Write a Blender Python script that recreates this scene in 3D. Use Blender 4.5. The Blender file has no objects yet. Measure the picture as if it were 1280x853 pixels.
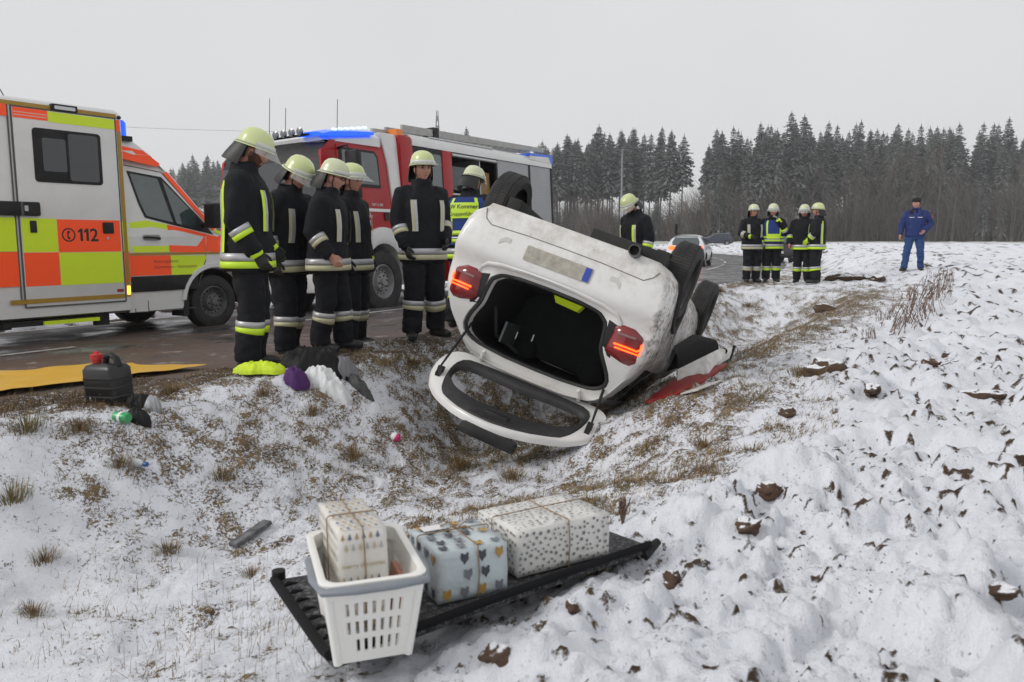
import bpy, bmesh, math, random
import numpy as np
from mathutils import Matrix, Vector
from math import radians, sin, cos, pi, tan, atan2, sqrt
random.seed(7)
RNG = np.random.default_rng(7)
sc = bpy.context.scene
COL = sc.collection

# ------------------------------------------------------------------ camera, sky, sun, exposure
CAM_Z = 1.06
cd = bpy.data.cameras.new('camera'); cam = bpy.data.objects.new('camera', cd); COL.objects.link(cam)
cam.location = (0, 0, CAM_Z); cam.rotation_euler = (radians(90 - 7.15), 0, 0)
cd.sensor_width = 36; cd.lens = 28.8; cd.clip_start = .05; cd.clip_end = 3000
cd.dof.use_dof = True; cd.dof.focus_distance = 7.2; cd.dof.aperture_fstop = 5.0
sc.camera = cam
sc.cycles.volume_bounces = 2; sc.cycles.max_bounces = 8
w = bpy.data.worlds.new('World'); sc.world = w; w.use_nodes = True
wn = w.node_tree.nodes; wl = w.node_tree.links
bg = wn['Background']; bg.inputs['Strength'].default_value = 0.104
sky = wn.new('ShaderNodeTexSky'); sky.sky_type = 'NISHITA'; sky.sun_disc = False
SUN_EL, SUN_ROT = radians(36), radians(250)
sky.sun_elevation = SUN_EL; sky.sun_rotation = SUN_ROT; sky.air_density = 2.0; sky.dust_density = 6.0; sky.altitude = 300
hsv = wn.new('ShaderNodeHueSaturation'); hsv.inputs['Saturation'].default_value = .12
mixw = wn.new('ShaderNodeMix'); mixw.data_type = 'RGBA'; mixw.inputs[0].default_value = .86
mixw.inputs[7].default_value = (7.55, 7.6, 7.75, 1)     # even overcast cloud (times strength 0.10)
wt = wn.new('ShaderNodeTexCoord'); wz = wn.new('ShaderNodeTexNoise'); wz.inputs['Scale'].default_value = 1.6; wz.inputs['Detail'].default_value = 5; wl.new(wt.outputs['Generated'], wz.inputs['Vector'])
wr = wn.new('ShaderNodeMapRange'); wr.inputs[1].default_value = .3; wr.inputs[2].default_value = .7; wr.inputs[3].default_value = .93; wr.inputs[4].default_value = 1.05; wl.new(wz.outputs['Fac'], wr.inputs[0])
wv = wn.new('ShaderNodeVectorMath'); wv.operation = 'SCALE'; wv.inputs[0].default_value = (7.5, 7.55, 7.7); wl.new(wr.outputs[0], wv.inputs['Scale']); wl.new(wv.outputs[0], mixw.inputs[7])   # faint cloud tone
wl.new(sky.outputs[0], hsv.inputs['Color']); wl.new(hsv.outputs[0], mixw.inputs[6]); wl.new(mixw.outputs[2], bg.inputs['Color'])
sl = bpy.data.lights.new('sun', 'SUN'); sl.energy = 1.35; sl.angle = radians(18); sl.color = (1, .97, .93)
so = bpy.data.objects.new('sun', sl); COL.objects.link(so)
so.rotation_euler = (radians(90) - SUN_EL, 0, radians(180) - SUN_ROT)
sc.view_settings.view_transform = 'Standard'; sc.view_settings.look = 'None'
sc.view_settings.exposure = 0.0; sc.view_settings.gamma = 1.0

# ------------------------------------------------------------------ materials
MATS = {}
def mat(name, col=(.5,.5,.5), rough=.6, metal=0., vary=.0, vscale=8., col2=None, bump=0., bscale=60., coat=0., emit=None, estr=0., alpha=1., trans=0., spec=.5, sheen=0.):
    if name in MATS: return MATS[name]
    m = bpy.data.materials.new(name); m.use_nodes = True
    nt = m.node_tree; b = nt.nodes['Principled BSDF']
    b.inputs['Roughness'].default_value = rough; b.inputs['Metallic'].default_value = metal
    b.inputs['Specular IOR Level'].default_value = spec
    if coat: b.inputs['Coat Weight'].default_value = coat; b.inputs['Coat Roughness'].default_value = .08
    if trans: b.inputs['Transmission Weight'].default_value = trans
    if sheen: b.inputs['Sheen Weight'].default_value = sheen
    if alpha < 1: b.inputs['Alpha'].default_value = alpha
    c = (*col, 1)
    b.inputs['Base Color'].default_value = c
    tc = None
    if vary or bump:
        tc = nt.nodes.new('ShaderNodeTexCoord')
    if vary:
        n = nt.nodes.new('ShaderNodeTexNoise'); n.inputs['Scale'].default_value = vscale; n.inputs['Detail'].default_value = 6; n.inputs['Roughness'].default_value = .65
        nt.links.new(tc.outputs['Object'], n.inputs['Vector'])
        r = nt.nodes.new('ShaderNodeValToRGB'); r.color_ramp.elements[0].position = .38; r.color_ramp.elements[1].position = .72
        nt.links.new(n.outputs['Fac'], r.inputs['Fac'])
        mx = nt.nodes.new('ShaderNodeMix'); mx.data_type = 'RGBA'
        mul = nt.nodes.new('ShaderNodeMath'); mul.operation = 'MULTIPLY'; mul.inputs[1].default_value = vary
        nt.links.new(r.outputs['Color'], mul.inputs[0]); nt.links.new(mul.outputs[0], mx.inputs[0])
        mx.inputs[6].default_value = c; mx.inputs[7].default_value = (*(col2 or [x*.45 for x in col]), 1)
        nt.links.new(mx.outputs[2], b.inputs['Base Color'])
    if bump:
        n2 = nt.nodes.new('ShaderNodeTexNoise'); n2.inputs['Scale'].default_value = bscale; n2.inputs['Detail'].default_value = 5
        nt.links.new(tc.outputs['Object'], n2.inputs['Vector'])
        bp = nt.nodes.new('ShaderNodeBump'); bp.inputs['Strength'].default_value = bump; bp.inputs['Distance'].default_value = .02
        nt.links.new(n2.outputs['Fac'], bp.inputs['Height']); nt.links.new(bp.outputs[0], b.inputs['Normal'])
    if emit:
        b.inputs['Emission Color'].default_value = (*emit, 1); b.inputs['Emission Strength'].default_value = estr
    MATS[name] = m
    return m

# ------------------------------------------------------------------ mesh helpers
class M:
    def __init__(s): s.v = []; s.f = []; s.m = []; s.n = 0
    def add(s, v, f, mi=0):
        v = np.asarray(v, float).reshape(-1, 3); o = s.n
        s.v.append(v); s.n += len(v)
        s.f += [tuple(int(i) + o for i in q) for q in f]; s.m += [mi]*len(f) if np.isscalar(mi) else list(mi)
        return s
    def box(s, x0, x1, y0, y1, z0, z1, mi=0, T=None):
        v = np.array([[x, y, z] for x in (x0, x1) for y in (y0, y1) for z in (z0, z1)], float)
        if T is not None: v = xf(T, v)
        return s.add(v, [(0,1,3,2), (4,6,7,5), (0,4,5,1), (2,3,7,6), (0,2,6,4), (1,5,7,3)], mi)
    def hexa(s, q0, q1, mi=0):            # two matching quads
        n = len(q0); v = list(q0) + list(q1)
        return s.add(v, [tuple(range(n-1, -1, -1)), tuple(range(n, 2*n))] + [(i, (i+1) % n, n+(i+1) % n, n+i) for i in range(n)], mi)
    def tube(s, pts, r, n=8, mi=0, cap=True, flat=None):
        P = np.asarray(pts, float); k = len(P)
        r = np.full(k, r) if np.isscalar(r) else np.asarray(r, float)
        T = np.gradient(P, axis=0); T /= np.linalg.norm(T, axis=1)[:, None] + 1e-12
        ref = np.array([0, 0, 1.]) if abs(T[0][2]) < .9 else np.array([0, 1., 0])
        u = np.cross(ref, T[0]); u /= np.linalg.norm(u)
        rings = []
        for i in range(k):
            u = u - T[i]*(u @ T[i]); u /= np.linalg.norm(u) + 1e-12
            w_ = np.cross(T[i], u)
            a = np.arange(n)*2*pi/n
            fx = 1. if flat is None else flat
            rings.append(P[i] + r[i]*(np.cos(a)[:, None]*u + fx*np.sin(a)[:, None]*w_))
        return s.rings(rings, mi, cap)
    def rings(s, rings, mi=0, cap=True, close=True):
        R = np.asarray(rings, float); k, n = R.shape[:2]
        f = []
        for i in range(k-1):
            for j in range(n if close else n-1):
                f.append((i*n+j, i*n+(j+1) % n, (i+1)*n+(j+1) % n, (i+1)*n+j))
        if cap and close: f += [tuple(range(n-1, -1, -1)), tuple((k-1)*n+i for i in range(n))]
        return s.add(R.reshape(-1, 3), f, mi)
    def lathe(s, prof, n=24, mi=0, T=None, cap=False, ang=2*pi):
        a = np.arange(n)*ang/n
        R = np.array([[[r*cos(t), r*sin(t), z] for t in a] for r, z in prof])
        if T is not None: R = xf(T, R.reshape(-1, 3)).reshape(R.shape)
        return s.rings(R, mi, cap)
    def ell(s, c, r, n=12, k=8, mi=0, T=None):
        ph = np.linspace(-pi/2, pi/2, k+1)
        R = np.array([[[c[0]+r[0]*cos(p)*cos(t), c[1]+r[1]*cos(p)*sin(t), c[2]+r[2]*sin(p)] for t in np.arange(n)*2*pi/n] for p in np.clip(ph, -1.56, 1.56)])
        if T is not None: R = xf(T, R.reshape(-1, 3)).reshape(R.shape)
        return s.rings(R, mi, True)
    def prism(s, poly, fn, d0, d1, mi=0):  # polygon (u,v) extruded; fn(u,v,d)->xyz
        return s.hexa([fn(u, v, d0) for u, v in poly], [fn(u, v, d1) for u, v in poly], mi)
    def grid(s, G, mi=0):
        return s.rings(G, mi, False, False)
    def obj(s, name, mats, parent=None, smooth=35, bevel=0, bseg=2, seg_ang=40):
        me = bpy.data.meshes.new(name)
        me.from_pydata(np.concatenate(s.v).tolist() if s.v else [], [], s.f)
        for m_ in (mats if isinstance(mats, (list, tuple)) else [mats]): me.materials.append(m_)
        if any(s.m): me.polygons.foreach_set('material_index', s.m)
        bm = bmesh.new(); bm.from_mesh(me); bmesh.ops.recalc_face_normals(bm, faces=bm.faces)
        if bevel:
            eds = [e for e in bm.edges if len(e.link_faces) == 2 and e.calc_face_angle(0) > radians(seg_ang)]
            bmesh.ops.bevel(bm, geom=eds, offset=bevel, offset_type='OFFSET', segments=bseg, profile=.6, affect='EDGES', clamp_overlap=True)
        bm.to_mesh(me); bm.free()
        if smooth:
            me.shade_smooth()
            if smooth < 180: me.set_sharp_from_angle(angle=radians(smooth))
        return link(name, me, parent)
def link(name, me, parent=None):
    o = bpy.data.objects.new(name, me); COL.objects.link(o)
    if parent is not None: o.parent = parent
    return o
def xf(T, v):
    v = np.asarray(v, float); T = np.asarray(T, float)
    return v @ T[:3, :3].T + T[:3, 3]
def TR(x=0, y=0, z=0, rx=0, ry=0, rz=0, s=1.):
    m = Matrix.Translation((x, y, z)) @ Matrix.Rotation(rz, 4, 'Z') @ Matrix.Rotation(ry, 4, 'Y') @ Matrix.Rotation(rx, 4, 'X') @ Matrix.Scale(s, 4)
    return np.array(m)
def thing(name, label, cat, loc=(0,0,0), rot=(0,0,0), group=None, matrix=None):
    o = bpy.data.objects.new(name, None); COL.objects.link(o); o.empty_display_size = .1
    if matrix is not None: o.matrix_world = Matrix(matrix)
    else: o.location = loc; o.rotation_euler = rot
    return tag(o, label, cat, group)
def tag(o, label=None, cat=None, group=None, kind=None):
    if label: o['label'] = label
    if cat: o['category'] = cat
    if group: o['group'] = group
    if kind: o['kind'] = kind
    return o
def copy_tree(o, parent=None):
    c = o.copy(); COL.objects.link(c)
    if parent is not None: c.parent = parent
    for ch in list(o.children): copy_tree(ch, c)
    return c
_fontcache = {}
def text_obj(name, body, size, m, parent, fn, depth=.002, align='CENTER', bold=.0, shear=0., spacing=1.):
    """flat lettering: fn(u, v, d) maps text plane to thing space"""
    cu = bpy.data.curves.new(name, 'FONT'); cu.body = body; cu.size = size; cu.align_x = align; cu.offset = bold; cu.shear = shear; cu.space_character = spacing
    o = bpy.data.objects.new(name, cu); COL.objects.link(o)
    dg = bpy.context.evaluated_depsgraph_get()
    me = bpy.data.meshes.new_from_object(o.evaluated_get(dg))
    bpy.data.objects.remove(o); bpy.data.curves.remove(cu)
    for v in me.vertices: v.co = fn(v.co.x, v.co.y, depth)
    me.materials.clear(); me.materials.append(m); me.name = name
    return link(name, me, parent)

# ------------------------------------------------------------------ noise
def _hash(ix, iy, iz, seed):
    h = (ix.astype(np.int64)*374761393 + iy.astype(np.int64)*668265263 + iz.astype(np.int64)*2147483647 + seed*974711) & 0xffffffff
    h = ((h ^ (h >> 13))*1274126177) & 0xffffffff
    h = ((h ^ (h >> 16))*2246822519) & 0xffffffff
    return ((h ^ (h >> 15)) & 0xffffff)/float(0xffffff)
def vn2(x, y, seed=0):
    ix = np.floor(x); iy = np.floor(y); fx = x-ix; fy = y-iy
    fx = fx*fx*fx*(fx*(fx*6-15)+10); fy = fy*fy*fy*(fy*(fy*6-15)+10); z = np.zeros_like(ix)
    a = _hash(ix, iy, z, seed); b = _hash(ix+1, iy, z, seed); c = _hash(ix, iy+1, z, seed); d = _hash(ix+1, iy+1, z, seed)
    return (a*(1-fx)+b*fx)*(1-fy)+(c*(1-fx)+d*fx)*fy
def fbm2(x, y, f, octv=4, seed=0, g=.5):
    t = 0; a = 1; s = 0
    for o in range(octv):
        th = .6*o + seed
        xr = x*cos(th)-y*sin(th); yr = x*sin(th)+y*cos(th)
        t = t + a*vn2(xr*f + 17.3*o, yr*f + 5.1*o, seed+o); s += a; a *= g; f *= 2.03
    return t/s
def vn3(p, f, seed=0):
    q = p*f; i = np.floor(q); u = q-i; u = u*u*(3-2*u); r = 0
    for dx in (0, 1):
        for dy in (0, 1):
            for dz in (0, 1):
                wgt = (u[:, 0] if dx else 1-u[:, 0])*(u[:, 1] if dy else 1-u[:, 1])*(u[:, 2] if dz else 1-u[:, 2])
                r = r + wgt*_hash(i[:, 0]+dx, i[:, 1]+dy, i[:, 2]+dz, seed)
    return r
def fbm3(p, f, octv=3, seed=0):
    t = 0; a = 1; s = 0
    for o in range(octv): t = t + a*vn3(p + o*3.7, f, seed+o); s += a; a *= .5; f *= 2.1
    return t/s
def sst(a, b, x):
    t = np.clip((x-a)/(b-a), 0, 1); return t*t*(3-2*t)

# ------------------------------------------------------------------ terrain shape
TH = radians(31); DX, DY = sin(TH), cos(TH)     # the road runs along (DX, DY)
def ns(x, y): return -DY*x + DX*y, DX*x + DY*y
def xy(n, s): return -DY*n + DX*s, DX*n + DY*s
def n_edge(s): return 5.3 + .0045*np.maximum(0, np.asarray(s, float)-12)**2*np.where(np.asarray(s) > 90, 0, 1) + np.where(np.asarray(s) > 90, 27.4+.7*(np.asarray(s, float)-90), 0)
ROADW = 6.2
def base(x, y):
    x = np.asarray(x, float); y = np.asarray(y, float)
    n, s = ns(x, y); ne = n_edge(s); e = n-ne
    slope = -.006*np.clip(s-15, 0, 60)
    D = .74*(1-sst(15.0, 18.2, s))*(.82+.18*sst(3.5, 6.5, s)) + .45*sst(24, 30, s)*(1-sst(60, 80, s))
    wl_ = 1-sst(4.6, 6.4, s)
    c = n-(ne-1.5-.45*wl_)
    t = np.where(c > 0, c/1.4, -c/(2.1+.45*(1-sst(4.2, 5.8, s))))
    ditch = -D*(.5+.5*np.cos(pi*np.clip(t, 0, 1)))
    road = -.03*np.clip(e, 0, ROADW)
    far = -.10*sst(ROADW, ROADW+1.5, e)
    fld = sst(.2, 2.5, ne-1.5-2.0-n)
    und = fld*(.05*(fbm2(x, y, .35, 3, 11)-.5) + .10*sst(-.5, .4, x)*sst(5., 2.2, y))
    rise = .35*sst(40, 130, y)*sst(2, 12, -e) + .5*sst(60, 200, y)*sst(8, 40, e)
    bank = .30*sst(20, 24, s)*(1-sst(45, 60, s))*sst(.5, 3., -e)*(1-sst(5, 9, -e))
    gate_dip = -.20*np.exp(-((n-2.05)/.75)**2-((s-4.75)/.85)**2)
    return gate_dip + ditch + road + far + und + rise + bank + slope*sst(-6, 1, e)
def H(x, y): return float(base(np.array([x]), np.array([y]))[0])
# ------------------------------------------------------------------ the ground sheet
def axis_pts(lo, hi, fine, k, c=0.):
    def side(L):
        p = [0.]
        while p[-1] < L: p.append(p[-1] + max(fine, k*p[-1]))
        return p
    a = side(hi-c); b = side(c-lo)
    return np.array([c-t for t in b[:0:-1]] + [c+t for t in a])
gx = axis_pts(-420, 420, .014, .0135)
gy = [.7]
while gy[-1] < 700: gy.append(gy[-1] + max(.014, .0088*gy[-1]) if gy[-1] < 40 else gy[-1]*1.014)
gy = np.array([-60, -30, -14, -6, -2.5, -1, 0, .4] + gy)
GX, GY = np.meshgrid(gx, gy)
X = GX.ravel(); Y = GY.ravel()
nn, ss = ns(X, Y); ee = nn - n_edge(ss)
zb = base(X, Y)
dist = np.hypot(X, Y)
# zones
road_in = sst(.02, .22, ee)*(1-sst(ROADW-.25, ROADW-.02, ee))
c_ = nn-(n_edge(ss)-1.5)
verge = sst(-3.1-.4*sst(6, 4, ss), -1.9-.4*sst(6, 4, ss), c_ + .9*(fbm2(X, Y, .5, 3, 31)-.5))*(1-sst(-.05, .25, ee))   # grassy ditch and shoulder
verge *= 1-.55*sst(17.5, 19.5, ss)*sst(1.2, 2.4, -ee)
left = sst(-.2, -2.4, X)*sst(5.5, 3.2, Y)                                     # thicker snow lower left
field = 1-verge
# soil: clods and furrows in the field, tussocks on the verge
fade = 1/(1+(dist/45)**2)
rd = lambda f, sd, o=3: 1-np.abs(2*fbm2(X, Y, f, o, sd)-1)
# stretched noise along the plough lines
u = nn*1.0; v = ss*.42
cl1 = fbm2(u, v, 2.6, 4, 3); cl2 = fbm2(u, v, 7.5, 3, 5); cl3 = fbm2(X, Y, 19., 3, 9)
pat = fbm2(X, Y, .8, 3, 77)
lump = .082*sst(.38, .72, fbm2(u*1.0, v*1.5, 3.6, 2, 3)) + .048*sst(.42, .66, fbm2(u, v*1.6, 8.5, 2, 5)) + .026*sst(.4, .65, fbm2(X, Y, 18., 2, 7)) + .020*(1-np.abs(2*fbm2(u, v*1.4, 14., 3, 37)-1)) + .012*(1-np.abs(2*fbm2(X, Y, 34., 2, 39)-1))
v2 = ss*.85
fleck = .085*(fbm2(u, v2, 15., 4, 15)-.57) + .19*(fbm2(u, v2, 36., 3, 17)-.570) + .025*(pat-.5) + .03*(fbm2(u*.8, v, 4.2, 3, 19)-.5)
tus1 = fbm2(X, Y, 2.2, 4, 21); tus2 = fbm2(X, Y, 8., 4, 23)
tus = .12*(tus1-.5) + .085*(tus2-.5) + .035*(fbm2(X, Y, 26., 3, 25)-.5)
hole = .03*sst(.5, .75, fbm2(u, v*1.4, 6.0, 3, 33))
band = np.exp(-((c_+1.45)/.55)**2)*sst(5.2, 7, ss)*(1-sst(19, 23, ss))
near = sst(4.4, 2.8, Y)*sst(.6, -.4, X)
thick = .016*near*verge - .020*band*verge - .013*np.exp(-(c_/.75)**2)*(1-sst(9, 12, ss))*sst(1.5, 3.5, ss)*verge + verge*(-.010+.012*sst(-.2, -1.2, X)+.050*(fbm2(X, Y, 1.1, 4, 43)-.42)) + .022*left*(1-field*.3) + .012*sst(2.4, 1.3, Y)*field
snow = field*(lump+.012*(fbm2(u*1.4, v*3, 3.2, 4, 51)-.5)-hole*.6) + verge*(.12*(fbm2(X, Y, 2.2, 2, 21)-.5)) + thick + (.026+.010*verge)*(fbm2(X, Y, 13., 3, 53)-.5) + (.017+.008*verge)*(fbm2(X, Y, 33., 2, 55)-.5)
soil = snow + field*(fleck - .004 - .012*sst(2.4, 1.3, Y) - .022*left) + verge*(verge*tus*1.15 + field*lump - snow)
bare = soil - snow                                     # >0: ground shows through
hgt = snow + np.maximum(0, bare)*(1-.72*field)
k_ = .008; hgt = np.where(np.abs(bare) < k_, hgt + (k_-np.abs(bare))**2/(4*k_)*verge - field*.010*sst(-.012, .0, bare)*sst(.02, .0, bare), hgt)
detail = hgt*(1-road_in)*np.where(ee > ROADW, .8, 1.)
# the snow mound beside the big clod
mound = .13*np.exp(-(((X-1.07)/.17)**2+((Y-3.18)/.14)**2)) + .07*np.exp(-(((X-.62)/.12)**2+((Y-2.72)/.1)**2))
Z = zb + detail + mound - .05*road_in
mud = np.clip(sst(-.75, -.1, ee)*(1-sst(6.3, 6.8, ee))*(.45+.9*(fbm2(X, Y, 1.4, 3, 61)-.3)), 0, 1)*sst(24, 14, ss)
bare_a = np.clip(.5 + bare/(.060+.030*verge) + mud*.9 - 3*mound/.13*sst(.02, .05, mound), 0, 1)
meadow = sst(105, 125, Y)*sst(2, 8, np.abs(ee)+0*ee)
me = bpy.data.meshes.new('ground')
nx, ny = len(gx), len(gy)
idx = np.arange(nx*ny).reshape(ny, nx)
quads = np.stack([idx[:-1, :-1], idx[:-1, 1:], idx[1:, 1:], idx[1:, :-1]], -1).reshape(-1, 4)
me.vertices.add(nx*ny); me.vertices.foreach_set('co', np.stack([X, Y, Z], 1).astype(np.float32).ravel())
me.loops.add(quads.size); me.loops.foreach_set('vertex_index', quads.ravel().astype(np.int32))
me.polygons.add(len(quads)); me.polygons.foreach_set('loop_start', np.arange(0, quads.size, 4, dtype=np.int32))
me.update(calc_edges=True); me.shade_smooth()
for nm, arr in (('bare', bare_a), ('verge', verge), ('meadow', meadow), ('mud', mud)):
    a = me.attributes.new(nm, 'FLOAT', 'POINT'); a.data.foreach_set('value', arr.astype(np.float32))
def gz(x, y):
    """height of the finished ground sheet"""
    i = int(np.clip(np.searchsorted(gy, y), 1, ny-1)); j = int(np.clip(np.searchsorted(gx, x), 1, nx-1))
    Zg = Z.reshape(ny, nx)
    ty = (y-gy[i-1])/(gy[i]-gy[i-1]); tx = (x-gx[j-1])/(gx[j]-gx[j-1])
    return float((Zg[i-1, j-1]*(1-tx)+Zg[i-1, j]*tx)*(1-ty)+(Zg[i, j-1]*(1-tx)+Zg[i, j]*tx)*ty)

class NT:
    def __init__(s, name):
        s.m = bpy.data.materials.new(name); s.m.use_nodes = True; s.t = s.m.node_tree; s.b = s.t.nodes['Principled BSDF']; MATS[name] = s.m
        s.tc = s.t.nodes.new('ShaderNodeTexCoord')
    def attr(s, n): a = s.t.nodes.new('ShaderNodeAttribute'); a.attribute_name = n; return a.outputs['Fac']
    def noise(s, scale, detail=5, rough=.6, vec=None, stretch=None):
        n = s.t.nodes.new('ShaderNodeTexNoise'); n.inputs['Scale'].default_value = scale; n.inputs['Detail'].default_value = detail; n.inputs['Roughness'].default_value = rough
        src = vec or s.tc.outputs['Object']
        if stretch:
            mp = s.t.nodes.new('ShaderNodeMapping'); mp.inputs['Rotation'].default_value = (0, 0, stretch[0]); mp.inputs['Scale'].default_value = stretch[1]
            s.t.links.new(src, mp.inputs['Vector']); src = mp.outputs[0]
        s.t.links.new(src, n.inputs['Vector']); return n.outputs['Fac']
    def ma(s, op, a, b=None, c=None):
        n = s.t.nodes.new('ShaderNodeMath'); n.operation = op
        for i, x in enumerate((a, b, c)):
            if x is None: continue
            if hasattr(x, 'links'): s.t.links.new(x, n.inputs[i])
            else: n.inputs[i].default_value = x
        return n.outputs[0]
    def ramp(s, x, a, b): 
        n = s.t.nodes.new('ShaderNodeMapRange'); n.interpolation_type = 'SMOOTHSTEP'
        n.inputs[1].default_value = a; n.inputs[2].default_value = b
        s.t.links.new(x, n.inputs[0]); return n.outputs[0]
    def mix(s, f, a, b):
        n = s.t.nodes.new('ShaderNodeMix'); n.data_type = 'RGBA'
        for i, x in ((0, f), (6, a), (7, b)):
            if hasattr(x, 'links'): s.t.links.new(x, n.inputs[i])
            elif isinstance(x, tuple): n.inputs[i].default_value = (*x, 1)
            else: n.inputs[i].default_value = x
        return n.outputs[2]
    def out(s, col, rough=None, height=None, strength=.5, distance=.02):
        s.t.links.new(col, s.b.inputs['Base Color'])
        if rough is not None:
            if hasattr(rough, 'links'): s.t.links.new(rough, s.b.inputs['Roughness'])
            else: s.b.inputs['Roughness'].default_value = rough
        if height is not None:
            bp = s.t.nodes.new('ShaderNodeBump'); bp.inputs['Strength'].default_value = strength; bp.inputs['Distance'].default_value = distance
            s.t.links.new(height, bp.inputs['Height']); s.t.links.new(bp.outputs[0], s.b.inputs['Normal'])
        return s.m
g = NT('snowy ground')
bare = g.attr('bare'); vg = g.attr('verge'); md = g.attr('meadow'); mu = g.attr('mud')
nf = g.noise(55, 6, .7); nm_ = g.noise(14, 5, .65); nl = g.noise(1.6, 4, .6); nv = g.noise(170, 3, .6)
fib = g.noise(30, 5, .7, stretch=(-.5, (1, .25, 1)))
thr = g.ma('ADD', bare, g.ma('MULTIPLY', g.ma('SUBTRACT', nf, .5), g.ma('ADD', .9, g.ma('MULTIPLY', vg, 1.9))))
thr = g.ma('ADD', thr, g.ma('MULTIPLY', g.ma('SUBTRACT', fib, .5), g.ma('ADD', .3, g.ma('MULTIPLY', vg, .9))))
thr = g.ma('ADD', thr, g.ma('MULTIPLY', g.ma('SUBTRACT', nv, .5), g.ma('ADD', .4, g.ma('MULTIPLY', vg, 1.0))))
msk = g.ramp(thr, .52, .80)
spk = g.ma('MULTIPLY', g.ramp(g.noise(95, 2, .5, stretch=(-.54, (1, .55, 1))), .66, .70), g.ramp(g.noise(2.3, 3, .6), .42, .62))
spk = g.ma('MULTIPLY', spk, g.ma('SUBTRACT', 1.0, g.ma('MULTIPLY', vg, .6)))
msk = g.ma('MAXIMUM', msk, g.ma('MULTIPLY', spk, .85))
soilc = g.mix(nm_, (.040, .025, .016), (.10, .064, .040))
straw = g.mix(g.ramp(fib, .35, .7), (.075, .052, .028), (.29, .205, .105))
straw = g.mix(g.ma('MULTIPLY', g.ramp(nl, .5, .7), .45), straw, (.080, .095, .025))
gc = g.mix(g.ma('MULTIPLY', vg, g.ramp(nm_, .3, .5)), soilc, straw)
gc = g.mix(mu, gc, (.075, .05, .037))
snowc = g.mix(g.ramp(nl, .3, .8), (.735, .755, .81), (.80, .81, .85))
snowc = g.mix(g.ma('MULTIPLY', g.ramp(nf, .55, .85), .18), snowc, (.55, .5, .44))
col = g.mix(msk, snowc, gc)
mead = g.mix(g.ramp(g.noise(.35, 6, .7, stretch=(0, (1, .2, 1))), .35, .65), (.33, .36, .31), (.56, .58, .55))
col = g.mix(md, col, mead)
hh = g.ma('ADD', g.ma('MULTIPLY', nf, .7), g.ma('MULTIPLY', nv, .5))
hh = g.ma('ADD', hh, g.ma('MULTIPLY', msk, -.5))
g.out(col, .85, hh, .75, .018)
g.b.inputs['Specular IOR Level'].default_value = .25
g.b.inputs['Subsurface Weight'].default_value = 0
me.materials.append(g.m)
ground = link('ground', me); tag(ground, kind='structure')

# ------------------------------------------------------------------ the road
def road_strip(name, e0, e1, s0, s1, dz, m, ne=24, jit=0., step=.25):
    S = [s0]
    while S[-1] < s1: S.append(S[-1] + step*max(1, S[-1]/12))
    S = np.array(S); E_ = np.linspace(0, 1, ne)
    j0 = jit*(fbm2(S, S*0, 1.1, 4, 71)-.5)*2; j1 = jit*(fbm2(S, S*0+9, 1.1, 4, 73)-.5)*2
    eg = (e0+j0)[:, None]*(1-E_) + (e1+j1)[:, None]*E_
    sg = np.repeat(S[:, None], ne, 1); ng = n_edge(sg)+eg
    x, y = xy(ng, sg)
    z = base(x, y) + dz
    o = M().grid(np.stack([x, y, z], -1)).obj(name, m, smooth=180)
    return o
r = NT('wet asphalt')
n1 = r.noise(.9, 5, .6); n2 = r.noise(90, 4, .6); n3 = r.noise(3.2, 6, .65); n4 = r.noise(.55, 4, .6, stretch=(-TH, (2.4, .25, 1)))
mudf = r.ramp(r.ma('ADD', n1, r.ma('MULTIPLY', n3, .35)), .55, .78)
sep = r.t.nodes.new('ShaderNodeSeparateXYZ'); r.t.links.new(r.tc.outputs['Object'], sep.inputs[0])
near = r.ramp(r.ma('ADD', sep.outputs[1], r.ma('MULTIPLY', n1, 6)), 19, 9)
asp = r.mix(n2, (.035, .035, .037), (.075, .073, .072)); asp = r.mix(r.ramp(n4, .4, .7), asp, (.10, .098, .096))
c0 = r.mix(r.ma('MULTIPLY', near, r.ramp(mudf, 0, .8)), asp, r.mix(n3, (.07, .042, .03), (.13, .085, .062)))
slush = r.ma('MULTIPLY', r.ramp(r.ma('ADD', n3, r.ma('MULTIPLY', n2, .25)), .72, .8), .55)
c0 = r.mix(slush, c0, (.5, .5, .52))
wet = r.ramp(r.ma('ADD', n1, r.ma('MULTIPLY', n3, .3)), .45, .75)
rg = r.ma('ADD', .14, r.ma('MULTIPLY', wet, .5))
road_m = r.out(c0, rg, r.ma('ADD', r.ma('MULTIPLY', n2, .5), n3), .25, .012)
tag(road_strip('road', .02, ROADW-.02, -14, 130, .006, road_m, 24, .09), kind='structure')
wm = mat('road paint', (.62, .62, .6), .6, vary=.8, vscale=14, col2=(.09, .085, .08))
k = 0
for s0 in np.arange(2, 74, 6.0):
    tag(road_strip('lane_marking', 3.04, 3.16, s0, s0+3., .0125, wm, 3, 0, 1.), kind='structure')
tag(road_strip('edge_marking', ROADW-.42, ROADW-.30, -8, 100, .0125, wm, 3, 0, .8), kind='structure')
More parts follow.
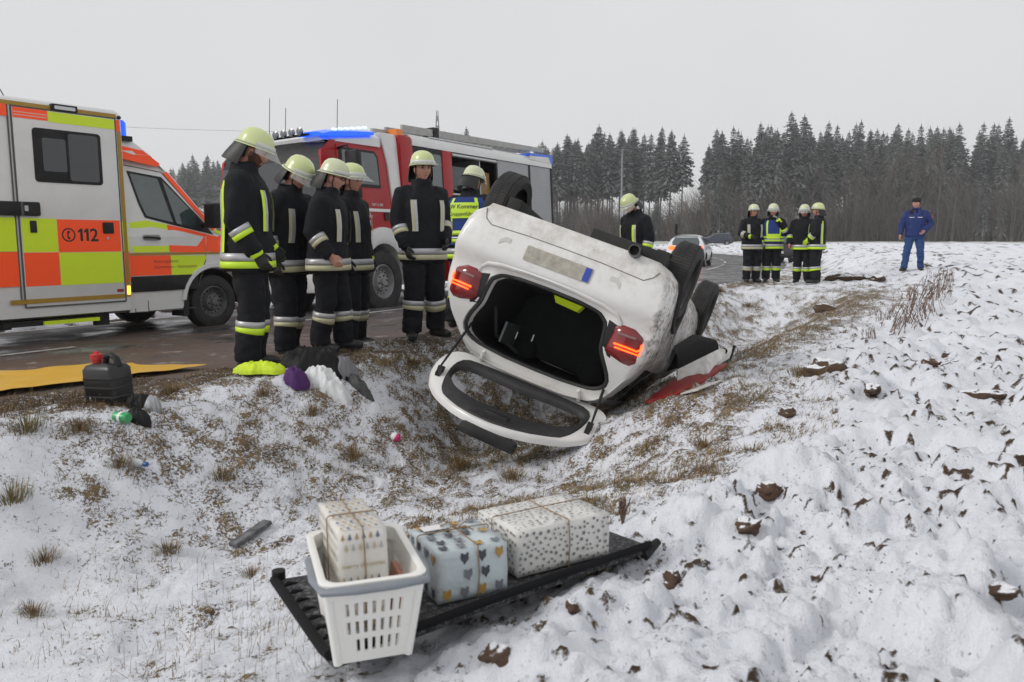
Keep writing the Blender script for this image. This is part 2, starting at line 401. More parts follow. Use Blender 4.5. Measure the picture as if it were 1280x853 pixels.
# ------------------------------------------------------------------ forest
def frost_mat(name, c0, c1, frost, fr=.5, nscale=3.):
    t = NT(name)
    oi = t.t.nodes.new('ShaderNodeObjectInfo')
    geo = t.t.nodes.new('ShaderNodeNewGeometry'); sp = t.t.nodes.new('ShaderNodeSeparateXYZ'); t.t.links.new(geo.outputs['True Normal'], sp.inputs[0])
    up = t.ma('ABSOLUTE', sp.outputs[2])
    n = t.noise(nscale, 4, .7)
    c = t.mix(t.ma('ADD', t.ma('MULTIPLY', n, .6), t.ma('MULTIPLY', oi.outputs['Random'], .5)), c0, c1)
    f = t.ma('MULTIPLY', t.ramp(t.ma('ADD', t.ma('MULTIPLY', n, .8), t.ma('MULTIPLY', up, .5)), .45, .95), fr)
    return t.out(t.mix(f, c, frost), .9)
needle_m = frost_mat('frosted needles', (.022, .030, .026), (.055, .066, .056), (.44, .47, .48), .36, 1.2)
bark_m = frost_mat('spruce bark', (.045, .037, .031), (.10, .085, .072), (.4, .4, .4), .25, .8)
twig_m = frost_mat('bare twigs', (.060, .048, .040), (.115, .094, .079), (.46, .46, .46), .40, .7)

def spruce_mesh(seed, skirt, height=23., rad=2.5, dens=1.):
    r = random.Random(seed); c = M(); t = M()
    lean = (r.uniform(-.25, .25), r.uniform(-.25, .25))
    t.tube([(lean[0]*k*k, lean[1]*k*k, height*k) for k in (0, .25, .5, .75, .98)], [.20, .17, .13, .08, .015], 5)
    z = height*skirt
    while z < height-.25:
        f = (z-height*skirt)/(height*(1-skirt))
        R = rad*1.32*((1-f)**.68)*r.uniform(.68, 1.15)*min(1, .6+f*3.5) + .15
        nb = max(5, int((6+6*(1-f))*dens)); a0 = r.uniform(0, 6.28)
        kz = z/height
        for b in range(nb):
            if r.random() < .10: continue
            a = a0+b*2*pi/nb+r.uniform(-.3, .3); L = R*r.uniform(.6, 1.15)
            ca, sa = cos(a), sin(a)
            drop = r.uniform(.15, .45)*(1.2-f)
            ns_ = 2 + (L > 1.2) + (L > 2)
            for q in range(ns_):
                u0 = q/ns_*.9; u1 = min(1.06, u0+1.35/ns_); um = (u0+u1)/2
                wdt = (.22+.26*L*(1-um*.75))*r.uniform(.6, 1.1)*.72
                tw = r.uniform(-.35, .35)
                def P(u, off, dz=0): 
                    rr = u*L; zz = z-drop*L*u*u*1.2+.10*L*max(0, u-.75)+dz
                    return (lean[0]*kz*kz+ca*rr-sa*off, lean[1]*kz*kz+sa*rr+ca*off, zz)
                hz = tw*wdt
                c.add([P(u0, 0, .05), P(um, wdt, hz-.16), P(u1, 0, -.06), P(um, -wdt, -hz-.16)], [(0, 1, 2), (0, 2, 3)])
                if r.random() < .8:      # hanging twig sheet below the branch
                    hl = r.uniform(.25, .6)*(.5+.5*L/rad)
                    c.add([P(u0, 0), P(u1, r.uniform(-.15, .15)), P((u0+u1)/2, r.uniform(-.2, .2), -hl)], [(0, 1, 2)])
        z += r.uniform(.30, .50)*(1.05-.35*f)
    for k in range(int(26*skirt)):       # dead snags on the bare lower trunk
        zz = r.uniform(1.5, height*skirt); a = r.uniform(0, 6.28); L = r.uniform(.4, 1.5)
        t.add([(0, 0, zz), (0, 0, zz+.05), (cos(a)*L, sin(a)*L, zz-r.uniform(0, .5))], [(0, 1, 2)])
    c.add([(lean[0]-.12, lean[1], height-.6), (lean[0]+.12, lean[1], height-.6), (lean[0], lean[1], height+.5), (lean[0], lean[1]+.12, height-.6), (lean[0], lean[1]-.12, height-.6)], [(0, 1, 2), (3, 4, 2)])
    return c, t
def bare_tree(seed, height, m, spread=.5, levels=4, r0=.16, stems=1):
    r = random.Random(seed)
    def grow(p, d, L, rad, lv):
        k = 3 if lv > 1 else 2
        pts = [p]; dd = d.copy()
        for i in range(k):
            dd = (dd + Vector((r.uniform(-.16, .16), r.uniform(-.16, .16), r.uniform(-.04, .12)))).normalized()
            pts.append(pts[-1]+dd*L/k)
        rr = [rad*(1-.55*i/k) for i in range(k+1)]
        m.tube([tuple(q) for q in pts], rr, 4 if lv > 1 else 3, cap=False)
        if lv == 0: return
        nb = r.randint(4, 6) if lv > 1 else r.randint(4, 7)
        for i in range(nb):
            t_ = r.uniform(.3, 1.0); j = min(k-1, int(t_*k)); q = pts[j].lerp(pts[j+1], t_*k-j)
            a = r.uniform(0, 6.28); e = r.uniform(.35, 1.0)*spread*1.6
            nd = (dd*cos(e) + Vector((cos(a), sin(a), .25))*sin(e)).normalized()
            grow(q, nd, L*r.uniform(.42, .68), rad*.45*(1.1-t_*.5), lv-1)
        if lv > 1: grow(pts[-1], dd, L*.6, rad*.42, lv-1)
    for s_ in range(stems):
        d = Vector((r.uniform(-.3, .3)*(stems > 1), r.uniform(-.3, .3)*(stems > 1), 1)).normalized()
        grow(Vector((r.uniform(-.2, .2)*(stems > 1), r.uniform(-.2, .2)*(stems > 1), 0)), d, height*.55, r0, levels-1)
    return m
SPR = []
for i, (sk, hh_, rd_) in enumerate([(.50, 23, 2.3), (.42, 24, 2.5), (.55, 22, 2.1), (.28, 23, 2.8), (.10, 22, 3.0), (.60, 24, 2.2)]):
    c, t = spruce_mesh(100+i, sk, hh_, rd_)
    co = c.obj('crown', needle_m, None, 0); to = t.obj('trunk', bark_m, None, 60)
    SPR.append((co.data, to.data)); bpy.data.objects.remove(co); bpy.data.objects.remove(to)
BARE = []
for i, (h_, sp_, lv) in enumerate([(17, .55, 4), (19, .45, 4), (15, .62, 4)]):
    o = bare_tree(300+i, h_, M(), sp_, lv, .17).obj('branches', twig_m, None, 60); BARE.append(o.data); bpy.data.objects.remove(o)
def edge_y(x):
    return 150 + 16*sst(33, 26, x) + 70*sst(-28, -75, x) + 10*math.sin(x*.11)*.35
ZONES = [(300, 'left of the fire engine'), (660, 'right of the fire engine'), (715, 'between fire engine and lamp mast'), (775, 'just left of the lamp mast'), (815, 'just right of the lamp mast'), (868, 'left of the clearing gap'), (935, 'right of the clearing gap'), (985, 'above the far firefighters'), (1040, 'just right of the far firefighters'), (1090, 'halfway to the man in blue'), (1140, 'left above the man in blue'), (1201, 'right of the man in blue'), (1250, 'right of the second gap'), (9999, 'at the right frame edge')]
ORD = ['first', 'second', 'third', 'fourth', 'fifth', 'sixth', 'seventh', 'eighth', 'ninth', 'tenth', 'eleventh', 'twelfth', 'thirteenth', 'fourteenth', 'fifteenth', 'sixteenth', 'seventeenth', 'eighteenth', 'nineteenth', 'twentieth', 'twenty-first', 'twenty-second', 'twenty-third', 'twenty-fourth']
def where_words(px):
    for lim, wds in ZONES:
        if px < lim: return wds
TREES = []
def put_tree(kind, x, y, hs, proto, row):
    z = H(x, y)-.1; px = 640+1024*x/y
    if kind == 's':
        o = thing('spruce_tree', 'spruce', 'tree', (x, y, z), (0, 0, random.uniform(0, 6.28)))
        link('crown', SPR[proto][0], o); link('trunk', SPR[proto][1], o)
        o.scale = (hs*random.uniform(.9, 1.1),)*2+(hs,)
    else:
        o = link('bare_tree', BARE[proto]); o.location = (x, y, z); o.rotation_euler = (0, 0, random.uniform(0, 6.28)); o.scale = (hs, hs, hs)
    TREES.append((px, kind, row, hs, proto, o))
def label_trees():
    seen = {}
    for px, kind, row, hs, proto, o in sorted(TREES, key=lambda t: t[0]):
        wh = where_words(px); sk = ['bare lower trunk', 'half bare trunk', 'long bare trunk', 'low crown', 'crown to the ground', 'small high crown'][proto] if kind == 's' else ''
        if kind == 's' and row > 0:
            d = ('second row', 'back row')[row-1]; k = seen.get((row, wh), 0); seen[(row, wh)] = k+1
            tag(o, f'{ORD[k]} {d} spruce from left {wh}, with {sk}', 'tree', f'spruces in the {d} of the forest'); continue
        k = seen.get((kind, wh), 0); seen[(kind, wh)] = k+1
        if kind == 's': tag(o, f'{ORD[k]} front spruce from left {wh}, with {sk}', 'tree', 'spruces along the forest edge')
        else: tag(o, f'{ORD[k]} leafless {("wide", "narrow", "low")[proto]} tree from the left {wh}', 'tree', 'leafless trees along the forest edge')
def tri_soup(name, V, m, attrs=None):
    me = bpy.data.meshes.new(name); n = len(V)
    me.vertices.add(n); me.vertices.foreach_set('co', V.astype(np.float32).ravel())
    me.loops.add(n); me.loops.foreach_set('vertex_index', np.arange(n, dtype=np.int32))
    me.polygons.add(n//3); me.polygons.foreach_set('loop_start', np.arange(0, n, 3, dtype=np.int32)); me.update(calc_edges=True)
    for k_, a_ in (attrs or {}).items():
        at = me.attributes.new(k_, 'FLOAT', 'POINT'); at.data.foreach_set('value', a_.astype(np.float32))
    me.materials.append(m); return link(name, me)
R2 = random.Random(5)
placed = []
def ok(x, y, d):
    for (a, b) in placed:
        if (a-x)**2+(b-y)**2 < d*d: return False
    placed.append((x, y)); return True
def top_scale(px):       # crown line along the photograph's skyline
    if px < 340: return 1.03
    if px < 700: return .93 - .05*(px < 660)
    if px < 860: return .99
    if px < 960: return .90
    if px < 1180: return .945
    return .92
nsp = 0
for row, (dy0, dy1, cnt) in enumerate([(0, 7, 100), (7, 22, 105), (22, 50, 85)]):
    tries = 0; c_n = 0
    while c_n < cnt and tries < 6000:
        tries += 1
        x = R2.uniform(-100, 118); y = edge_y(x)+R2.uniform(dy0, dy1)
        px = 640+1024*x/y
        if px < 160 or (300 < px < 590) or px > 1330: continue
        if 857 < px < 881 or 1194 < px < 1208: continue
        if row > 0 and (832 < px < 838): continue
        if row > 1 and (780 < px < 900) and R2.random() < .75: continue
        if not ok(x, y, (1.9, 2.3, 2.9)[row]): continue
        if px < 860: pr = R2.choice([0, 2, 5, 0, 2, 1])
        elif px > 1200: pr = R2.choice([3, 4, 3, 1])
        else: pr = R2.choice([0, 1, 2, 3, 1, 3, 5])
        put_tree('s', x, y, top_scale(px)*R2.uniform(.91, 1.03)*(.955 if row == 0 else 1.05), pr, row); c_n += 1
for px, hs in ((818, .45), (893, .5), (905, .42), (1222, .55), (1245, .42)):   # young spruces in front of the gaps
    y = edge_y((px-640)/1024*152)-3; put_tree('s', (px-640)/1024*y, y, hs, 4, 0)
for px, hs, pr in ((930, .8, 0), (905, .72, 1), (958, .85, 2), (985, .78, 0), (1012, .8, 1), (1048, .86, 0), (1080, .8, 2), (1118, 1.05, 0), (1142, 1.1, 2), (1165, 1.0, 1), (1185, .9, 0), (1272, 1.1, 0), (1262, .9, 1), (720, .55, 2), (748, .6, 0), (690, .6, 1), (765, .5, 0), (1100, .85, 1), (1060, .95, 2), (1075, 1.0, 0), (1092, .95, 2), (1108, 1.0, 0), (1130, .95, 0), (1154, 1.05, 0), (1175, .95, 2), (970, .7, 2), (1030, .75, 0)):
    y = edge_y((px-640)/1024*152)-R2.uniform(1, 6); put_tree('b', (px-640)/1024*y, y, hs, pr, 0)
label_trees()
# forest behind the fire engine, one mass
parts_ = []
for k_ in range(46):
    px = R2.uniform(296, 594); y = edge_y((px-640)/1024*190)+R2.uniform(0, 18); x = (px-640)/1024*y; pr = R2.choice([0, 1, 3, 3])
    for q in (0, 1):
        d_ = SPR[pr][q]; n_v = len(d_.vertices); co = np.empty(n_v*3); d_.vertices.foreach_get('co', co); co = co.reshape(-1, 3)
        d_.calc_loop_triangles(); tri = np.empty(len(d_.loop_triangles)*3, dtype=np.int32); d_.loop_triangles.foreach_get('vertices', tri)
        parts_.append((co*R2.uniform(.85, 1.))[tri]+np.array([x, y, H(x, y)-.1]))
tag(tri_soup('distant_wood', np.concatenate(parts_), needle_m), 'dark wood standing behind the fire engine', 'wood', kind='stuff')
# bushes nearer the road
for k_, (px, y_, h_, st) in enumerate(((745, 62, 4.4, 5), (728, 66, 3.6, 4))):
    o = bare_tree(400+k_, h_, M(), .55, 4, .07, st).obj('bare_shrub', twig_m, None, 60)
    x_ = (px-640)/1024*y_; o.location = (x_, y_, H(x_, y_)-.05)
    tag(o, ('larger leafless many stemmed bush left of the lamp mast', 'smaller leafless bush beside the fire engine rear')[k_], 'bush')
# undergrowth: twigs nobody could count
def brush():
    P = []; n = 42000
    px = RNG.uniform(100, 1400, n); dyy = RNG.uniform(-4, 9, n)
    x = (px-640)/1024*152; y = np.array([edge_y(a) for a in x])+dyy; x = (px-640)/1024*y
    keep = ~((px > 300) & (px < 590)); x, y, px = x[keep], y[keep], px[keep]; n = len(x)
    dens = fbm2(x, y, .12, 3, 91)
    h = (1.4 + 7.0*RNG.random(n)**1.4)*(.45+1.1*dens)*np.where(px > 1050, 1.25, 1.); z = base(x, y)-.1
    ang = RNG.uniform(0, 2*pi, n); ln = RNG.uniform(0, .45, n)*h
    wd = RNG.uniform(.035, .11, n); wa = RNG.uniform(0, pi, n)
    b0 = np.stack([x-wd*np.cos(wa), y-wd*np.sin(wa), z], 1); b1 = np.stack([x+wd*np.cos(wa), y+wd*np.sin(wa), z], 1)
    tp = np.stack([x+ln*np.cos(ang), y+ln*np.sin(ang), z+h], 1)
    V = [np.stack([b0, b1, tp], 1).reshape(-1, 3)]
    for q in range(4):
        u = RNG.uniform(.25, .95, n)[:, None]; m0 = b0*(1-u)+tp*u
        a2 = RNG.uniform(0, 2*pi, n); L = h*RNG.uniform(.12, .35, n)
        e = m0+np.stack([L*np.cos(a2), L*np.sin(a2), L*RNG.uniform(.3, 1.3, n)], 1)
        V.append(np.stack([m0, m0+np.array([.05, .02, .03]), e], 1).reshape(-1, 3))
    V = np.concatenate(V)
    return V
tag(tri_soup('undergrowth', brush(), twig_m), 'grey brown leafless undergrowth along the foot of the forest', 'undergrowth', kind='stuff')
# ------------------------------------------------------------------ vehicle materials
white_p = mat('white paint', (.74, .74, .73), .32, vary=.35, vscale=2.2, col2=(.50, .48, .45), coat=.4)
red_p = mat('red paint', (.40, .006, .010), .38, vary=.35, vscale=2.5, col2=(.24, .02, .02), coat=.12, spec=.3)
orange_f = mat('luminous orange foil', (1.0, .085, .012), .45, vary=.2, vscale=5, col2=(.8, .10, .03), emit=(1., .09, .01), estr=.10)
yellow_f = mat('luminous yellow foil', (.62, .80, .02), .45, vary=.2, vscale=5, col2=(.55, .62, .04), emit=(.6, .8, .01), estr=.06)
gold_f = mat('ochre contour foil', (.42, .25, .03), .5, vary=.3, vscale=20)
black_pl = mat('black plastic', (.010, .010, .011), .55, spec=.3, vary=.4, vscale=6, col2=(.05, .047, .043))
dark_ub = mat('underbody black', (.012, .012, .012), .75, vary=.5, vscale=5, col2=(.04, .035, .03))
rubber = mat('tyre rubber', (.018, .018, .019), .8, vary=.6, vscale=9, col2=(.055, .05, .045))
steel_rim = mat('steel rim', (.16, .16, .165), .5, .4, vary=.6, vscale=15, col2=(.06, .055, .05))
alu = mat('aluminium', (.55, .56, .57), .42, .8, vary=.4, vscale=10, col2=(.35, .35, .34))
glass_d = mat('dark glass', (.012, .015, .017), .06, spec=.8, coat=.3)
glass_c = mat('cab glass', (.045, .065, .068), .05, spec=.9, coat=.5, vary=.5, vscale=2, col2=(.10, .13, .13))
grey_line = mat('panel gap', (.10, .10, .10), .8)
blue_em = mat('blue beacon lit', (.0, .05, .6), .2, emit=(.005, .10, .9), estr=1.1)
blue_w = mat('blue beacon flash', (.3, .5, .9), .2, emit=(.35, .6, 1.), estr=2.5)
amber_em = mat('amber lamp lit', (.7, .25, .0), .3, emit=(1., .42, .02), estr=6.)
lamp_w = mat('clear lamp', (.6, .62, .64), .15, coat=.5)
red_em = mat('red tail light lit', (.8, .02, .0), .3, emit=(1., .06, .005), estr=6.)
red_lens = mat('red lens', (.20, .006, .008), .12, coat=.7)
blk_txt = mat('black lettering', (.02, .02, .02), .5)
wht_txt = mat('white lettering', (.75, .75, .75), .5)
silver_foil = mat('reflective silver tape', (.50, .50, .52), .38, .3, vary=.35, vscale=14, col2=(.32, .32, .33))

def wheel(parent, c, R, wdt, side, n=36, rim=steel_rim, rimr=.60, hub='steel', label=None, tread=True, axis='y'):
    """wheel with axle along local y; side=+1/-1 is the outer face"""
    T = TR(c[0], c[1], c[2], rx=-side*pi/2) if axis == 'y' else TR(c[0], c[1], c[2], ry=side*pi/2)
    h = wdt/2; ri = R*rimr
    t = M(); t.lathe([(ri, -h*.85), (R*.86, -h), (R*.97, -h*.8), (R, -h*.45), (R, h*.45), (R*.97, h*.8), (R*.86, h), (ri*1.06, h*.9), (ri, h*.75)], n, T=T)
    if tread:
        for k in range(n*2):
            a = k*pi/n
            for q in (-1, 1):
                A = TR(0, 0, 0, rz=a); B = np.array(T) @ A
                t.box(R*.985, R*1.012, -.012*R/.34, .010*R/.34, min(q*h*.06, q*h*.62), max(q*h*.06, q*h*.62), T=B)
    wo = t.obj('wheel', rubber, parent, 40)
    r = M()
    if hub == 'alloy':
        r.lathe([(ri, -h*.7), (ri, h*.72), (ri*.95, h*.8), (ri*.9, h*.6), (ri*.88, -h*.5)], n, T=T)
        for k in range(5):
            B = np.array(T) @ TR(rz=k*2*pi/5)
            r.hexa([xf(B, q) for q in ((.1*ri, -.16*ri, h*.45), (.1*ri, .16*ri, h*.45), (.93*ri, .12*ri, h*.62), (.93*ri, -.12*ri, h*.62))], [xf(B, q) for q in ((.1*ri, -.2*ri, h*.2), (.1*ri, .2*ri, h*.2), (.93*ri, .14*ri, h*.4), (.93*ri, -.14*ri, h*.4))])
        r.lathe([(.001, h*.5), (.2*ri, h*.5), (.22*ri, h*.2)], 12, T=T)
    else:
        r.lathe([(ri, -h*.7), (ri, h*.78), (ri*.94, h*.84), (ri*.86, h*.55), (ri*.80, h*.28), (ri*.62, h*.22), (ri*.5, h*.5), (ri*.48, h*.62), (ri*.22, h*.66), (ri*.18, h*.9), (.001, h*.92)], n, T=T)
    ro = r.obj('rim', rim, wo, 40)
    if hub != 'alloy':
        d = M(); nb = 16
        for k in range(nb):
            B = np.array(T) @ TR(rz=k*2*pi/nb); d.lathe([(.001, 0), (ri*.058, 0), (ri*.058, .004)], 8, T=B @ TR(ri*.71, 0, h*.25+.004))
        for k in range(6):
            B = np.array(T) @ TR(rz=k*2*pi/6+.2); d.lathe([(ri*.05, 0), (ri*.05, h*.12), (.001, h*.14)], 6, T=B @ TR(ri*.36, 0, h*.62))
        d.obj('rim_hole', dark_ub, wo, 40)
    return wo

# ------------------------------------------------------------------ ambulance (x forward, y left, origin below right front wheel plane centre)
ath = radians(33)
AW = 1.00
P0 = np.array([-3.971, 10.986, -.15])
fwd = np.array([sin(ath), cos(ath), 0]); lft = np.array([-cos(ath), sin(ath), 0])
org = P0 + lft*AW
def frame(f, l, o, tilt=0.):
    up = np.array([0, 0, 1.])
    if tilt: l2 = l*cos(tilt)+up*sin(tilt); up = up*cos(tilt)-l*sin(tilt); l = l2
    m = np.eye(4); m[:3, 0] = f; m[:3, 1] = l; m[:3, 2] = up; m[:3, 3] = o; return m
amb = thing('ambulance', 'white ambulance with luminous orange and yellow checks and number 112', 'ambulance', matrix=frame(fwd, lft, org, radians(-.5)))
def S(x, z, d=0.): return (x, -(1.05 if x < -1.24 else side_y(z)) - d, z)
def side_y(z): return .985 - .16*max(0, z-1.22)
def BX(x, z, d=0.): return (x, -1.05-d, z)
def CB(x, z, d=0.): return (x, -side_y(z)-d, z)
b = M()
# box body: cross-section (y,z) with rounded roof edge, swept along x
def boxsec(x, ins=0.):
    pr = [(-1.05+ins, .34), (-1.05+ins, 2.58), (-1.03+ins, 2.655), (-.97+ins, 2.70-ins*.3), (-.7, 2.735-ins*.3), (0, 2.75-ins*.3), (.7, 2.735-ins*.3), (.97-ins, 2.70-ins*.3), (1.03-ins, 2.655), (1.05-ins, 2.58), (1.05-ins, .34), (.9, .30), (-.9, .30)]
    return [(x, y, z) for y, z in pr]
b.rings([boxsec(-5.4, .03), boxsec(-5.35), boxsec(-1.27), boxsec(-1.235, .02)])
b.obj('box_body', white_p, amb, 50)
g_ = M()
for x0, x1, z0, z1 in ((-5.3, -2.62, .26, .34),): g_.box(x0, x1, -1.0, 1.0, .22, .30)
g_.box(-1.2, .3, -.8, .8, .28, .55); g_.obj('underbody', dark_ub, amb, 30)
# fitted side door with its gap line
d = M(); d.prism([(-2.475, .46), (-1.33, .46), (-1.33, 2.585), (-2.475, 2.585)], BX, .001, .012)
door = d.obj('side_door', white_p, amb, 30, bevel=.004)
gl = M()
def strip(mm, p, q, fn, wdt, d0, d1, mi=0):
    dx, dz = q[0]-p[0], q[1]-p[1]; L = sqrt(dx*dx+dz*dz); nx_, nz_ = -dz/L*wdt/2, dx/L*wdt/2
    mm.prism([(p[0]+nx_, p[1]+nz_), (q[0]+nx_, q[1]+nz_), (q[0]-nx_, q[1]-nz_), (p[0]-nx_, p[1]-nz_)], fn, d0, d1, mi)
for p, q in (((-2.485, .45), (-2.485, 2.60)), ((-1.322, .45), (-1.322, 2.60)), ((-2.485, .45), (-1.322, .45)), ((-2.485, 2.595), (-1.322, 2.595)), ((-2.52, .5), (-2.52, 2.6))): strip(gl, p, q, BX, .012, .0005, .0135)
gl.obj('door_gap', grey_line, door, 0)
def foil(name, poly, m, par, fn=BX, d0=.0125, d1=.0150): return M().prism(poly, fn, d0, d1).obj(name, m, par, 0)
def rect(x0, x1, z0, z1): return [(x0, z0), (x1, z0), (x1, z1), (x0, z1)]
# checks on the box: rows at 1.055..1.41 and .68..1.045
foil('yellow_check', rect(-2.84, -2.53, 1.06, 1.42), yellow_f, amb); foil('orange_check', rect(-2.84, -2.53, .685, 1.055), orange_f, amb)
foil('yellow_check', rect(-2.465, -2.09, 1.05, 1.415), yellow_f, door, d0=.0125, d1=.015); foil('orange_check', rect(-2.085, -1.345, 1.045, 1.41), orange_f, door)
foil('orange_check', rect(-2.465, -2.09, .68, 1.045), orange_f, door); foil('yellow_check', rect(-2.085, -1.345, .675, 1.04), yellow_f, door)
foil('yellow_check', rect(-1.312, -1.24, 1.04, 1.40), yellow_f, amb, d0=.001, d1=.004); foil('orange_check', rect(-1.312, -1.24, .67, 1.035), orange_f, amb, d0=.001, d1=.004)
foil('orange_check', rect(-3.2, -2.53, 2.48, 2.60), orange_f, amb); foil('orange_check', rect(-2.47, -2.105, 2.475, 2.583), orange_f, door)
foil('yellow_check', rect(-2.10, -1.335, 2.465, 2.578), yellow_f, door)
foil('orange_check', rect(-1.31, -1.26, 2.45, 2.58), orange_f, amb, d0=.001, d1=.004)
foil('contour_stripe', rect(-4.9, -2.05, 2.602, 2.645), gold_f, amb, lambda x, z, d: (x, -1.045-d, z), .003, .006)
foil('contour_stripe', rect(-1.77, -1.30, 2.602, 2.645), gold_f, amb, lambda x, z, d: (x, -1.045-d, z), .003, .006)
foil('contour_stripe', rect(-1.30, -1.255, .50, 2.45), gold_f, amb, d0=.001, d1=.0055)
foil('contour_stripe', rect(-2.64, -1.335, .49, .54), gold_f, amb, d0=.013, d1=.017)
lw = M()
for z in (2.535, 2.505): strip(lw, (-2.46, z), (-2.11, z), BX, .010, .015, .0165)
lw.obj('line_print', mat('light print', (.75, .5, .42), .5), door, 0)
# window with dark frame and sliding pane
def rrect(x0, x1, z0, z1, r, n=4):
    P = []
    for cx, cz, a0 in ((x1-r, z1-r, 0), (x0+r, z1-r, 90), (x0+r, z0+r, 180), (x1-r, z0+r, 270)):
        for k in range(n+1): a = radians(a0+90*k/n); P.append((cx+r*cos(a), cz+r*sin(a)))
    return P
wf = M().prism(rrect(-2.285, -1.52, 1.81, 2.39, .04), BX, .008, .020).obj('window_frame', black_pl, door, 0)
M().prism(rrect(-2.19, -1.93, 1.93, 2.29, .025), BX, .0185, .023).obj('pane', glass_d, wf, 0)
M().prism(rrect(-1.90, -1.56, 1.84, 2.36, .03), BX, .0185, .0225).obj('pane', glass_d, wf, 0)
M().prism(rect(-1.925, -1.905, 1.84, 2.36), BX, .0185, .027).obj('sash_bar', black_pl, wf, 0)
hb = M().prism(rrect(-3.1, -2.27, 1.44, 1.59, .02), BX, .012, .05).obj('slide_rail', black_pl, amb, 30, bevel=.006)
M().prism(rect(-2.475, -2.45, 1.44, 1.59), BX, .05, .053).obj('rail_joint', grey_line, hb, 0)
M().prism(rrect(-2.44, -2.40, 1.49, 1.55, .008), BX, .05, .054).obj('door_lock', alu, hb, 0)
M().prism(rrect(-1.56, -1.43, 1.255, 1.385, .012), BX, .0151, .03).obj('door_handle', black_pl, door, 30, bevel=.004)
M().prism(rrect(-2.38, -2.31, 1.26, 1.39, .01), BX, .0151, .026).obj('fuel_flap', black_pl, door, 30, bevel=.003)
M().lathe([(.001, 0), (.016, 0), (.016, .01), (.001, .01)], 12, T=TR(-1.51, -1.066, 1.20, rx=pi/2)).obj('lock_cylinder', alu, door, 30)
for x0_ in (-1.862, -1.792): M().prism([(x0_+.030, 1.168), (x0_+.060, 1.168), (x0_+.060, 1.312), (x0_+.036, 1.312), (x0_+.002, 1.283), (x0_+.010, 1.262), (x0_+.030, 1.275)], BX, .0151, .0163).obj('digit', blk_txt, door, 0)
text_obj('digit', '2', .205, blk_txt, door, lambda u, v, d: BX(-1.668+u, 1.168+v, .0151+d), .001, bold=.004)
ph = M(); ph.lathe([(.062, 0), (.078, 0), (.078, .0015), (.062, .0015), (.062, 0)], 28, T=TR(-1.965, -1.0655, 1.238, rx=pi/2))
ph.tube([BX(-1.945+.03*cos(a), 1.238+.045*sin(a), .0165) for a in np.linspace(2.0, 4.3, 8)], [.013, .015, .009, .007, .007, .009, .015, .013], 6)
ph.obj('telephone_symbol', blk_txt, door, 0)
M().prism(rrect(-1.43, -1.345, .565, .60, .01), BX, .0125, .016).obj('maker_badge', mat('badge red', (.35, .02, .02), .4), door, 0)
M().prism(rrect(-2.06, -1.77, 2.60, 2.67, .012), lambda x, z, d: (x, -1.03-d, z), .0, .05).obj('scene_lamp', black_pl, amb, 30, bevel=.005)
M().prism(rrect(-2.03, -1.80, 2.612, 2.65, .008), lambda x, z, d: (x, -1.08-d, z), .001, .004).obj('scene_lamp_lens', lamp_w, amb, 0)
M().lathe([(.001, 0), (.022, 0), (.022, .02), (.001, .025)], 12, T=TR(-1.27, -1.05, 2.61, rx=pi/2)).obj('marker_lamp', black_pl, amb, 30)
M().prism(rect(-1.295, -1.26, .53, .63), BX, .001, .012).obj('side_marker', amber_em, amb, 0)
M().prism(rect(-1.247, -1.237, .70, 1.05), BX, -.01, .004).obj('side_reflector', mat('warm reflector', (.6, .3, .2), .3), amb, 0)
# blue beacon at the box front
bc = M(); bc.lathe([(.085, 0), (.085, .16), (.06, .19), (.001, .195)], 18, T=TR(-1.16, -.86, 2.42)); bc.obj('blue_beacon', blue_em, amb, 40)
M().box(-1.24, -1.06, -.98, -.74, 2.36, 2.42).obj('beacon_base', black_pl, amb, 30)
M().tube([(-2.18, -.4, 2.72), (-2.42, -.4, 3.16)], .006, 5).obj('antenna', black_pl, amb, 0)
# entrance step under the door
st = M().box(-2.72, -1.6, -1.02, -.6, .24, .30).obj('step', dark_ub, amb, 30)
M().prism(rect(-2.30, -1.67, .245, .285), BX, -.02, .02).obj('step_edge', yellow_f, st, 0)
M().box(-1.66, -1.5, -.98, -.9, .18, .33).obj('mud_flap', dark_ub, amb, 0)
# cab -------------------------------------------------------------
A0 = (0, .36); RA = .46
arch = [(A0[0]+RA*cos(a), A0[1]+RA*sin(a)) for a in np.linspace(pi-.12, .12, 15)]
low = [(-1.235, .30), (-.50, .29)] + arch + [(.50, .40), (.86, .36), (.90, .78), (.80, 1.02), (.62, 1.13), (.30, 1.22), (-1.235, 1.22)]
upp = [(-1.235, 1.22), (.30, 1.22), (.10, 1.30), (-.50, 2.02), (-.72, 2.17), (-1.235, 2.19)]
cb = M()
for sgn in (-1, 1):
    f1 = lambda x, z, d, s_=sgn: (x, s_*(side_y(z)-d), z)
    cb.prism(low, f1, 0, .03); cb.prism(upp, f1, 0, .03)
# bonnet, windscreen header, roof
sec = [(.86, .36), (.90, .78), (.80, 1.02), (.62, 1.13), (.30, 1.22), (.10, 1.30)]
def across(p, n=9):
    x, z = p; w_ = side_y(z)-.002
    return [(x + .10*(1-(k/(n-1)*2-1)**2), (k/(n-1)*2-1)*w_, z + .03*(1-(k/(n-1)*2-1)**2)*(z > .9)) for k in range(n)]
cb.grid([across(p) for p in sec]); cb.grid([across(p) for p in [(-.50, 2.02), (-.72, 2.17), (-1.235, 2.19)]])
cab = cb.obj('cab_body', white_p, amb, 30)
M().grid([across((.10-.001, 1.30)), across((-.50, 2.02))]).obj('windscreen', glass_c, cab, 180)
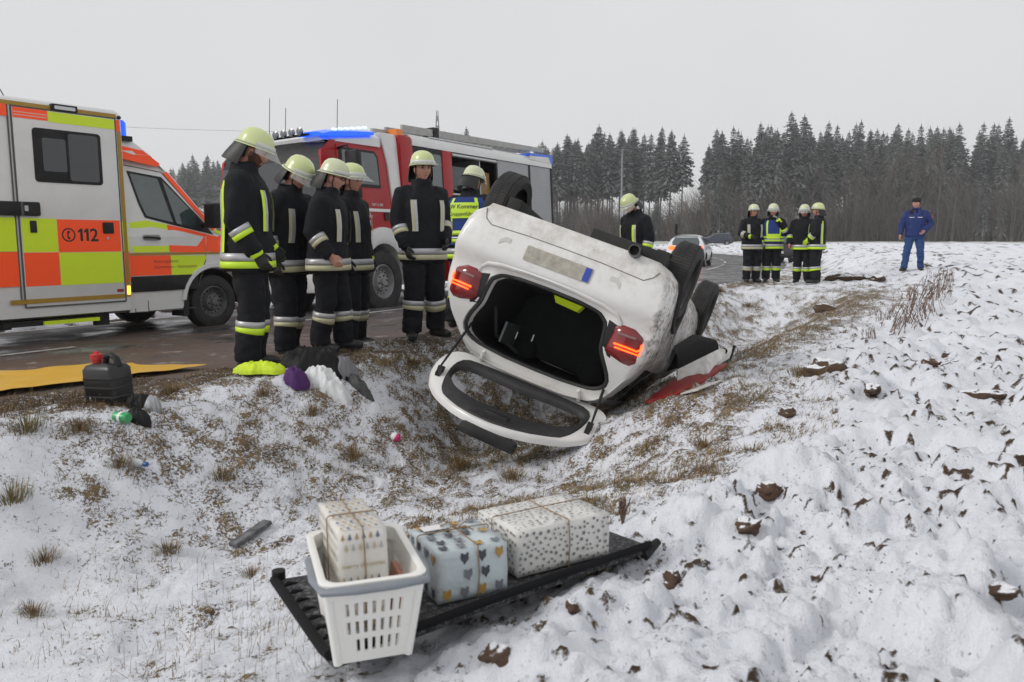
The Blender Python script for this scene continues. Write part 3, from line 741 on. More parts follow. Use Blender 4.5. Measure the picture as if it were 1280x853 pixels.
# roof fairing of the box over the cab
fr = M(); 
def fsec(x, z, w_): return [(x, -w_, z-.20 if x < -1.0 else z-.05), (x, -w_*.97, z-.03), (x, -w_*.8, z), (x, 0, z+.03), (x, w_*.8, z), (x, w_*.97, z-.03), (x, w_, z-.20 if x < -1.0 else z-.05)]
fr.grid([fsec(-1.235, 2.45, .96), fsec(-1.05, 2.41, .95), fsec(-.80, 2.27, .92), fsec(-.62, 2.13, .88), fsec(-.55, 2.06, .86)])
fr.obj('roof_fairing', white_p, amb, 40)
OR = lambda x, z, d: (x, -(.95 - .10*max(0, x+1.2))-d, z)
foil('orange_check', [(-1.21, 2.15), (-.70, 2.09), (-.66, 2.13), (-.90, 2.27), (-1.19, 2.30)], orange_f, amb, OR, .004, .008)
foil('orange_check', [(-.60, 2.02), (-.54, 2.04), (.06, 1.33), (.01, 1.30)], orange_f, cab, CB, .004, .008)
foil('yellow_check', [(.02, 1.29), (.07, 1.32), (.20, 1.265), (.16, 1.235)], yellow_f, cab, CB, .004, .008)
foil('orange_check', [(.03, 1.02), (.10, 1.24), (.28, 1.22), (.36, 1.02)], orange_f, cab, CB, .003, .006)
# door glass
gw = M().prism([(-1.09, 2.02), (-.63, 1.97), (-.13, 1.44), (.02, 1.25), (-.50, 1.355), (-.94, 1.455), (-1.0, 1.62)], CB, .002, .006).obj('door_window', black_pl, cab, 0)
M().prism([(-1.06, 1.99), (-.69, 1.945), (-.56, 1.40), (-.92, 1.48), (-.975, 1.63)], CB, .0065, .009).obj('pane', glass_c, gw, 0)
M().prism([(-.63, 1.93), (-.21, 1.50), (-.24, 1.335), (-.51, 1.39)], CB, .0065, .009).obj('pane', glass_c, gw, 0)
gl = M()
for p, q in (((-1.165, 2.08), (-1.16, .30)), ((-1.16, .30), (-.99, .295)), ((-1.00, 1.40), (-.985, .30)), ((-.985, .30), (-.30, .30)), ((-.27, .53), (-.12, .92)), ((-.12, .92), (-.10, 1.26)), ((-1.14, 2.09), (-.62, 2.03)), ((-.62, 2.03), (-.08, 1.42))):
    strip(gl, p, q, CB, .011, .0005, .0035)
gl.obj('door_gap', grey_line, cab, 0)
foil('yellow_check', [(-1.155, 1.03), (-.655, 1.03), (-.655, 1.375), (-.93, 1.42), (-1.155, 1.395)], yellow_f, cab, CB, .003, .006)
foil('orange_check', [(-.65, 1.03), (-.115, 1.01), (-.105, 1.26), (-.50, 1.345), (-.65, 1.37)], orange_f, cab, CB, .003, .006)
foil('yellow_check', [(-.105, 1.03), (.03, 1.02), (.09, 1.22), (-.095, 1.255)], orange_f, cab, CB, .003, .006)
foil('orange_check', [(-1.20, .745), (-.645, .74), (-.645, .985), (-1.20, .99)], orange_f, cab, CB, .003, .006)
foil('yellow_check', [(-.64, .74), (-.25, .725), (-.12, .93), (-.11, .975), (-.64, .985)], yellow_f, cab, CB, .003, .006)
foil('contour_stripe', rect(-1.20, .10, .992, 1.022), gold_f, cab, CB, .003, .0075)
M().prism(rrect(-1.20, -.26, .545, .735, .01), CB, .004, .02).obj('rub_strip', black_pl, cab, 30, bevel=.005)
M().prism(rrect(-1.01, -.77, 1.175, 1.245, .03), CB, .006, .012).obj('handle_recess', mat('grey recess', (.3, .3, .3), .5), cab, 0)
M().tube([CB(-1.0, 1.21, .012), CB(-.96, 1.215, .04), CB(-.82, 1.205, .04), CB(-.78, 1.195, .012)], .014, 6).obj('door_handle', black_pl, cab, 60)
for ln_, zz_ in (('Rettungsdienst', .895), ('Stammheim - Heimstetten', .825)): text_obj('lettering', ln_, .058, mat('dark red print', (.22, .05, .03), .5), cab, lambda u, v, d: CB(-.88+u, zz_+v, .0062+d), .001, 'LEFT')
al = M(); al.grid([[CB(A0[0]+r_*cos(a), A0[1]+r_*sin(a), o_) for a in np.linspace(pi-.1, .1, 16)] for r_, o_ in ((RA+.055, .002), (RA+.05, .022), (RA, .022), (RA-.02, -.02))])
al.obj('wheel_arch_lip', white_p, cab, 60)
il = M(); il.grid([[(A0[0]+RA*cos(a), y, A0[1]+RA*sin(a)) for a in np.linspace(pi+.1, -.1, 14)] for y in (-.96, -.45)]); il.obj('arch_liner', dark_ub, cab, 60)
M().prism([(-.50, .20), (-.42, .20), (-.40, .62), (-.46, .55)], CB, -.25, .01).obj('mud_flap', dark_ub, cab, 0)
hl = M().prism([(.50, .80), (.78, .84), (.72, 1.03), (.42, 1.14), (.40, 1.05)], CB, .001, .012).obj('headlight', lamp_w, cab, 0)
M().ell(CB(.17, 1.13, .015), (.045, .012, .03), 10, 6).obj('indicator', amber_em, cab, 60)
M().box(.78, .98, -.93, .93, .36, .70).obj('front_bumper', black_pl, cab, 30, bevel=.04)
mr = M().tube([CB(-.12, 1.36, 0), CB(-.12, 1.40, .12)], .03, 6).obj('mirror_arm', black_pl, cab, 60)
M().box(-.20, -.07, -1.30, -1.09, 1.33, 1.65).obj('mirror', black_pl, cab, 40, bevel=.03, bseg=3)
for y, s_ in ((-.86, -1), (.86, 1)):
    wheel(amb, (0, y, .355), .355, .235, s_); wheel(amb, (-3.10, y*1.05, .355), .355, .235, s_)
# ------------------------------------------------------------------ fire engine (x forward towards the ambulance, y left = the side in view)
TL = radians(29); tf = -np.array([sin(TL), cos(TL), 0]); tl_ = np.array([cos(TL), -sin(TL), 0])
HW = 1.16
tm = frame(tf, tl_, np.array([-2.116, 13.934, -.20]), 0.); 
tilt = radians(3.0)
upv = np.array([0, 0, 1.])*cos(tilt) - tl_*sin(tilt); lv = tl_*cos(tilt)+np.array([0, 0, 1.])*sin(tilt)
tm[:3, 1] = lv; tm[:3, 2] = upv; tm[:3, 3] -= lv*HW
eng = thing('fire_engine', 'red and white fire engine with blue light bar, open locker and roof ladder', 'fire engine', matrix=tm)
def F(s, z, d=0.): return (-s, HW+d, z)          # s measured rearwards from the front axle
def FC(s, z, d=0.): return (-s, HW-.02-.05*max(0, z-1.5)+d, z)
shut = NT('roller shutter'); wv = shut.t.nodes.new('ShaderNodeTexWave'); wv.wave_type = 'BANDS'; wv.bands_direction = 'Z'; wv.inputs['Scale'].default_value = 9; shut.t.links.new(shut.tc.outputs['Object'], wv.inputs[0])
shut_m = shut.out(shut.mix(shut.noise(3, 4, .6), (.30, .31, .32), (.40, .41, .42)), .45, wv.outputs['Fac'], .35, .01); shut.b.inputs['Metallic'].default_value = .35
# chassis and body shell around the lockers (left side has real openings)
ch = M(); ch.box(-6.4, 1.2, -.9, .9, .55, .85); ch.box(-6.5, -.75, -1.1, 1.1, .85, 1.0); ch.obj('chassis', dark_ub, eng, 0)
bd = M()
bd.box(-6.55, -1.0, -HW, HW-.75, 1.0, 2.95)                       # core
bd.box(-6.55, -1.0, HW-.75, HW-.02, 2.90, 2.955)
bd.box(-6.555, -6.50, -HW, HW, .95, 2.96)
bd.obj('body_core', mat('locker interior', (.06, .06, .065), .6, vary=.4), eng, 0)
rf = M()
def rsec(x): return [(x, -HW-.01, 2.90), (x, -HW-.01, 3.0), (x, -HW+.06, 3.10), (x, -HW+.2, 3.13), (x, HW-.2, 3.13), (x, HW-.06, 3.10), (x, HW+.01, 3.0), (x, HW+.01, 2.90)]
rf.rings([rsec(-.98), rsec(-6.56)]); rf.obj('roof_trim', white_p, eng, 40)
for s0, s1 in ((.62, .98), (1.92, 2.24)):
    M().prism(rect(s0, s1, .95, 2.90), F, -.05, .006).obj('red_pillar', red_p, eng, 30, bevel=.004)
M().prism(rect(.98, 1.92, .95, 1.70), F, -.05, .004).obj('crew_door_lower', red_p, eng, 0)
cw = M().prism(rrect(.99, 1.91, 1.72, 2.89, .05), F, -.05, .0).obj('crew_window', black_pl, eng, 0)
M().prism(rrect(1.03, 1.87, 1.78, 2.80, .05), F, .001, .006).obj('pane', glass_c, cw, 0)
M().box(-.98, -.60, -HW+.02, HW-.01, 2.0, 3.06).obj('cab_rear_bulkhead', red_p, eng, 30, bevel=.05)
M().prism(rect(2.24, 3.95, .75, 1.55), F, -.05, .004).obj('locker_lower_panel', red_p, eng, 0)
ws = M()
for z in (1.02, 1.10, 1.30, 1.38): ws.prism(rect(2.26, 3.0, z, z+.05), F, .0045, .007)
ws.obj('white_stripe', wht_txt, eng, 0)
for s0, s1 in ((3.97, 5.40), (5.46, 6.50)):
    M().prism(rect(s0, s1, 1.15 if s0 < 5 else .85, 2.89), F, -.06, -.008).obj('roller_shutter', shut_m, eng, 0)
for s_ in (3.955, 5.43, 6.53): M().prism(rect(s_-.03, s_+.03, .8, 2.90), F, -.05, .008).obj('shutter_rail', black_pl, eng, 0)
M().prism(rect(3.9, 6.5, .75, 1.14), F, -.08, -.02).obj('side_skirt', red_p, eng, 0)
# locker contents
lk = M(); lk.prism(rect(2.26, 3.92, 2.10, 2.13), F, -.7, -.05); lk.prism(rect(2.26, 3.92, 1.55, 1.58), F, -.7, -.05); lk.prism(rect(3.32, 3.35, 1.58, 2.85), F, -.7, -.04)
lk.obj('locker_shelf', alu, eng, 0)
cabn = M().prism(rect(2.32, 3.28, 2.20, 2.66), F, -.6, -.10).obj('equipment_box', mat('grey equipment', (.10, .115, .12), .5, vary=.4), eng, 30, bevel=.02)
M().prism(rect(3.42, 3.85, 2.16, 2.62), F, -.5, -.12).obj('equipment_box', mat('ochre equipment', (.30, .17, .04), .6, vary=.4), eng, 30, bevel=.02)
rb = M().tube([F(2.24, 2.845, .0), F(3.92, 2.845, .0)], .035, 8).obj('shutter_roll', alu, eng, 60)
for c_, s0, m_ in (((.42, .22, .01), 2.42, 'yellow'), ((.45, .02, .02), 2.78, 'red')):
    hm = mat(m_+' hose', c_, .6, vary=.3)
    t = M()
    for q in range(5):
        R_ = .22-.012*q; t.tube([F(s0+.07*q/4+.11*cos(a)*(1-.03*q), 1.84+R_*sin(a), -.10-.06*q) for a in np.linspace(0, 2*pi, 22)], .028, 6, cap=False)
    t.obj('coiled_hose', hm, eng, 60)
M().prism(rrect(3.08, 3.34, 1.95, 2.08, .03), F, -.4, -.05).obj('hand_lamp', yellow_f, eng, 30)
M().prism(rrect(3.0, 3.12, 2.02, 2.14, .02), F, -.3, -.04).obj('hose_coupling', alu, eng, 30)
# blue rear corner light, roof ladder, rails
M().prism([(5.46, 3.02), (6.56, 2.995), (6.56, 3.17), (5.47, 3.125)], F, -.3, .016).obj('roof_corner_cover', white_p, eng, 30, bevel=.01)
bb = M(); bb.prism([(5.44, 3.105), (6.575, 3.155), (6.575, 3.20), (5.45, 3.165)], F, -.3, .022); bb.prism([(6.40, 3.155), (6.585, 3.155), (6.60, 2.99), (6.52, 3.02)], F, -.3, .024); bb.obj('blue_rear_light', mat('blue lens', (.02, .10, .50), .15, emit=(.02, .12, .7), estr=.25), eng, 20)
lad = M()
for y in (.62, .98):
    lad.prism([(.9, 3.14), (6.45, 3.27), (6.45, 3.37), (.9, 3.27)], lambda s, z, d, y_=y: (-s, y_+d, z), 0, .05)
for k in range(19): 
    s_ = 1.0+.29*k; lad.tube([(-s_, .64, 3.20+.0235*(s_-.9)), (-s_, 1.0, 3.20+.0235*(s_-.9))], .017, 6)
lad.prism([(.2, 3.06), (1.0, 3.10), (1.0, 3.17), (.2, 3.14)], lambda s, z, d: (-s, .86+d, z), 0, .05)
tag(lad.obj('ladder', mat('weathered aluminium', (.42, .42, .40), .5, .5, vary=.5, vscale=6), None, 30), 'aluminium ladder lying on the fire engine roof', 'ladder').matrix_world = Matrix(tm)
rl = M(); rl.tube([F(.85, 3.085, -.12), F(5.0, 3.12, -.12)], .022, 6); rl.tube([F(1.6, 3.10, -.07), F(3.9, 3.115, -.07)], .03, 6)
for s_ in (1.0, 2.4, 3.8, 4.9): rl.tube([F(s_, 3.06, -.14), F(s_, 3.13, -.12)], .015, 5)
rl.obj('roof_rail', alu, eng, 60)
tag(M().prism([(4.1, 3.33), (6.3, 3.39), (6.3, 3.43), (4.1, 3.36)], lambda s, z, d: (-s, .5+d, z), -.25, .09).obj('hose_bridge', red_p, None, 30), 'flat red hose bridge stowed at the rear of the fire engine roof', 'hose bridge').matrix_world = Matrix(tm)
M().prism(rect(1.85, 2.02, 3.13, 3.33), lambda s, z, d: (-s, .8+d, z), 0, .25).obj('ladder_clamp', black_pl, eng, 0)
M().prism(rect(.62, .8, 3.05, 3.16), lambda s, z, d: (-s, .9+d, z), 0, .2).obj('orange_marker', mat('orange dim', (.7, .2, .03), .4, emit=(1, .25, .02), estr=.08), eng, 0)
# cab
cpoly = [(-1.40, .62), (-.66, .62)] + [(RA2*cos(a), .56+RA2*sin(a)) for RA2 in (.66,) for a in np.linspace(pi-.05, .35, 12)] + [(.66, .95), (.62, 2.80), (.10, 2.84), (-1.10, 2.80), (-1.32, 2.62), (-1.45, 1.75), (-1.47, .62)]
cc = M()
for sg in (1, -1):
    cc.prism([p for p in cpoly], lambda s, z, d, q=sg: (-s, q*(HW-.02-.05*max(0, z-1.5)-d), z), 0, .05)
def xs(s, z): w_ = HW-.03-.05*max(0, z-1.5); return [(-s+.12*(1-t*t), t*w_, z) for t in np.linspace(-1, 1, 9)]
cc.grid([xs(-1.47, .62), xs(-1.47, 1.2), xs(-1.45, 1.75)])
cabF = cc.obj('cab', red_p, eng, 30)
M().grid([xs(-1.445, 1.76), xs(-1.335, 2.50)]).obj('windscreen', glass_d, cabF, 180)
M().grid([xs(-1.335, 2.505), xs(-1.28, 2.66), xs(-1.12, 2.80)]).obj('windscreen_header', black_pl, cabF, 180)
rc = M()
def csec(s, z, ww): return [(-s, -ww, 2.79), (-s, -ww, z-.1), (-s, -ww+.12, z), (-s, ww-.12, z), (-s, ww, z-.1), (-s, ww, 2.79)]
rc.rings([csec(-1.2, 2.86, HW-.10), csec(-.9, 2.93, HW-.08), csec(.12, 3.04, HW-.05)]); rc.obj('cab_roof', white_p, cabF, 40)
wp = M(); wp.prism([(.14, 3.05), (.55, 3.06), (.68, 2.95), (.70, 1.2), (.46, 1.25), (.35, 1.75), (.30, 2.5), (.22, 2.82)], FC, -.25, .03); wp.obj('cab_rear_panel', white_p, cabF, 30, bevel=.03)
dr = M().prism([(-1.04, .80), (-.60, .80), (-.62, 1.0), (-.45, 1.25), (.0, 1.40), (.27, 1.32), (.30, 1.75), (.24, 2.55), (.16, 2.74), (-.98, 2.74)], FC, .002, .014)
drr = dr.obj('cab_door', red_p, cabF, 30, bevel=.006)
wfr = M().prism([(-.98, 2.10), (.06, 2.10), (.05, 2.62), (-.03, 2.71), (-.92, 2.71)], FC, .012, .018).obj('window_frame', black_pl, drr, 0)
M().prism([(-.90, 2.15), (.02, 2.15), (.01, 2.60), (-.05, 2.67), (-.86, 2.67)], FC, .0185, .021).obj('pane', glass_c, wfr, 0)
M().prism(rect(-1.0, .30, 1.705, 1.755), FC, .0145, .018).obj('white_stripe', wht_txt, drr, 0)
M().prism(rrect(.08, .20, 1.56, 1.70, .01), FC, .0185, .03).obj('door_handle', black_pl, drr, 0)
text_obj('lettering', 'TGM 13.290', .06, wht_txt, drr, lambda u, v, d: FC(-.09+u, 1.80+v, .016+d), .001, shear=.2)
text_obj('lettering', 'Feuerwehr', .085, wht_txt, drr, lambda u, v, d: FC(-.42+u, 1.60+v, .016+d), .001)
text_obj('lettering', 'Hausen', .08, wht_txt, drr, lambda u, v, d: FC(-.32+u, 1.30+v, .016+d), .001)
M().prism([(-.42, 1.47), (-.36, 1.42), (-.30, 1.47), (-.30, 1.56), (-.42, 1.56)], FC, .0155, .018).obj('crest', mat('crest silver blue', (.35, .42, .5), .4), drr, 0)
fa = M(); fa.grid([[FC(r_*cos(a), .56+r_*1.12*sin(a), o_) for a in np.linspace(pi+.12, -.18, 22)] for r_, o_ in ((.80, .0), (.79, .05), (.62, .06), (.55, .03), (.54, -.35))]); fa.obj('front_fender', white_p, cabF, 50)
for sg in (1,):
    M().rings([[(-s_, sg*y, z) for y, z in ((.62, z0), (.62, z0+h_), (.75, z0+h_+.03), (1.0, z0+h_+.02), (1.13, z0+h_-.02), (1.13, z0-.02))] for s_, z0, h_ in ((-1.30, 2.86, .03), (-1.1, 2.88, .06), (-.60, 2.925, .07), (-.05, 2.99, .05))]).obj('blue_light_bar', blue_em, eng, 40)
fl = M()
for k in range(6): s_ = -1.02+.15*k; fl.box(-s_-.045, -s_+.045, 1.10, 1.135, 2.95+.022*k, 2.975+.022*k)
fl.obj('flash_strip', blue_w, eng, 0)
for k in range(5):
    M().lathe([(.03, -.03), (.058, 0), (.062, .03), (.05, .035), (.001, .04)], 12, T=TR(1.36, .05+.17*k, 2.93, ry=pi/2)).obj('roof_spotlight', mat('dark chrome', (.20, .21, .22), .2, .9), eng, 60)
M().tube([(1.32, -.2, 2.88), (1.32, .85, 2.88)], .02, 6).obj('spotlight_bar', black_pl, eng, 60)
for (x_, y_, a, b_) in ((.70, .9, 3.0, 3.50), (1.3, .35, 2.9, 3.35), (1.3, .0, 2.9, 3.55)):
    M().tube([(x_, y_, a), (x_-.12*(b_-a), y_, b_)], .007, 4).obj('antenna', black_pl, eng, 0)
ma_ = M(); ma_.tube([FC(-.95, 2.68, .02), FC(-1.0, 2.70, .25), FC(-.98, 2.1, .28), FC(-.95, 1.95, .02)], .02, 6); ma_ = ma_.obj('mirror_arm', black_pl, cabF, 60)
M().box(.88, 1.02, HW+.12, HW+.36, 2.12, 2.62).obj('mirror', black_pl, cabF, 40, bevel=.04); M().box(.88, 1.02, HW+.12, HW+.34, 1.86, 2.08).obj('mirror', black_pl, cabF, 40, bevel=.04)
M().box(.80, 1.62, -HW+.02, HW-.02, .42, .80).obj('front_bumper', white_p, eng, 40, bevel=.06)
wi = M(); wi.tube([(1.46, .5, 1.80), (1.50, -.2, 2.1)], .012, 5); wi.tube([(1.46, -.5, 1.80), (1.50, -1.0, 2.15)], .012, 5); wi.obj('wiper', black_pl, cabF, 0)
M().prism(rrect(-.55, .55, 1.05, 1.45, .06), lambda u, v, d: (1.585+d, u, v), 0, .02).obj('grille', black_pl, cabF, 0)
M().box(-1.6, -.75, HW-.35, HW-.05, .55, .95).obj('battery_box', dark_ub, eng, 30, bevel=.03)
M().box(-3.2, -2.0, HW-.30, HW-.02, .45, .98).obj('side_locker', red_p, eng, 30, bevel=.03)
for y, s_ in ((HW-.17, 1), (-HW+.17, -1)):
    wheel(eng, (0, y, .53), .53, .30, s_, rim=mat('truck rim', (.30, .30, .31), .5, .3, vary=.6, vscale=10, col2=(.10, .09, .08)), rimr=.56); wheel(eng, (-4.1, y, .53), .53, .30, s_)
# ------------------------------------------------------------------ cars
def resample_polar(half, c, n):
    """half outline (x>=0) from bottom centre to top centre -> full ring of 2n points by angle round (0,c)"""
    P = np.array(half, float); q = P.copy(); q[:, 1] -= c
    # densify
    D = []
    for i in range(len(q)-1):
        for t in np.linspace(0, 1, 12, endpoint=False): D.append(q[i]*(1-t)+q[i+1]*t)
    D.append(q[-1]); D = np.array(D)
    a = np.arctan2(D[:, 1], D[:, 0]); r = np.hypot(D[:, 0], D[:, 1])
    o = np.argsort(a); a = a[o]; r = r[o]
    t = (np.arange(n)+.5)/n*pi-pi/2
    rr = np.interp(t, a, r)
    k = np.array([.12, .76, .12]); rp = np.r_[rr[:1], rr, rr[-1:]]; rr = np.convolve(rp, k, 'valid')
    R = np.stack([rr*np.cos(t), rr*np.sin(t)+c], 1)
    L = R[::-1]*np.array([-1, 1])
    return np.concatenate([R, L])
CZ_ = 1.0; NH = 44
SEC = {  # y: half sections
 .32: [(0,.25),(.5,.25),(.74,.255),(.835,.30),(.875,.42),(.885,.60),(.885,.80),(.865,.95),(.80,1.08),(.72,1.20),(.645,1.32),(.54,1.41),(.3,1.445),(0,1.45)],
 .75: [(0,.24),(.6,.24),(.76,.25),(.84,.30),(.878,.42),(.89,.60),(.89,.80),(.87,.95),(.80,1.08),(.725,1.20),(.65,1.33),(.55,1.43),(.3,1.47),(0,1.475)],
 1.5: [(0,.22),(.6,.22),(.76,.23),(.80,.25),(.86,.36),(.87,.60),(.875,.80),(.86,.96),(.79,1.08),(.72,1.20),(.65,1.34),(.56,1.45),(.3,1.49),(0,1.495)],
 2.1: [(0,.22),(.6,.22),(.76,.23),(.80,.25),(.86,.36),(.87,.60),(.875,.80),(.86,.96),(.79,1.07),(.72,1.19),(.65,1.32),(.56,1.41),(.3,1.45),(0,1.455)],
 2.6: [(0,.22),(.6,.22),(.76,.23),(.80,.25),(.86,.36),(.875,.60),(.88,.80),(.86,.94),(.80,1.02),(.74,1.08),(.68,1.13),(.58,1.18),(.3,1.21),(0,1.22)],
 2.95: [(0,.22),(.6,.22),(.76,.23),(.80,.25),(.87,.40),(.885,.60),(.885,.78),(.86,.90),(.80,.955),(.74,.975),(.66,.99),(.5,1.005),(.3,1.015),(0,1.02)],
 3.5: [(0,.24),(.6,.24),(.76,.25),(.80,.28),(.86,.42),(.87,.60),(.86,.74),(.82,.84),(.76,.88),(.66,.91),(.5,.93),(.4,.94),(.3,.945),(0,.95)],
 3.9: [(0,.26),(.5,.26),(.66,.28),(.70,.30),(.76,.42),(.77,.56),(.75,.68),(.70,.76),(.62,.80),(.5,.82),(.4,.83),(.3,.835),(.2,.84),(0,.84)],
 4.05: [(0,.32),(.4,.32),(.48,.335),(.52,.35),(.58,.44),(.60,.54),(.58,.62),(.54,.68),(.48,.71),(.4,.73),(.3,.74),(.2,.745),(.1,.75),(0,.75)]}
KEYS = sorted(SEC)
def cpick(y): return 1.0 if y < 2.7 else max(.60, 1.0-(y-2.7)*.42)
def section(y):
    k = np.searchsorted(KEYS, y); k = min(max(k, 1), len(KEYS)-1); a, b_ = KEYS[k-1], KEYS[k]; t = np.clip((y-a)/(b_-a), 0, 1)
    hlf = np.array(SEC[a])*(1-t)+np.array(SEC[b_])*t
    return resample_polar(hlf, cpick(y), NH)
def y_rear(z):
    zs = [.20, .26, .30, .36, .45, .60, .665, .70, .74, .98, 1.10, 1.42, 1.5]
    ys = [.15, .085, .055, .025, .01, .0, .01, .05, .09, .12, .19, .46, .54]
    return np.interp(z, zs, ys)
OPEN = [(0,.715),(.25,.72),(.42,.74),(.50,.80),(.515,.90),(.525,1.0),(.59,1.10),(.645,1.20),(.63,1.28),(.52,1.335),(.25,1.36),(0,1.365)]
def car_shell(parent, paint, opened, glass=glass_d):
    O = section(.32); P = resample_polar(OPEN, CZ_, NH)
    rings = []
    ts = [0, .025, .06, .11, .18, .27, .36, .46, .56, .66, .74, .82, .9, 1.0]
    for t in ts:
        xz = O*(1-t)+P*t; y = y_rear(xz[:, 1])
        rnd = (np.clip(1-t/.13, 0, 1)**2)
        lowz = sst(.55, .3, xz[:, 1])
        y = y*(1-rnd)+np.maximum(y, .24*(1-.75*lowz*(np.abs(xz[:, 0]) < .7)))*rnd + .12*np.clip(np.abs(xz[:, 0])-.62, 0, 1)**1.2*(1-rnd)
        rings.append(np.stack([xz[:, 0], y, xz[:, 1]], 1))
    rear = rings[::-1]
    ys = [.32, .38, .44, .5, .57, .64, .75, .86, .93, 1.0, 1.06, 1.12, 1.2, 1.35, 1.5, 1.65, 1.8, 1.95, 2.1, 2.2, 2.3, 2.4, 2.5, 2.6, 2.7, 2.82, 2.9, 2.96, 3.02, 3.1, 3.2, 3.3, 3.4, 3.5, 3.6, 3.66, 3.72, 3.8, 3.9, 3.98, 4.05]
    body = []
    for y in ys:
        s_ = section(y); body.append(np.stack([s_[:, 0], np.full(len(s_), y), s_[:, 1]], 1))
    # last rear ring has y<=.32 partly: pull body's first ring onto it
    body[0] = rear[-1]
    allr = np.array(rear[:-1]+body); k, n = allr.shape[:2]
    if opened:            # crash dents
        q = allr.reshape(-1, 3); r_ = q-np.array([0, 1.8, .8]); r_ /= np.linalg.norm(r_, axis=1)[:, None]
        dn = (fbm3(q, 2.6, 3, 71)-.5)*.030*sst(.5, .85, np.abs(q[:, 0]))*sst(.2, .6, q[:, 1]) + (fbm3(q, 5., 2, 73)-.5)*.007*sst(.02, .2, q[:, 1])
        cre = .035*np.exp(-((q[:, 0]+.87)/.12)**2-((q[:, 2]-1.02-.25*(q[:, 1]-.5))/.05)**2)*sst(.25, .5, q[:, 1])*sst(1.6, 1.1, q[:, 1])
        allr = (q+r_*(dn-cre)[:, None]).reshape(k, n, 3)
    f = []; mi = []
    for i in range(k-1):
        for j in range(n):
            q = (i*n+j, i*n+(j+1) % n, (i+1)*n+(j+1) % n, (i+1)*n+j)
            cpt = allr.reshape(-1, 3)[list(q)].mean(0); x, y, z = cpt
            if abs(x) > .48 and ((y-.72)**2+(z-.30)**2 < .345**2 or (y-3.22)**2+(z-.30)**2 < .345**2): continue
            m_ = 0
            if z < .275 and abs(x) < .78 and .2 < y: m_ = 1
            if y > .62 and z > 1.02 and z < 1.37 and abs(x) > .6 and y < 2.5 and not (1.02 < y < 1.06 or 1.65 < y < 1.72) and z < 1.37-.62*max(0, y-2.05): m_ = 2
            if 2.0 < y < 2.93 and abs(x) < .66 and z > 1.04 and z < 1.44-.50*(y-2.05): m_ = 2
            f.append(q); mi.append(m_)
    m = M().add(allr.reshape(-1, 3), f, mi)
    m.add(allr[-1], [tuple(range(n))], 0)
    if not opened: m.add(allr[0], [tuple(range(n))], 0)
    o = m.obj('body', [paint, dark_ub, glass], parent, 55)
    # arch lips and liners
    for yc, nm in ((.72, 0), (3.22, 0)):
        for sg in (-1, 1):
            a = np.linspace(pi+.15, -.15, 26)
            G = []
            for r_, off in ((.385, .0), (.375, .018), (.33, .014), (.325, -.02), (.32, -.30)):
                row = []
                for t in a:
                    y = yc+r_*cos(t); z = .30+r_*sin(t)
                    hs = section(float(np.clip(y, .32, 4.0))); hs = hs[:NH]; zx = np.interp(z, hs[:, 1], hs[:, 0])
                    if r_ < .323: zx = .86
                    row.append((sg*(zx+off), y, z))
                G.append(row)
            M().grid(G).obj('wheel_arch', dark_ub, o, 60)
    return o, P
wreck_white = NT('dirty white paint')
n_a = wreck_white.noise(3.5, 6, .65); n_b = wreck_white.noise(22, 5, .65); n_c = wreck_white.noise(70, 4, .7)
sx = wreck_white.t.nodes.new('ShaderNodeSeparateXYZ'); wreck_white.t.links.new(wreck_white.tc.outputs['Object'], sx.inputs[0])
lowd = wreck_white.ramp(sx.outputs[2], .75, .28)
dirt = wreck_white.ramp(wreck_white.ma('ADD', wreck_white.ma('ADD', wreck_white.ma('MULTIPLY', n_a, .7), wreck_white.ma('MULTIPLY', n_b, .4)), wreck_white.ma('MULTIPLY', lowd, .22)), .58, .95)
spots = wreck_white.ma('MULTIPLY', wreck_white.ramp(n_c, .63, .72), wreck_white.ramp(wreck_white.ma('ADD', n_a, wreck_white.ma('MULTIPLY', lowd, .2)), .5, .75))
left_d = wreck_white.ma('MULTIPLY', wreck_white.ramp(sx.outputs[0], -.74, -.90), wreck_white.ramp(wreck_white.ma('ADD', n_b, wreck_white.ma('MULTIPLY', n_a, .6)), .72, .95))
cw_ = wreck_white.mix(wreck_white.ma('MULTIPLY', dirt, .72), (.73, .72, .70), (.40, .36, .31))
cw_ = wreck_white.mix(wreck_white.ma('MAXIMUM', spots, left_d), cw_, (.06, .04, .03))
wreck_m = wreck_white.out(cw_, wreck_white.ma('ADD', .28, wreck_white.ma('MULTIPLY', dirt, .4)), n_a, .04, .02); wreck_white.b.inputs['Coat Weight'].default_value = .3
CR = np.array([[-0.8871662, 0.2766557, -0.3693206], [0.3269168, 0.9416689, -0.0799074], [0.3256709, -0.1916283, -0.9258602]])
CT = np.array([0.538, 6.175, 1.361])
cm = np.eye(4); cm[:3, :3] = CR; cm[:3, 3] = CT
car = thing('overturned_car', 'dirty white hatchback lying on its roof in the ditch with open boot', 'car', matrix=cm)
shell, OP = car_shell(car, wreck_m, True)
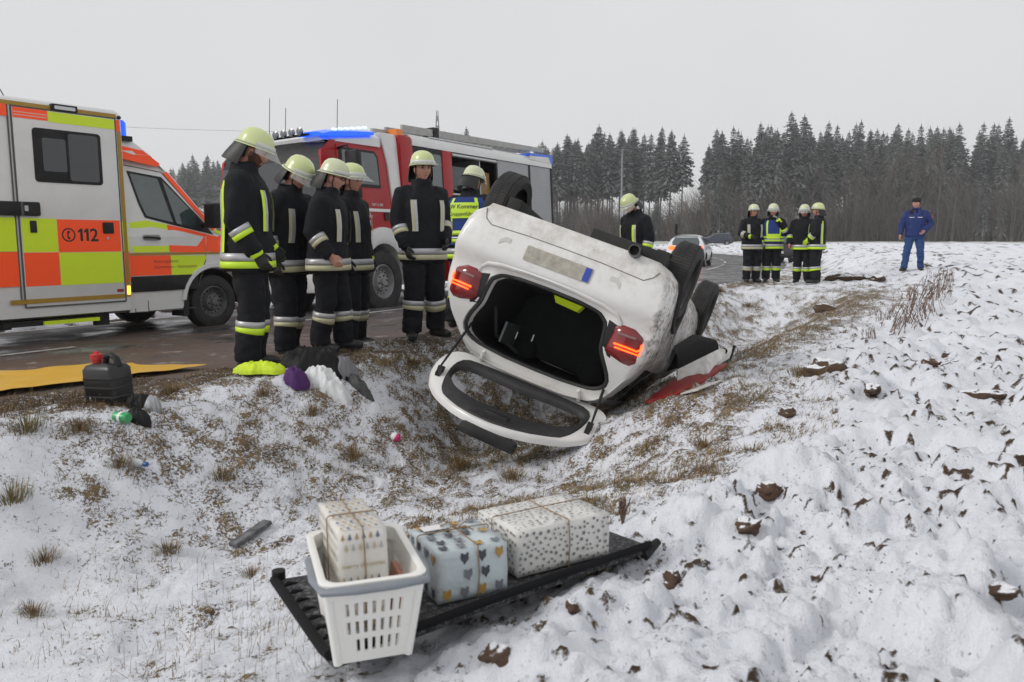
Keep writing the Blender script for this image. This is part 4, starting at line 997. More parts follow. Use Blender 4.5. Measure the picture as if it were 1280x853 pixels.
# rubber seal, lip, boot interior
yo = lambda xz: y_rear(xz[:, 1]) + .12*np.clip(np.abs(xz[:, 0])-.62, 0, 1)**1.2
ring3 = lambda sc_, dy: np.stack([OP[:, 0]*sc_, yo(OP)+dy, (OP[:, 1]-CZ_)*sc_+CZ_], 1)
M().rings([ring3(1.0, .0), ring3(.985, .035), ring3(.96, .045), ring3(.95, .12)], cap=False).obj('boot_lip', wreck_m, car, 60)
sl_ = ring3(.965, .018); M().tube(np.concatenate([sl_, sl_[:2]]), .017, 6, cap=False).obj('boot_seal', mat('seal rubber', (.02, .02, .02), .6), car, 60)
lin = mat('boot carpet', (.010, .010, .011), .95, vary=.5, vscale=20, col2=(.022, .022, .022))
M().rings([ring3(.95, .12), ring3(.98, .3), ring3(.98, .9), ring3(.9, 1.25)], cap=False).obj('boot_lining', lin, car, 60)
M().box(-.6, .6, 1.2, 1.3, .55, 1.3).obj('rear_seat_back', mat('seat cloth', (.02, .021, .023), .9, vary=.5, vscale=12), car, 40, bevel=.05)
for x in (-.33, .33): M().ell((x, 1.15, 1.25), (.13, .06, .10), 12, 8).obj('headrest', mat('seat cloth'), car, 180)
M().tube([(.50, .5, 1.0), (.47, .7, 1.22), (.30, .9, 1.30)], .018, 6).obj('seat_belt', mat('belt', (.06, .06, .06), .7), car, 60)
M().box(.38, .40, .6, 1.0, 1.08, 1.26).obj('quarter_window', mat('window through', (.10, .12, .12), .2), car, 0)
for x, z in ((.30, 1.16), (.16, 1.13)): M().box(x-.004, x+.004, .7, .71, z-.03, z+.03).obj('boot_catch', alu, car, 0)
M().prism([(-.20, .745), (.05, .74), (.03, .79), (-.16, .80)], lambda u, v, d: (u, .42+d*.4+(v-.74), v), 0, .25).obj('vest_in_boot', yellow_f, car, 30)
# dark boot-side panels next to the lamps, lamps with lit bars
def on_rear(x, z, d): return (x, float(y_rear(np.array(z))) + .12*max(0, abs(x)-.62)**1.2 + (.10*max(0, (abs(x)-.70)/.14)**2) - d, z)
def patch(outline_lo, outline_hi, n, d, name, m, par, thick=.0):
    lo = np.array(outline_lo, float); hi = np.array(outline_hi, float); G = []
    for t in np.linspace(0, 1, n): 
        row = lo*(1-t)+hi*t; G.append([on_rear(x, z, d*(1 if 0 < t < 1 else .1)) for x, z in row])
    G = np.array(G); G[:, 0] = [on_rear(*(lo[0]*(1-t)+hi[0]*t), d*.1) for t in np.linspace(0, 1, n)]; G[:, -1] = [on_rear(*(lo[-1]*(1-t)+hi[-1]*t), d*.1) for t in np.linspace(0, 1, n)]
    return M().grid(G).obj(name, m, par, 60)
for sg in (1, -1):
    X_ = lambda pts: [(sg*x, z) for x, z in pts]
    patch(X_([(.50, .775), (.56, .79), (.60, .80)]), X_([(.515, 1.02), (.57, 1.03), (.60, 1.04)]), 6, .006, 'lamp_surround', black_pl, car)
    lm = patch(X_([(.565, .80), (.62, .775), (.70, .775), (.78, .79), (.845, .81), (.865, .83)]), X_([(.545, 1.0), (.60, 1.02), (.68, 1.04), (.75, 1.05), (.805, 1.035), (.835, .99)]), 9, .045, 'tail_light', red_lens, car)
    lb_ = M(); P_ = [(.60, .925), (.70, .922), (.775, .922), (.795, .90), (.79, .865)]
    lb_.tube([on_rear(sg*x, z, .051) for x, z in P_], [.007]*5, 6); lb_.tube([on_rear(sg*x, z, .051) for x, z in [(.615, .95), (.70, .948), (.79, .945), (.825, .915), (.82, .865)]], [.006]*5, 6)
    lb_.obj('light_bar', red_em, lm, 60)
    M().tube([on_rear(sg*x, z, .049) for x, z in [(.60, .845), (.74, .84)]], .010, 6).obj('reversing_lamp', mat('grey lens', (.25, .16, .16), .15), lm, 60)
    rr_ = M().grid([[on_rear(sg*x, z+dz, .004) for x, z in ((.41, .475), (.46, .475), (.50, .51))] for dz in (0, .035)]).obj('reflector', mat('pale reflector', (.55, .53, .51), .2), car, 0)
# licence plate (unreadable, grimy) with the blue band, on the bumper
pl_ = M().prism(rrect(-.27, .27, .475, .59, .01), lambda u, v, d: (u, float(y_rear(np.array(v)))-d, v), .002, .010).obj('licence_plate', mat('grimy plate', (.42, .39, .33), .5, vary=.9, vscale=16, col2=(.22, .205, .18)), car, 0)
M().prism(rect(-.265, -.215, .48, .585), lambda u, v, d: (u, float(y_rear(np.array(v)))-d, v), .0105, .012).obj('blue_band', mat('plate blue', (.02, .06, .36), .4), pl_, 0)
# lower bumper seam, sill seam, tow cover
sm = M()
def seam(pts, r=.004):
    P_ = []
    for i in range(len(pts)-1):
        for t in np.linspace(0, 1, 6, endpoint=False): P_.append(on_rear(pts[i][0]*(1-t)+pts[i+1][0]*t, pts[i][1]*(1-t)+pts[i+1][1]*t, -.001))
    sm.tube(P_, r, 5)
seam([(.71, .31), (.67, .39), (.61, .425), (.3, .41), (0, .408), (-.3, .41), (-.64, .425), (-.70, .38), (-.73, .32)], .005)
sm.obj('bumper_seam', mat('seam shade', (.20, .19, .18), .8), car, 60)
cr = M(); cr.grid([[on_rear(x, z_+dz, o_) for x, z_ in [(.60, .79), (.585, .73), (.54, .695), (.41, .672), (.2, .662), (0, .66), (-.2, .662), (-.42, .68), (-.55, .71), (-.60, .77)]] for dz, o_ in ((0, .002), (.012, .016), (.028, .014), (.034, -.005))]); cr.obj('sill_ridge', wreck_m, car, 60)
# exhaust, axle, underbody
ex = M(); ex.tube([(-.5, .9, .26), (-.5, .35, .25), (-.5, .0, .245)], [.05, .045, .042], 14, cap=False); ex.lathe([(.036, 0), (.046, .0), (.046, .12)], 16, T=TR(-.5, -.015, .245, rx=-pi/2)); ex.obj('exhaust_pipe', mat('chrome pipe', (.10, .10, .10), .35, .9), car, 60)
M().lathe([(.001, 0), (.037, 0)], 14, T=TR(-.5, .01, .245, rx=-pi/2)).obj('exhaust_bore', mat('bore black', (.004, .004, .004), 1), car, 0)  # near-black disc set just inside the pipe mouth
ub = M(); ub.box(-.72, -.12, .12, .40, .17, .30); ub.box(-.70, .70, .66, .76, .18, .26); ub.box(-.12, .12, .8, 3.3, .16, .24); ub.box(-.70, -.58, .4, 1.1, .12, .24); ub.box(.58, .70, .4, 1.1, .12, .24); ub.box(-.55, .55, 1.0, 1.6, .18, .24); ub.box(-.5, .5, 2.9, 3.6, .14, .24); ub.tube([(-.5, .9, .2), (-.3, 1.5, .16), (-.1, 3., .15)], .035, 8)
ub.obj('underbody', dark_ub, car, 40, bevel=.015)
for x, y, s_, dz in ((.80, .72, 1, -.03), (-.79, .70, -1, .045), (.78, 3.22, 1, 0), (-.80, 3.24, -1, -.02)):
    wheel(car, (x, y, .225+dz), .315, .215, s_, 40, rim=mat('dark alloy', (.05, .05, .052), .35, .6), rimr=.66, hub='alloy', axis='x')
# tailgate hanging open: profile t -> (y, z) in car space
GT = [0, .10, .56, .72, .84, .95]; GY_ = [.50, .43, .06, -.09, -.19, -.26]; GZ_ = [1.45, 1.50, 1.76, 1.80, 1.83, 1.90]
def gate(x, t, d): 
    return (x*1.0, np.interp(t, GT, GY_)-d*.25, np.interp(t, GT, GZ_) - d + .05*x*min(1, t/.5))
def sup(cx, ct, a, b_, n, e=3.2, skew=0.):
    P = []
    for k in range(n):
        th_ = 2*pi*k/n; c_, s_ = cos(th_), sin(th_); r_ = (abs(c_)**e+abs(s_)**e)**(-1/e)
        P.append((cx+a*r_*c_, ct+b_*r_*s_))
    return P
Oo = resample_polar([(0, -.015), (.3, -.015), (.64, -.01), (.72, .08), (.745, .19), (.725, .34), (.66, .46), (.56, .55), (.44, .65), (.32, .73), (.18, .79), (0, .825)], .33, 40)
Mi = resample_polar([(0, .080), (.3, .080), (.52, .09), (.585, .13), (.60, .24), (.58, .38), (.54, .50), (.49, .56), (.42, .62), (.30, .70), (.17, .755), (0, .785)], .33, 40)
Hi_ = resample_polar([(0, .165), (.3, .150), (.5, .150), (.555, .185), (.56, .26), (.53, .36), (.43, .44), (.28, .485), (.12, .50), (0, .50)], .33, 40)
g1 = M(); g1.rings([[gate(x, t, d) for x, t in P_] for P_, d in ((Oo, -.045), (Oo, -.012), ([(x*.98, .33+(t-.33)*.98) for x, t in Oo], .006), (Mi, .010))], cap=False)
gt = g1.obj('tailgate', wreck_m, car, 50)
g2 = M(); g2.rings([[gate(x, t, d) for x, t in P_] for P_, d in ((Mi, .011), ([(x*.98, .33+(t-.33)*.98) for x, t in Mi], .022), ([(x*1.03, .33+(t-.33)*1.05) for x, t in Hi_], .016), (Hi_, .0), (Hi_, -.035), (Oo, -.045))], cap=False)
g2.obj('tailgate_trim', mat('trim black', (.016, .016, .017), .6, vary=.5, vscale=10, col2=(.05, .05, .05)), gt, 50)
M().box(-.10, .10, -.06, .03, 1.735, 1.785).obj('lock_latch', black_pl, gt, 30, bevel=.01)
M().box(-.26, .20, -.20, -.10, 1.86, 1.95).obj('rear_spoiler', black_pl, gt, 30, bevel=.03)
for sg in (1, -1):
    a_ = gate(sg*.655, .40, .03); M().tube([(sg*.60, .40, 1.18), ((sg*.60+a_[0])/2, (.40+a_[1])/2, (1.18+a_[2])/2), a_], [.012, .012, .007], 7).obj('gas_strut', black_pl, car, 60)
    M().box(sg*.64-.02, sg*.64+.02, gate(.64, .36, 0)[1]-.03, gate(.64, .36, 0)[1]+.03, a_[2]-.07, a_[2]+.03).obj('strut_mount', black_pl, gt, 0)
    M().tube([(sg*.42, .40, 1.37), (sg*.44, .47, 1.45), gate(sg*.44, .04, .02)], .016, 6).obj('hinge', wreck_m, car, 60)
# torn front wing, red trim, liner and shards on the right bank (their own things: they came off)
def slab(name, P, th, m, label, cat, bev=.004):
    P = np.array(P, float); nrm = np.cross(P[1]-P[0], P[2]-P[0]); nrm /= np.linalg.norm(nrm)
    if nrm[2] < 0: nrm = -nrm
    o = M().hexa([tuple(p) for p in P], [tuple(p-nrm*th) for p in P]).obj(name, m, None, 30, bevel=bev)
    return tag(o, label, cat)
def traffic_car(name, label, paint, x, y, heading, lit):
    """upright hatchback; heading = compass angle to the right of +Y"""
    n0 = np.array([sin(heading), cos(heading), 0])
    o = thing(name, label, 'car', (x-n0[0]*2, y-n0[1]*2, H(x, y)+.012), (0, 0, -heading))
    car_shell(o, paint, False)
    rw_ = M().grid([[on_rear(xx*wd_, z, .012) for xx in np.linspace(-1, 1, 7)] for z, wd_ in ((1.02, .60), (1.15, .62), (1.28, .56), (1.36, .50))]).obj('rear_window', glass_c, o, 60)
    for sg in (1, -1):
        X_ = lambda pts: [(sg*a, b_) for a, b_ in pts]
        patch(X_([(.48, .80), (.62, .79), (.78, .79), (.86, .80)]), X_([(.50, .96), (.62, .99), (.76, 1.0), (.84, .99)]), 6, .03, 'tail_light', red_em if lit else red_lens, o)
        M().ell((sg*.97, 2.55, 1.02), (.09, .07, .07), 10, 6).obj('mirror', paint, o, 180)
        M().ell((sg*.66, 3.88, .70), (.14, .10, .07), 10, 6).obj('headlight', lamp_w, o, 180)
    M().prism(rrect(-.26, .26, .48, .59, .01), lambda u, v, d: (u, float(y_rear(np.array(v)))-d, v), .002, .010).obj('licence_plate', mat('plate white', (.6, .6, .58), .5), o, 0)
    for xx, yy, s_ in ((.76, .72, 1), (-.76, .72, -1), (.76, 3.22, 1), (-.76, 3.22, -1)):
        wheel(o, (xx, yy, .31), .31, .20, s_, 24, rim=mat('silver alloy', (.42, .42, .43), .35, .7), rimr=.66, hub='alloy', tread=False, axis='x')
    return o
traffic_car('parked_car', 'white hatchback with lit tail lights standing on the road beyond the wreck', mat('car white', (.70, .71, .73), .3, coat=.4), 8.55, 39.5, radians(19), True)
traffic_car('parked_car', 'dark blue hatchback seen from its side at the far road bend', mat('car dark blue', (.018, .022, .045), .3, coat=.6), 24.7, 100, radians(-80), False)
traffic_car('parked_car', 'black car mostly hidden behind the two standing firefighters', mat('car black', (.012, .012, .014), .3, coat=.6), 13.7, 43.5, radians(8), False)
# ------------------------------------------------------------------ people
skin_m = mat('skin', (.52, .27, .19), .5, vary=.5, vscale=30, col2=(.46, .18, .13))
cloth_n = mat('navy turnout cloth', (.0050, .0057, .0090), .8, spec=.3, vary=.6, vscale=7, col2=(.012, .013, .018), bump=.25, bscale=90)
vest_b = mat('vest blue cloth', (.012, .040, .21), .8, vary=.4, vscale=10, col2=(.007, .02, .12))
blue_j = mat('royal blue cloth', (.010, .027, .14), .8, vary=.5, vscale=10, col2=(.005, .011, .055), bump=.3, bscale=60)
jean_m = mat('blue work trousers', (.015, .055, .18), .8, vary=.5, vscale=10, col2=(.010, .04, .15), bump=.3, bscale=60)
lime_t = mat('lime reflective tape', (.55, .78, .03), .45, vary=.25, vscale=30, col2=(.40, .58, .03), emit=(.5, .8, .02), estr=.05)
cream_t = mat('faded cream tape', (.52, .50, .32), .5, vary=.3, vscale=30, col2=(.38, .36, .24))
helm_m = mat('luminous helmet', (.60, .66, .32), .30, vary=.25, vscale=10, col2=(.50, .54, .24), coat=.3)
helm_w = mat('pale helmet', (.62, .65, .42), .30, vary=.3, vscale=10, col2=(.48, .50, .34), coat=.3)
leather_m = mat('black leather', (.010, .010, .011), .5, vary=.5, vscale=18, col2=(.035, .033, .03))
hair_m = mat('dark hair', (.02, .014, .010), .7, vary=.5, vscale=120)
beard_m = mat('reddish beard', (.12, .045, .02), .8, vary=.6, vscale=150)
white_t = mat('white strip', (.62, .63, .60), .4)
visor_m = bpy.data.materials.new('visor'); visor_m.use_nodes = True
_b = visor_m.node_tree.nodes['Principled BSDF']; _b.inputs['Base Color'].default_value = (.75, .78, .76, 1); _b.inputs['Alpha'].default_value = .30; _b.inputs['Roughness'].default_value = .08; _b.inputs['Coat Weight'].default_value = .5
glove_m = mat('work glove', (.012, .012, .012), .7, vary=.5, vscale=40, col2=(.05, .05, .045))
grey_glove = mat('grey glove', (.25, .26, .26), .7, vary=.4, vscale=30)

def remesh(m, voxel, smooth=3, fac=.6):
    me = bpy.data.meshes.new('tmp'); me.from_pydata(np.concatenate(m.v).tolist(), [], m.f)
    bm = bmesh.new(); bm.from_mesh(me); bmesh.ops.recalc_face_normals(bm, faces=bm.faces); bm.to_mesh(me); bm.free()
    o = bpy.data.objects.new('tmp', me); COL.objects.link(o)
    r = o.modifiers.new('r', 'REMESH'); r.mode = 'VOXEL'; r.voxel_size = voxel
    if smooth: s_ = o.modifiers.new('s', 'SMOOTH'); s_.iterations = smooth; s_.factor = fac
    e = o.evaluated_get(bpy.context.evaluated_depsgraph_get()).data
    n = len(e.vertices); v = np.empty(n*3); e.vertices.foreach_get('co', v)
    nv = np.empty(n*3); e.vertices.foreach_get('normal', nv)
    f = [tuple(p.vertices) for p in e.polygons]
    bpy.data.objects.remove(o); bpy.data.meshes.remove(me)
    return v.reshape(-1, 3), f, nv.reshape(-1, 3)
# head prototype: face looks along +y, origin at the head's centre
def head_proto():
    nu, nv_ = 48, 40; R = []
    for j in range(nv_+1):
        p = -pi/2+pi*j/nv_; row = []
        for i in range(nu):
            t = 2*pi*i/nu; d = np.array([cos(p)*sin(t), cos(p)*cos(t), sin(p)])
            v = d*np.array([.077, .097, .118])
            x, y, z = v
            f = max(0, d[1])
            if z < -.01: v[0] *= 1-.30*min(1, (-z-.01)/.10); v[1] *= 1-.10*min(1, (-z-.01)/.1)*(d[1] < 0)
            if d[1] > 0: v[1] += -.010*f*max(0, 1-abs(z+.02)/.1) + .012*math.exp(-((x/.03)**2+((z+.095)/.025)**2))
            g = lambda cx, cz, sx_, sz: math.exp(-(((v[0]-cx)/sx_)**2+((z-cz)/sz)**2))*(d[1] > 0)
            v[1] += .026*g(0, -.022, .012, .020) + .014*g(0, .004, .009, .022) + .010*g(0, .036, .045, .012)
            v[1] -= .012*g(.031, .014, .016, .013) + .012*g(-.031, .014, .016, .013)
            v[1] += .007*g(.040, -.02, .02, .02) + .007*g(-.040, -.02, .02, .02)
            v[1] += .007*g(0, -.052, .022, .006) + .007*g(0, -.066, .020, .006) - .004*g(0, -.059, .022, .004)
            row.append(v)
        R.append(row)
    m = M().rings(R)
    for sg in (1, -1): m.ell((sg*.080, -.005, -.002), (.010, .022, .034), 8, 6, T=TR(ry=sg*.2))
    m.tube([(0, -.02, -.05), (0, -.025, -.12), (0, -.03, -.20), (0, -.035, -.27)], [.055, .058, .065, .085], 16)
    return remesh(m, .0065, 2, .5)
HEAD = head_proto()
def hand_proto(curl, spread=.0):
    """right hand, wrist at origin, fingers pointing -z, palm facing -x (towards the thigh), thumb forward (+y)"""
    m = M()
    m.rings([[(.014*cos(a)*w_, yy*w2+.036*sin(a)*w2, z) for a in np.arange(10)*2*pi/10] for z, w_, w2, yy in ((.02, 1.25, .72, 0), (-.01, 1.2, .78, 0), (-.05, 1.05, 1.05, 0), (-.085, .95, 1.12, 0), (-.098, .7, 1.0, 0))])
    for k, (y0, L, r_) in enumerate(((.030, .072, .0088), (.011, .080, .0092), (-.010, .074, .0088), (-.029, .058, .0078))):
        P = [np.array([0, y0*.9, -.085])]; a = .12
        for q, (seg, c_) in enumerate(((.45, .35), (.32, .75), (.25, .55))):
            a += curl*c_*(1+.12*k); P.append(P[-1]+L*seg*np.array([-sin(a), (.08-.05*k)*spread, -cos(a)]))
        m.tube([P[0]+np.array([0, 0, .02])]+P, [r_, r_*1.05, r_, r_*.95, r_*.72], 8)
    m.tube([(0, .022, -.022), (-.010, .045, -.050), (-.020, .052, -.078), (-.030, .050, -.098)], [.013, .012, .0105, .008], 8)
    return remesh(m, .0042, 1, .4)
HANDS = {'relaxed': hand_proto(.7), 'fist': hand_proto(1.5), 'open': hand_proto(.25, 1.)}
def raw_obj(name, v, f, m, parent, mi=None, smooth=True):
    me = bpy.data.meshes.new(name); me.from_pydata(np.asarray(v).tolist(), [], f)
    for q in (m if isinstance(m, list) else [m]): me.materials.append(q)
    if mi is not None: me.polygons.foreach_set('material_index', mi)
    if smooth: me.shade_smooth()
    return link(name, me, parent)
TORSO = np.array([(.76,.232,.172,.0),(.82,.234,.172,.0),(.90,.226,.166,.0),(1.0,.216,.160,.0),(1.10,.214,.158,.0),(1.2,.224,.160,.0),(1.30,.230,.156,-.005),(1.38,.222,.142,-.012),(1.44,.185,.118,-.02),(1.485,.125,.095,-.022),(1.51,.098,.090,-.020),(1.56,.092,.088,-.015)])
def person(name_label, x, y, face, h=1.80, lean=0., yaw=0., pitch=0., arms=None, legs=None, kit='fire', tape=lime_t, helmet=helm_m, gloves=None, hands=('relaxed', 'relaxed'),
           visor=.7, bulk=1., chest=True, back=True, group=None, vest=None, extra=None, seed=0, beard=None, dz=0., vox=.014, guard=True, leg_tape=True):
    sc_ = h/1.80
    ph = thing('person', name_label, 'person', (x, y, gz(x, y)+dz), (0, 0, -face), group); ph.scale = (sc_,)*3
    r = np.random.default_rng(seed)
    def L(p):            # forward lean about the hips (z .92)
        p = np.asarray(p, float).copy(); sh = p.shape; p = p.reshape(-1, 3)
        t = np.clip((p[:, 2]-.85)/.25, 0, 1); a = lean*t
        dz_ = p[:, 2]-.92; yy = p[:, 1].copy()
        p[:, 1] = yy*np.cos(a)+dz_*np.sin(a); p[:, 2] = .92+dz_*np.cos(a)-yy*np.sin(a)
        return p.reshape(sh)
    SH = {1: (.195*bulk, -.015, 1.415), -1: (-.195*bulk, -.015, 1.415)}
    A = {1: ((.250*bulk, -.035, 1.14), (.245*bulk, .06, .90)), -1: ((-.250*bulk, -.035, 1.14), (-.245*bulk, .06, .90))}
    for k, v in (arms or {}).items(): A[k] = v
    G = {1: ((.11, .03, .50), (.115, -.01, .09), .22), -1: ((-.11, .03, .50), (-.115, -.01, .09), -.22)}
    for k, v in (legs or {}).items(): G[k] = v
    def ring(z, off, a):
        hx = np.interp(z, TORSO[:, 0], TORSO[:, 1])*bulk+off; hy = np.interp(z, TORSO[:, 0], TORSO[:, 2])*(.5+.5*bulk)+off; cy = np.interp(z, TORSO[:, 0], TORSO[:, 3])
        c_, s_ = np.cos(a), np.sin(a); e = 2.5
        q = (np.abs(c_)**e+np.abs(s_)**e)**(-1/e)
        return np.stack([hx*q*c_, cy+hy*q*s_, np.full_like(a, z)], -1)
    aa = np.arange(24)*2*pi/24
    hem = .76 if kit == 'fire' else .86
    tm_ = M(); zs = [z for z in TORSO[:, 0] if z > hem]; zs = [hem]+zs
    tm_.rings(L(np.array([ring(z, 0., aa) for z in zs])))
    def arm_path(sg):
        e_, w_ = A[sg]; s0 = L(np.array(SH[sg])); 
        e_ = L(np.array(e_)) if lean < .2 else np.array(e_); w_ = L(np.array(w_)) if lean < .2 else np.array(w_)
        return s0, e_, w_
    AP = {}
    for sg in (1, -1):
        s0, e_, w_ = arm_path(sg)
        P = [s0+np.array([-sg*.06, 0, .01]), s0, s0*.5+e_*.5+np.array([sg*.012, 0, 0]), e_, e_*.5+w_*.5, w_]
        rr = np.array([.085, .092, .082, .075, .068, .060])
        AP[sg] = (P, rr); tm_.tube(P, rr, 14)
    V, Fc, N = remesh(tm_, vox, 3)
    def wrinkle(p):
        q = p*np.array([1, 1, .55]); a_ = 1-np.abs(2*fbm3(q+seed*3.1, 7., 3, 5)-1)
        return (a_-.64)*.036 + (fbm3(p+seed, 22., 2, 9)-.5)*.007
    V = V+N*wrinkle(V)[:, None]
    jacket = raw_obj('jacket', V, Fc, cloth_n if kit == 'fire' else blue_j, ph)
    # trousers
    tr = M(); tr.rings(np.array([ring(z, o_, aa) for z, o_ in ((.80, -.05), (.86, -.035), (.97, -.035), (1.02, -.05))]))
    LP = {}
    for sg in (1, -1):
        kn, an, ft = G[sg]; hp = np.array([sg*.098, 0, .90]); kn = np.array(kn); an = np.array(an)
        P = [hp, hp*.5+kn*.5, kn, kn*.5+an*.5, an+np.array([0, 0, .10]), an+np.array([0, 0, -.01])]
        rr = np.array([.112, .110, .098, .093, .092, .090]) if kit == 'fire' else np.array([.100, .098, .082, .078, .074, .074])
        LP[sg] = (P, rr); tr.tube(P, rr, 14)
    V, Fc, N = remesh(tr, vox, 3)
    q = V*np.array([1, 1, 1.4]); V = V+N*((1-np.abs(2*fbm3(q+seed*1.7, 6., 3, 15)-1)-.62)*.035+(fbm3(V, 22., 2, 3)-.5)*.006)[:, None]
    raw_obj('trousers', V, Fc, cloth_n if kit == 'fire' else jean_m, ph)
    # boots
    for sg in (1, -1):
        an = np.array(G[sg][1]); ft = G[sg][2]; c_, s_ = cos(ft), sin(ft)
        fd = np.array([s_, c_, 0]); up = an[2]-.09
        b = M(); b.tube([an+np.array([0, 0, .13]), an+np.array([0, 0, .02]), an-np.array([0, 0, .05])-fd*.01], [.074, .066, .062], 12)
        foot = [(-.075, .040, .036), (-.05, .050, .047), (.02, .052, .052), (.09, .046, .050), (.15, .040, .047), (.19, .030, .036)]
        b.tube([an*np.array([1, 1, 0])+fd*u+np.array([0, 0, up+zc]) for u, zc, r_ in foot], [r_ for *_, r_ in foot], 12)
        Vb, Fb, Nb = remesh(b, .012, 2); zmin = up+.004; Vb[:, 2] = np.maximum(Vb[:, 2], zmin)
        raw_obj('boot', Vb, Fb, leather_m, ph)
    # reflective tape
    def tapes(segs, name, parent, mats):
        m = M()
        for Gd, mi in segs: m.grid(Gd, mi)
        return m.obj(name, mats, parent, 180)
    OF = .016
    a48 = np.linspace(0, 2*pi, 49)
    def torso_band(z0, z1, a=a48, mi=0, off=OF): return (L(np.array([ring(z, o_, a) for z, o_ in ((z0, off-.02), (z0, off), ((z0+z1)/2, off), (z1, off), (z1, off-.02))])), mi)
    def limb_band(P, rr, u0, u1, mi=0, off=.009):
        P = np.array(P); d = np.r_[0, np.cumsum(np.linalg.norm(np.diff(P, axis=0), axis=1))]
        rows = []
        for u, o_ in ((u0, -.02), (u0, off), ((u0+u1)/2, off), (u1, off), (u1, -.02)):
            c_ = np.array([np.interp(u, d, P[:, k]) for k in range(3)]); c2 = np.array([np.interp(u+.02, d, P[:, k]) for k in range(3)])
            t = c2-c_; t /= np.linalg.norm(t)+1e-9; rf_ = np.array([0, 1., 0]) if abs(t[1]) < .8 else np.array([1., 0, 0]); e1 = np.cross(rf_, t); e1 /= np.linalg.norm(e1); e2 = np.cross(t, e1)
            R_ = np.interp(u, d, rr)+o_
            rows.append([c_+R_*(cos(q)*e1+sin(q)*e2) for q in np.linspace(0, 2*pi, 25)])
        return (np.array(rows), mi)
    if kit == 'fire':
        seg = [torso_band(.785, .835, mi=0), torso_band(.84, .895, mi=1)]
        tapes(seg, 'hem_band', jacket, [tape, silver_foil])
        def vstripe(a0, a1, z0, z1, mi): 
            rows = [ring(z, OF+.005, np.linspace(a0, a1, 5)) for z in np.linspace(z0, z1, 12)]; return (L(np.array(rows)), mi)
        if chest:
            for sg in (1, -1):
                ac = pi/2-sg*.62
                tapes([vstripe(ac-.13, ac, 1.06, 1.36, 0), vstripe(ac+.005, ac+.12, 1.06, 1.36, 1)], 'chest_stripe', jacket, [tape, silver_foil])
        if back:
            for sg in (1, -1):
                ac = -pi/2+sg*.78
                tapes([vstripe(ac-.02, ac+.13, .90, 1.42, 0), vstripe(ac-.15, ac-.025, .90, 1.36, 1)], 'back_stripe', jacket, [tape, silver_foil])
        for sg in (1, -1):
            P, rr = AP[sg]; d = np.r_[0, np.cumsum(np.linalg.norm(np.diff(np.array(P), axis=0), axis=1))]; t0 = d[3]+.06
            tapes([limb_band(P, rr, t0, t0+.038, 1, .012), limb_band(P, rr, t0+.04, t0+.078, 0, .012)], 'sleeve_band', jacket, [tape, silver_foil])
            P, rr = LP[sg]; d = np.r_[0, np.cumsum(np.linalg.norm(np.diff(np.array(P), axis=0), axis=1))]; t0 = d[3]-.09
            if leg_tape: tapes([limb_band(P, rr, t0, t0+.045, 1, .013), limb_band(P, rr, t0+.047, t0+.09, 0, .013)], 'leg_band', ph, [tape, silver_foil])
    if vest:
        a_ = np.linspace(0, 2*pi, 49)
        vm = M(); rows = [ring(z, .034, a_) for z in (.93, 1.0, 1.1, 1.2, 1.3, 1.36, 1.41, 1.45)]; rows = np.array(rows)
        vm.grid(L(rows)); vo = vm.obj('command_vest', vest_b, ph, 180)
        VO = .040
        bb_ = [(L(np.array([ring(z, o_, a_) for z, o_ in ((z0, VO-.02), (z0, VO), (z1, VO), (z1, VO-.02))])), mi) for z0, z1, mi in ((.955, .99, 0), (.992, 1.012, 1), (1.03, 1.075, 0))]
        for sg in (1, -1):
            for base_a in (-pi/2, pi/2):
                ac = base_a+sg*.55; bb_.append((L(np.array([ring(z, VO, np.linspace(ac-.07, ac+.07, 4)) for z in np.linspace(1.08, 1.44, 10)])), 0))
        tapes(bb_, 'vest_band', vo, [lime_t, silver_foil])
        if vest == 'text':
            sg_ = (L(np.array([ring(z, VO+.004, np.linspace(-pi/2-.62, -pi/2+.62, 12)) for z in np.linspace(1.21, 1.385, 8)])), 0)
            bp = tapes([sg_], 'back_panel', vo, [lime_t])
            def tf_(u, v, d):
                a = -pi/2+np.interp(u, [-.17, .17], [-.60, .60]); q = ring(v, VO+.006+d, np.array([a]))[0]
                return tuple(L(q))
            text_obj('lettering', 'FW Kommers', .068, blk_txt, bp, lambda u, v, d: tf_(u, 1.318+v, d), .001, bold=.001)
            text_obj('lettering', 'Gruppenführer', .060, blk_txt, bp, lambda u, v, d: tf_(u*.92, 1.238+v, d), .001)
        elif vest == 'front':
            tapes([(L(np.array([ring(z, VO+.004, np.linspace(pi/2-.55, pi/2+.55, 12)) for z in np.linspace(1.02, 1.13, 6)])), 0)], 'front_panel', vo, [lime_t])
    # body: head and neck (turned), arms and hands under the sleeves
    hc = np.array([0, .012, 1.665])
    Hv, Hf, Hn = HEAD
    rot = np.array(Matrix.Rotation(-yaw, 3, 'Z') @ Matrix.Rotation(-pitch, 3, 'X'))
    piv = np.array([0, -.015, -.11])
    def HT(p): 
        p = np.asarray(p, float); sh = p.shape; p = p.reshape(-1, 3)
        return L((p-piv)@rot.T+piv+hc).reshape(sh)
    wgt = sst(-.24, -.12, Hv[:, 2])[:, None]
    Bv = HT(Hv)*wgt + L(Hv+hc)*(1-wgt)
    BV = [Bv]; BF = list(Hf); nb = len(Bv)
    gl_parts = []
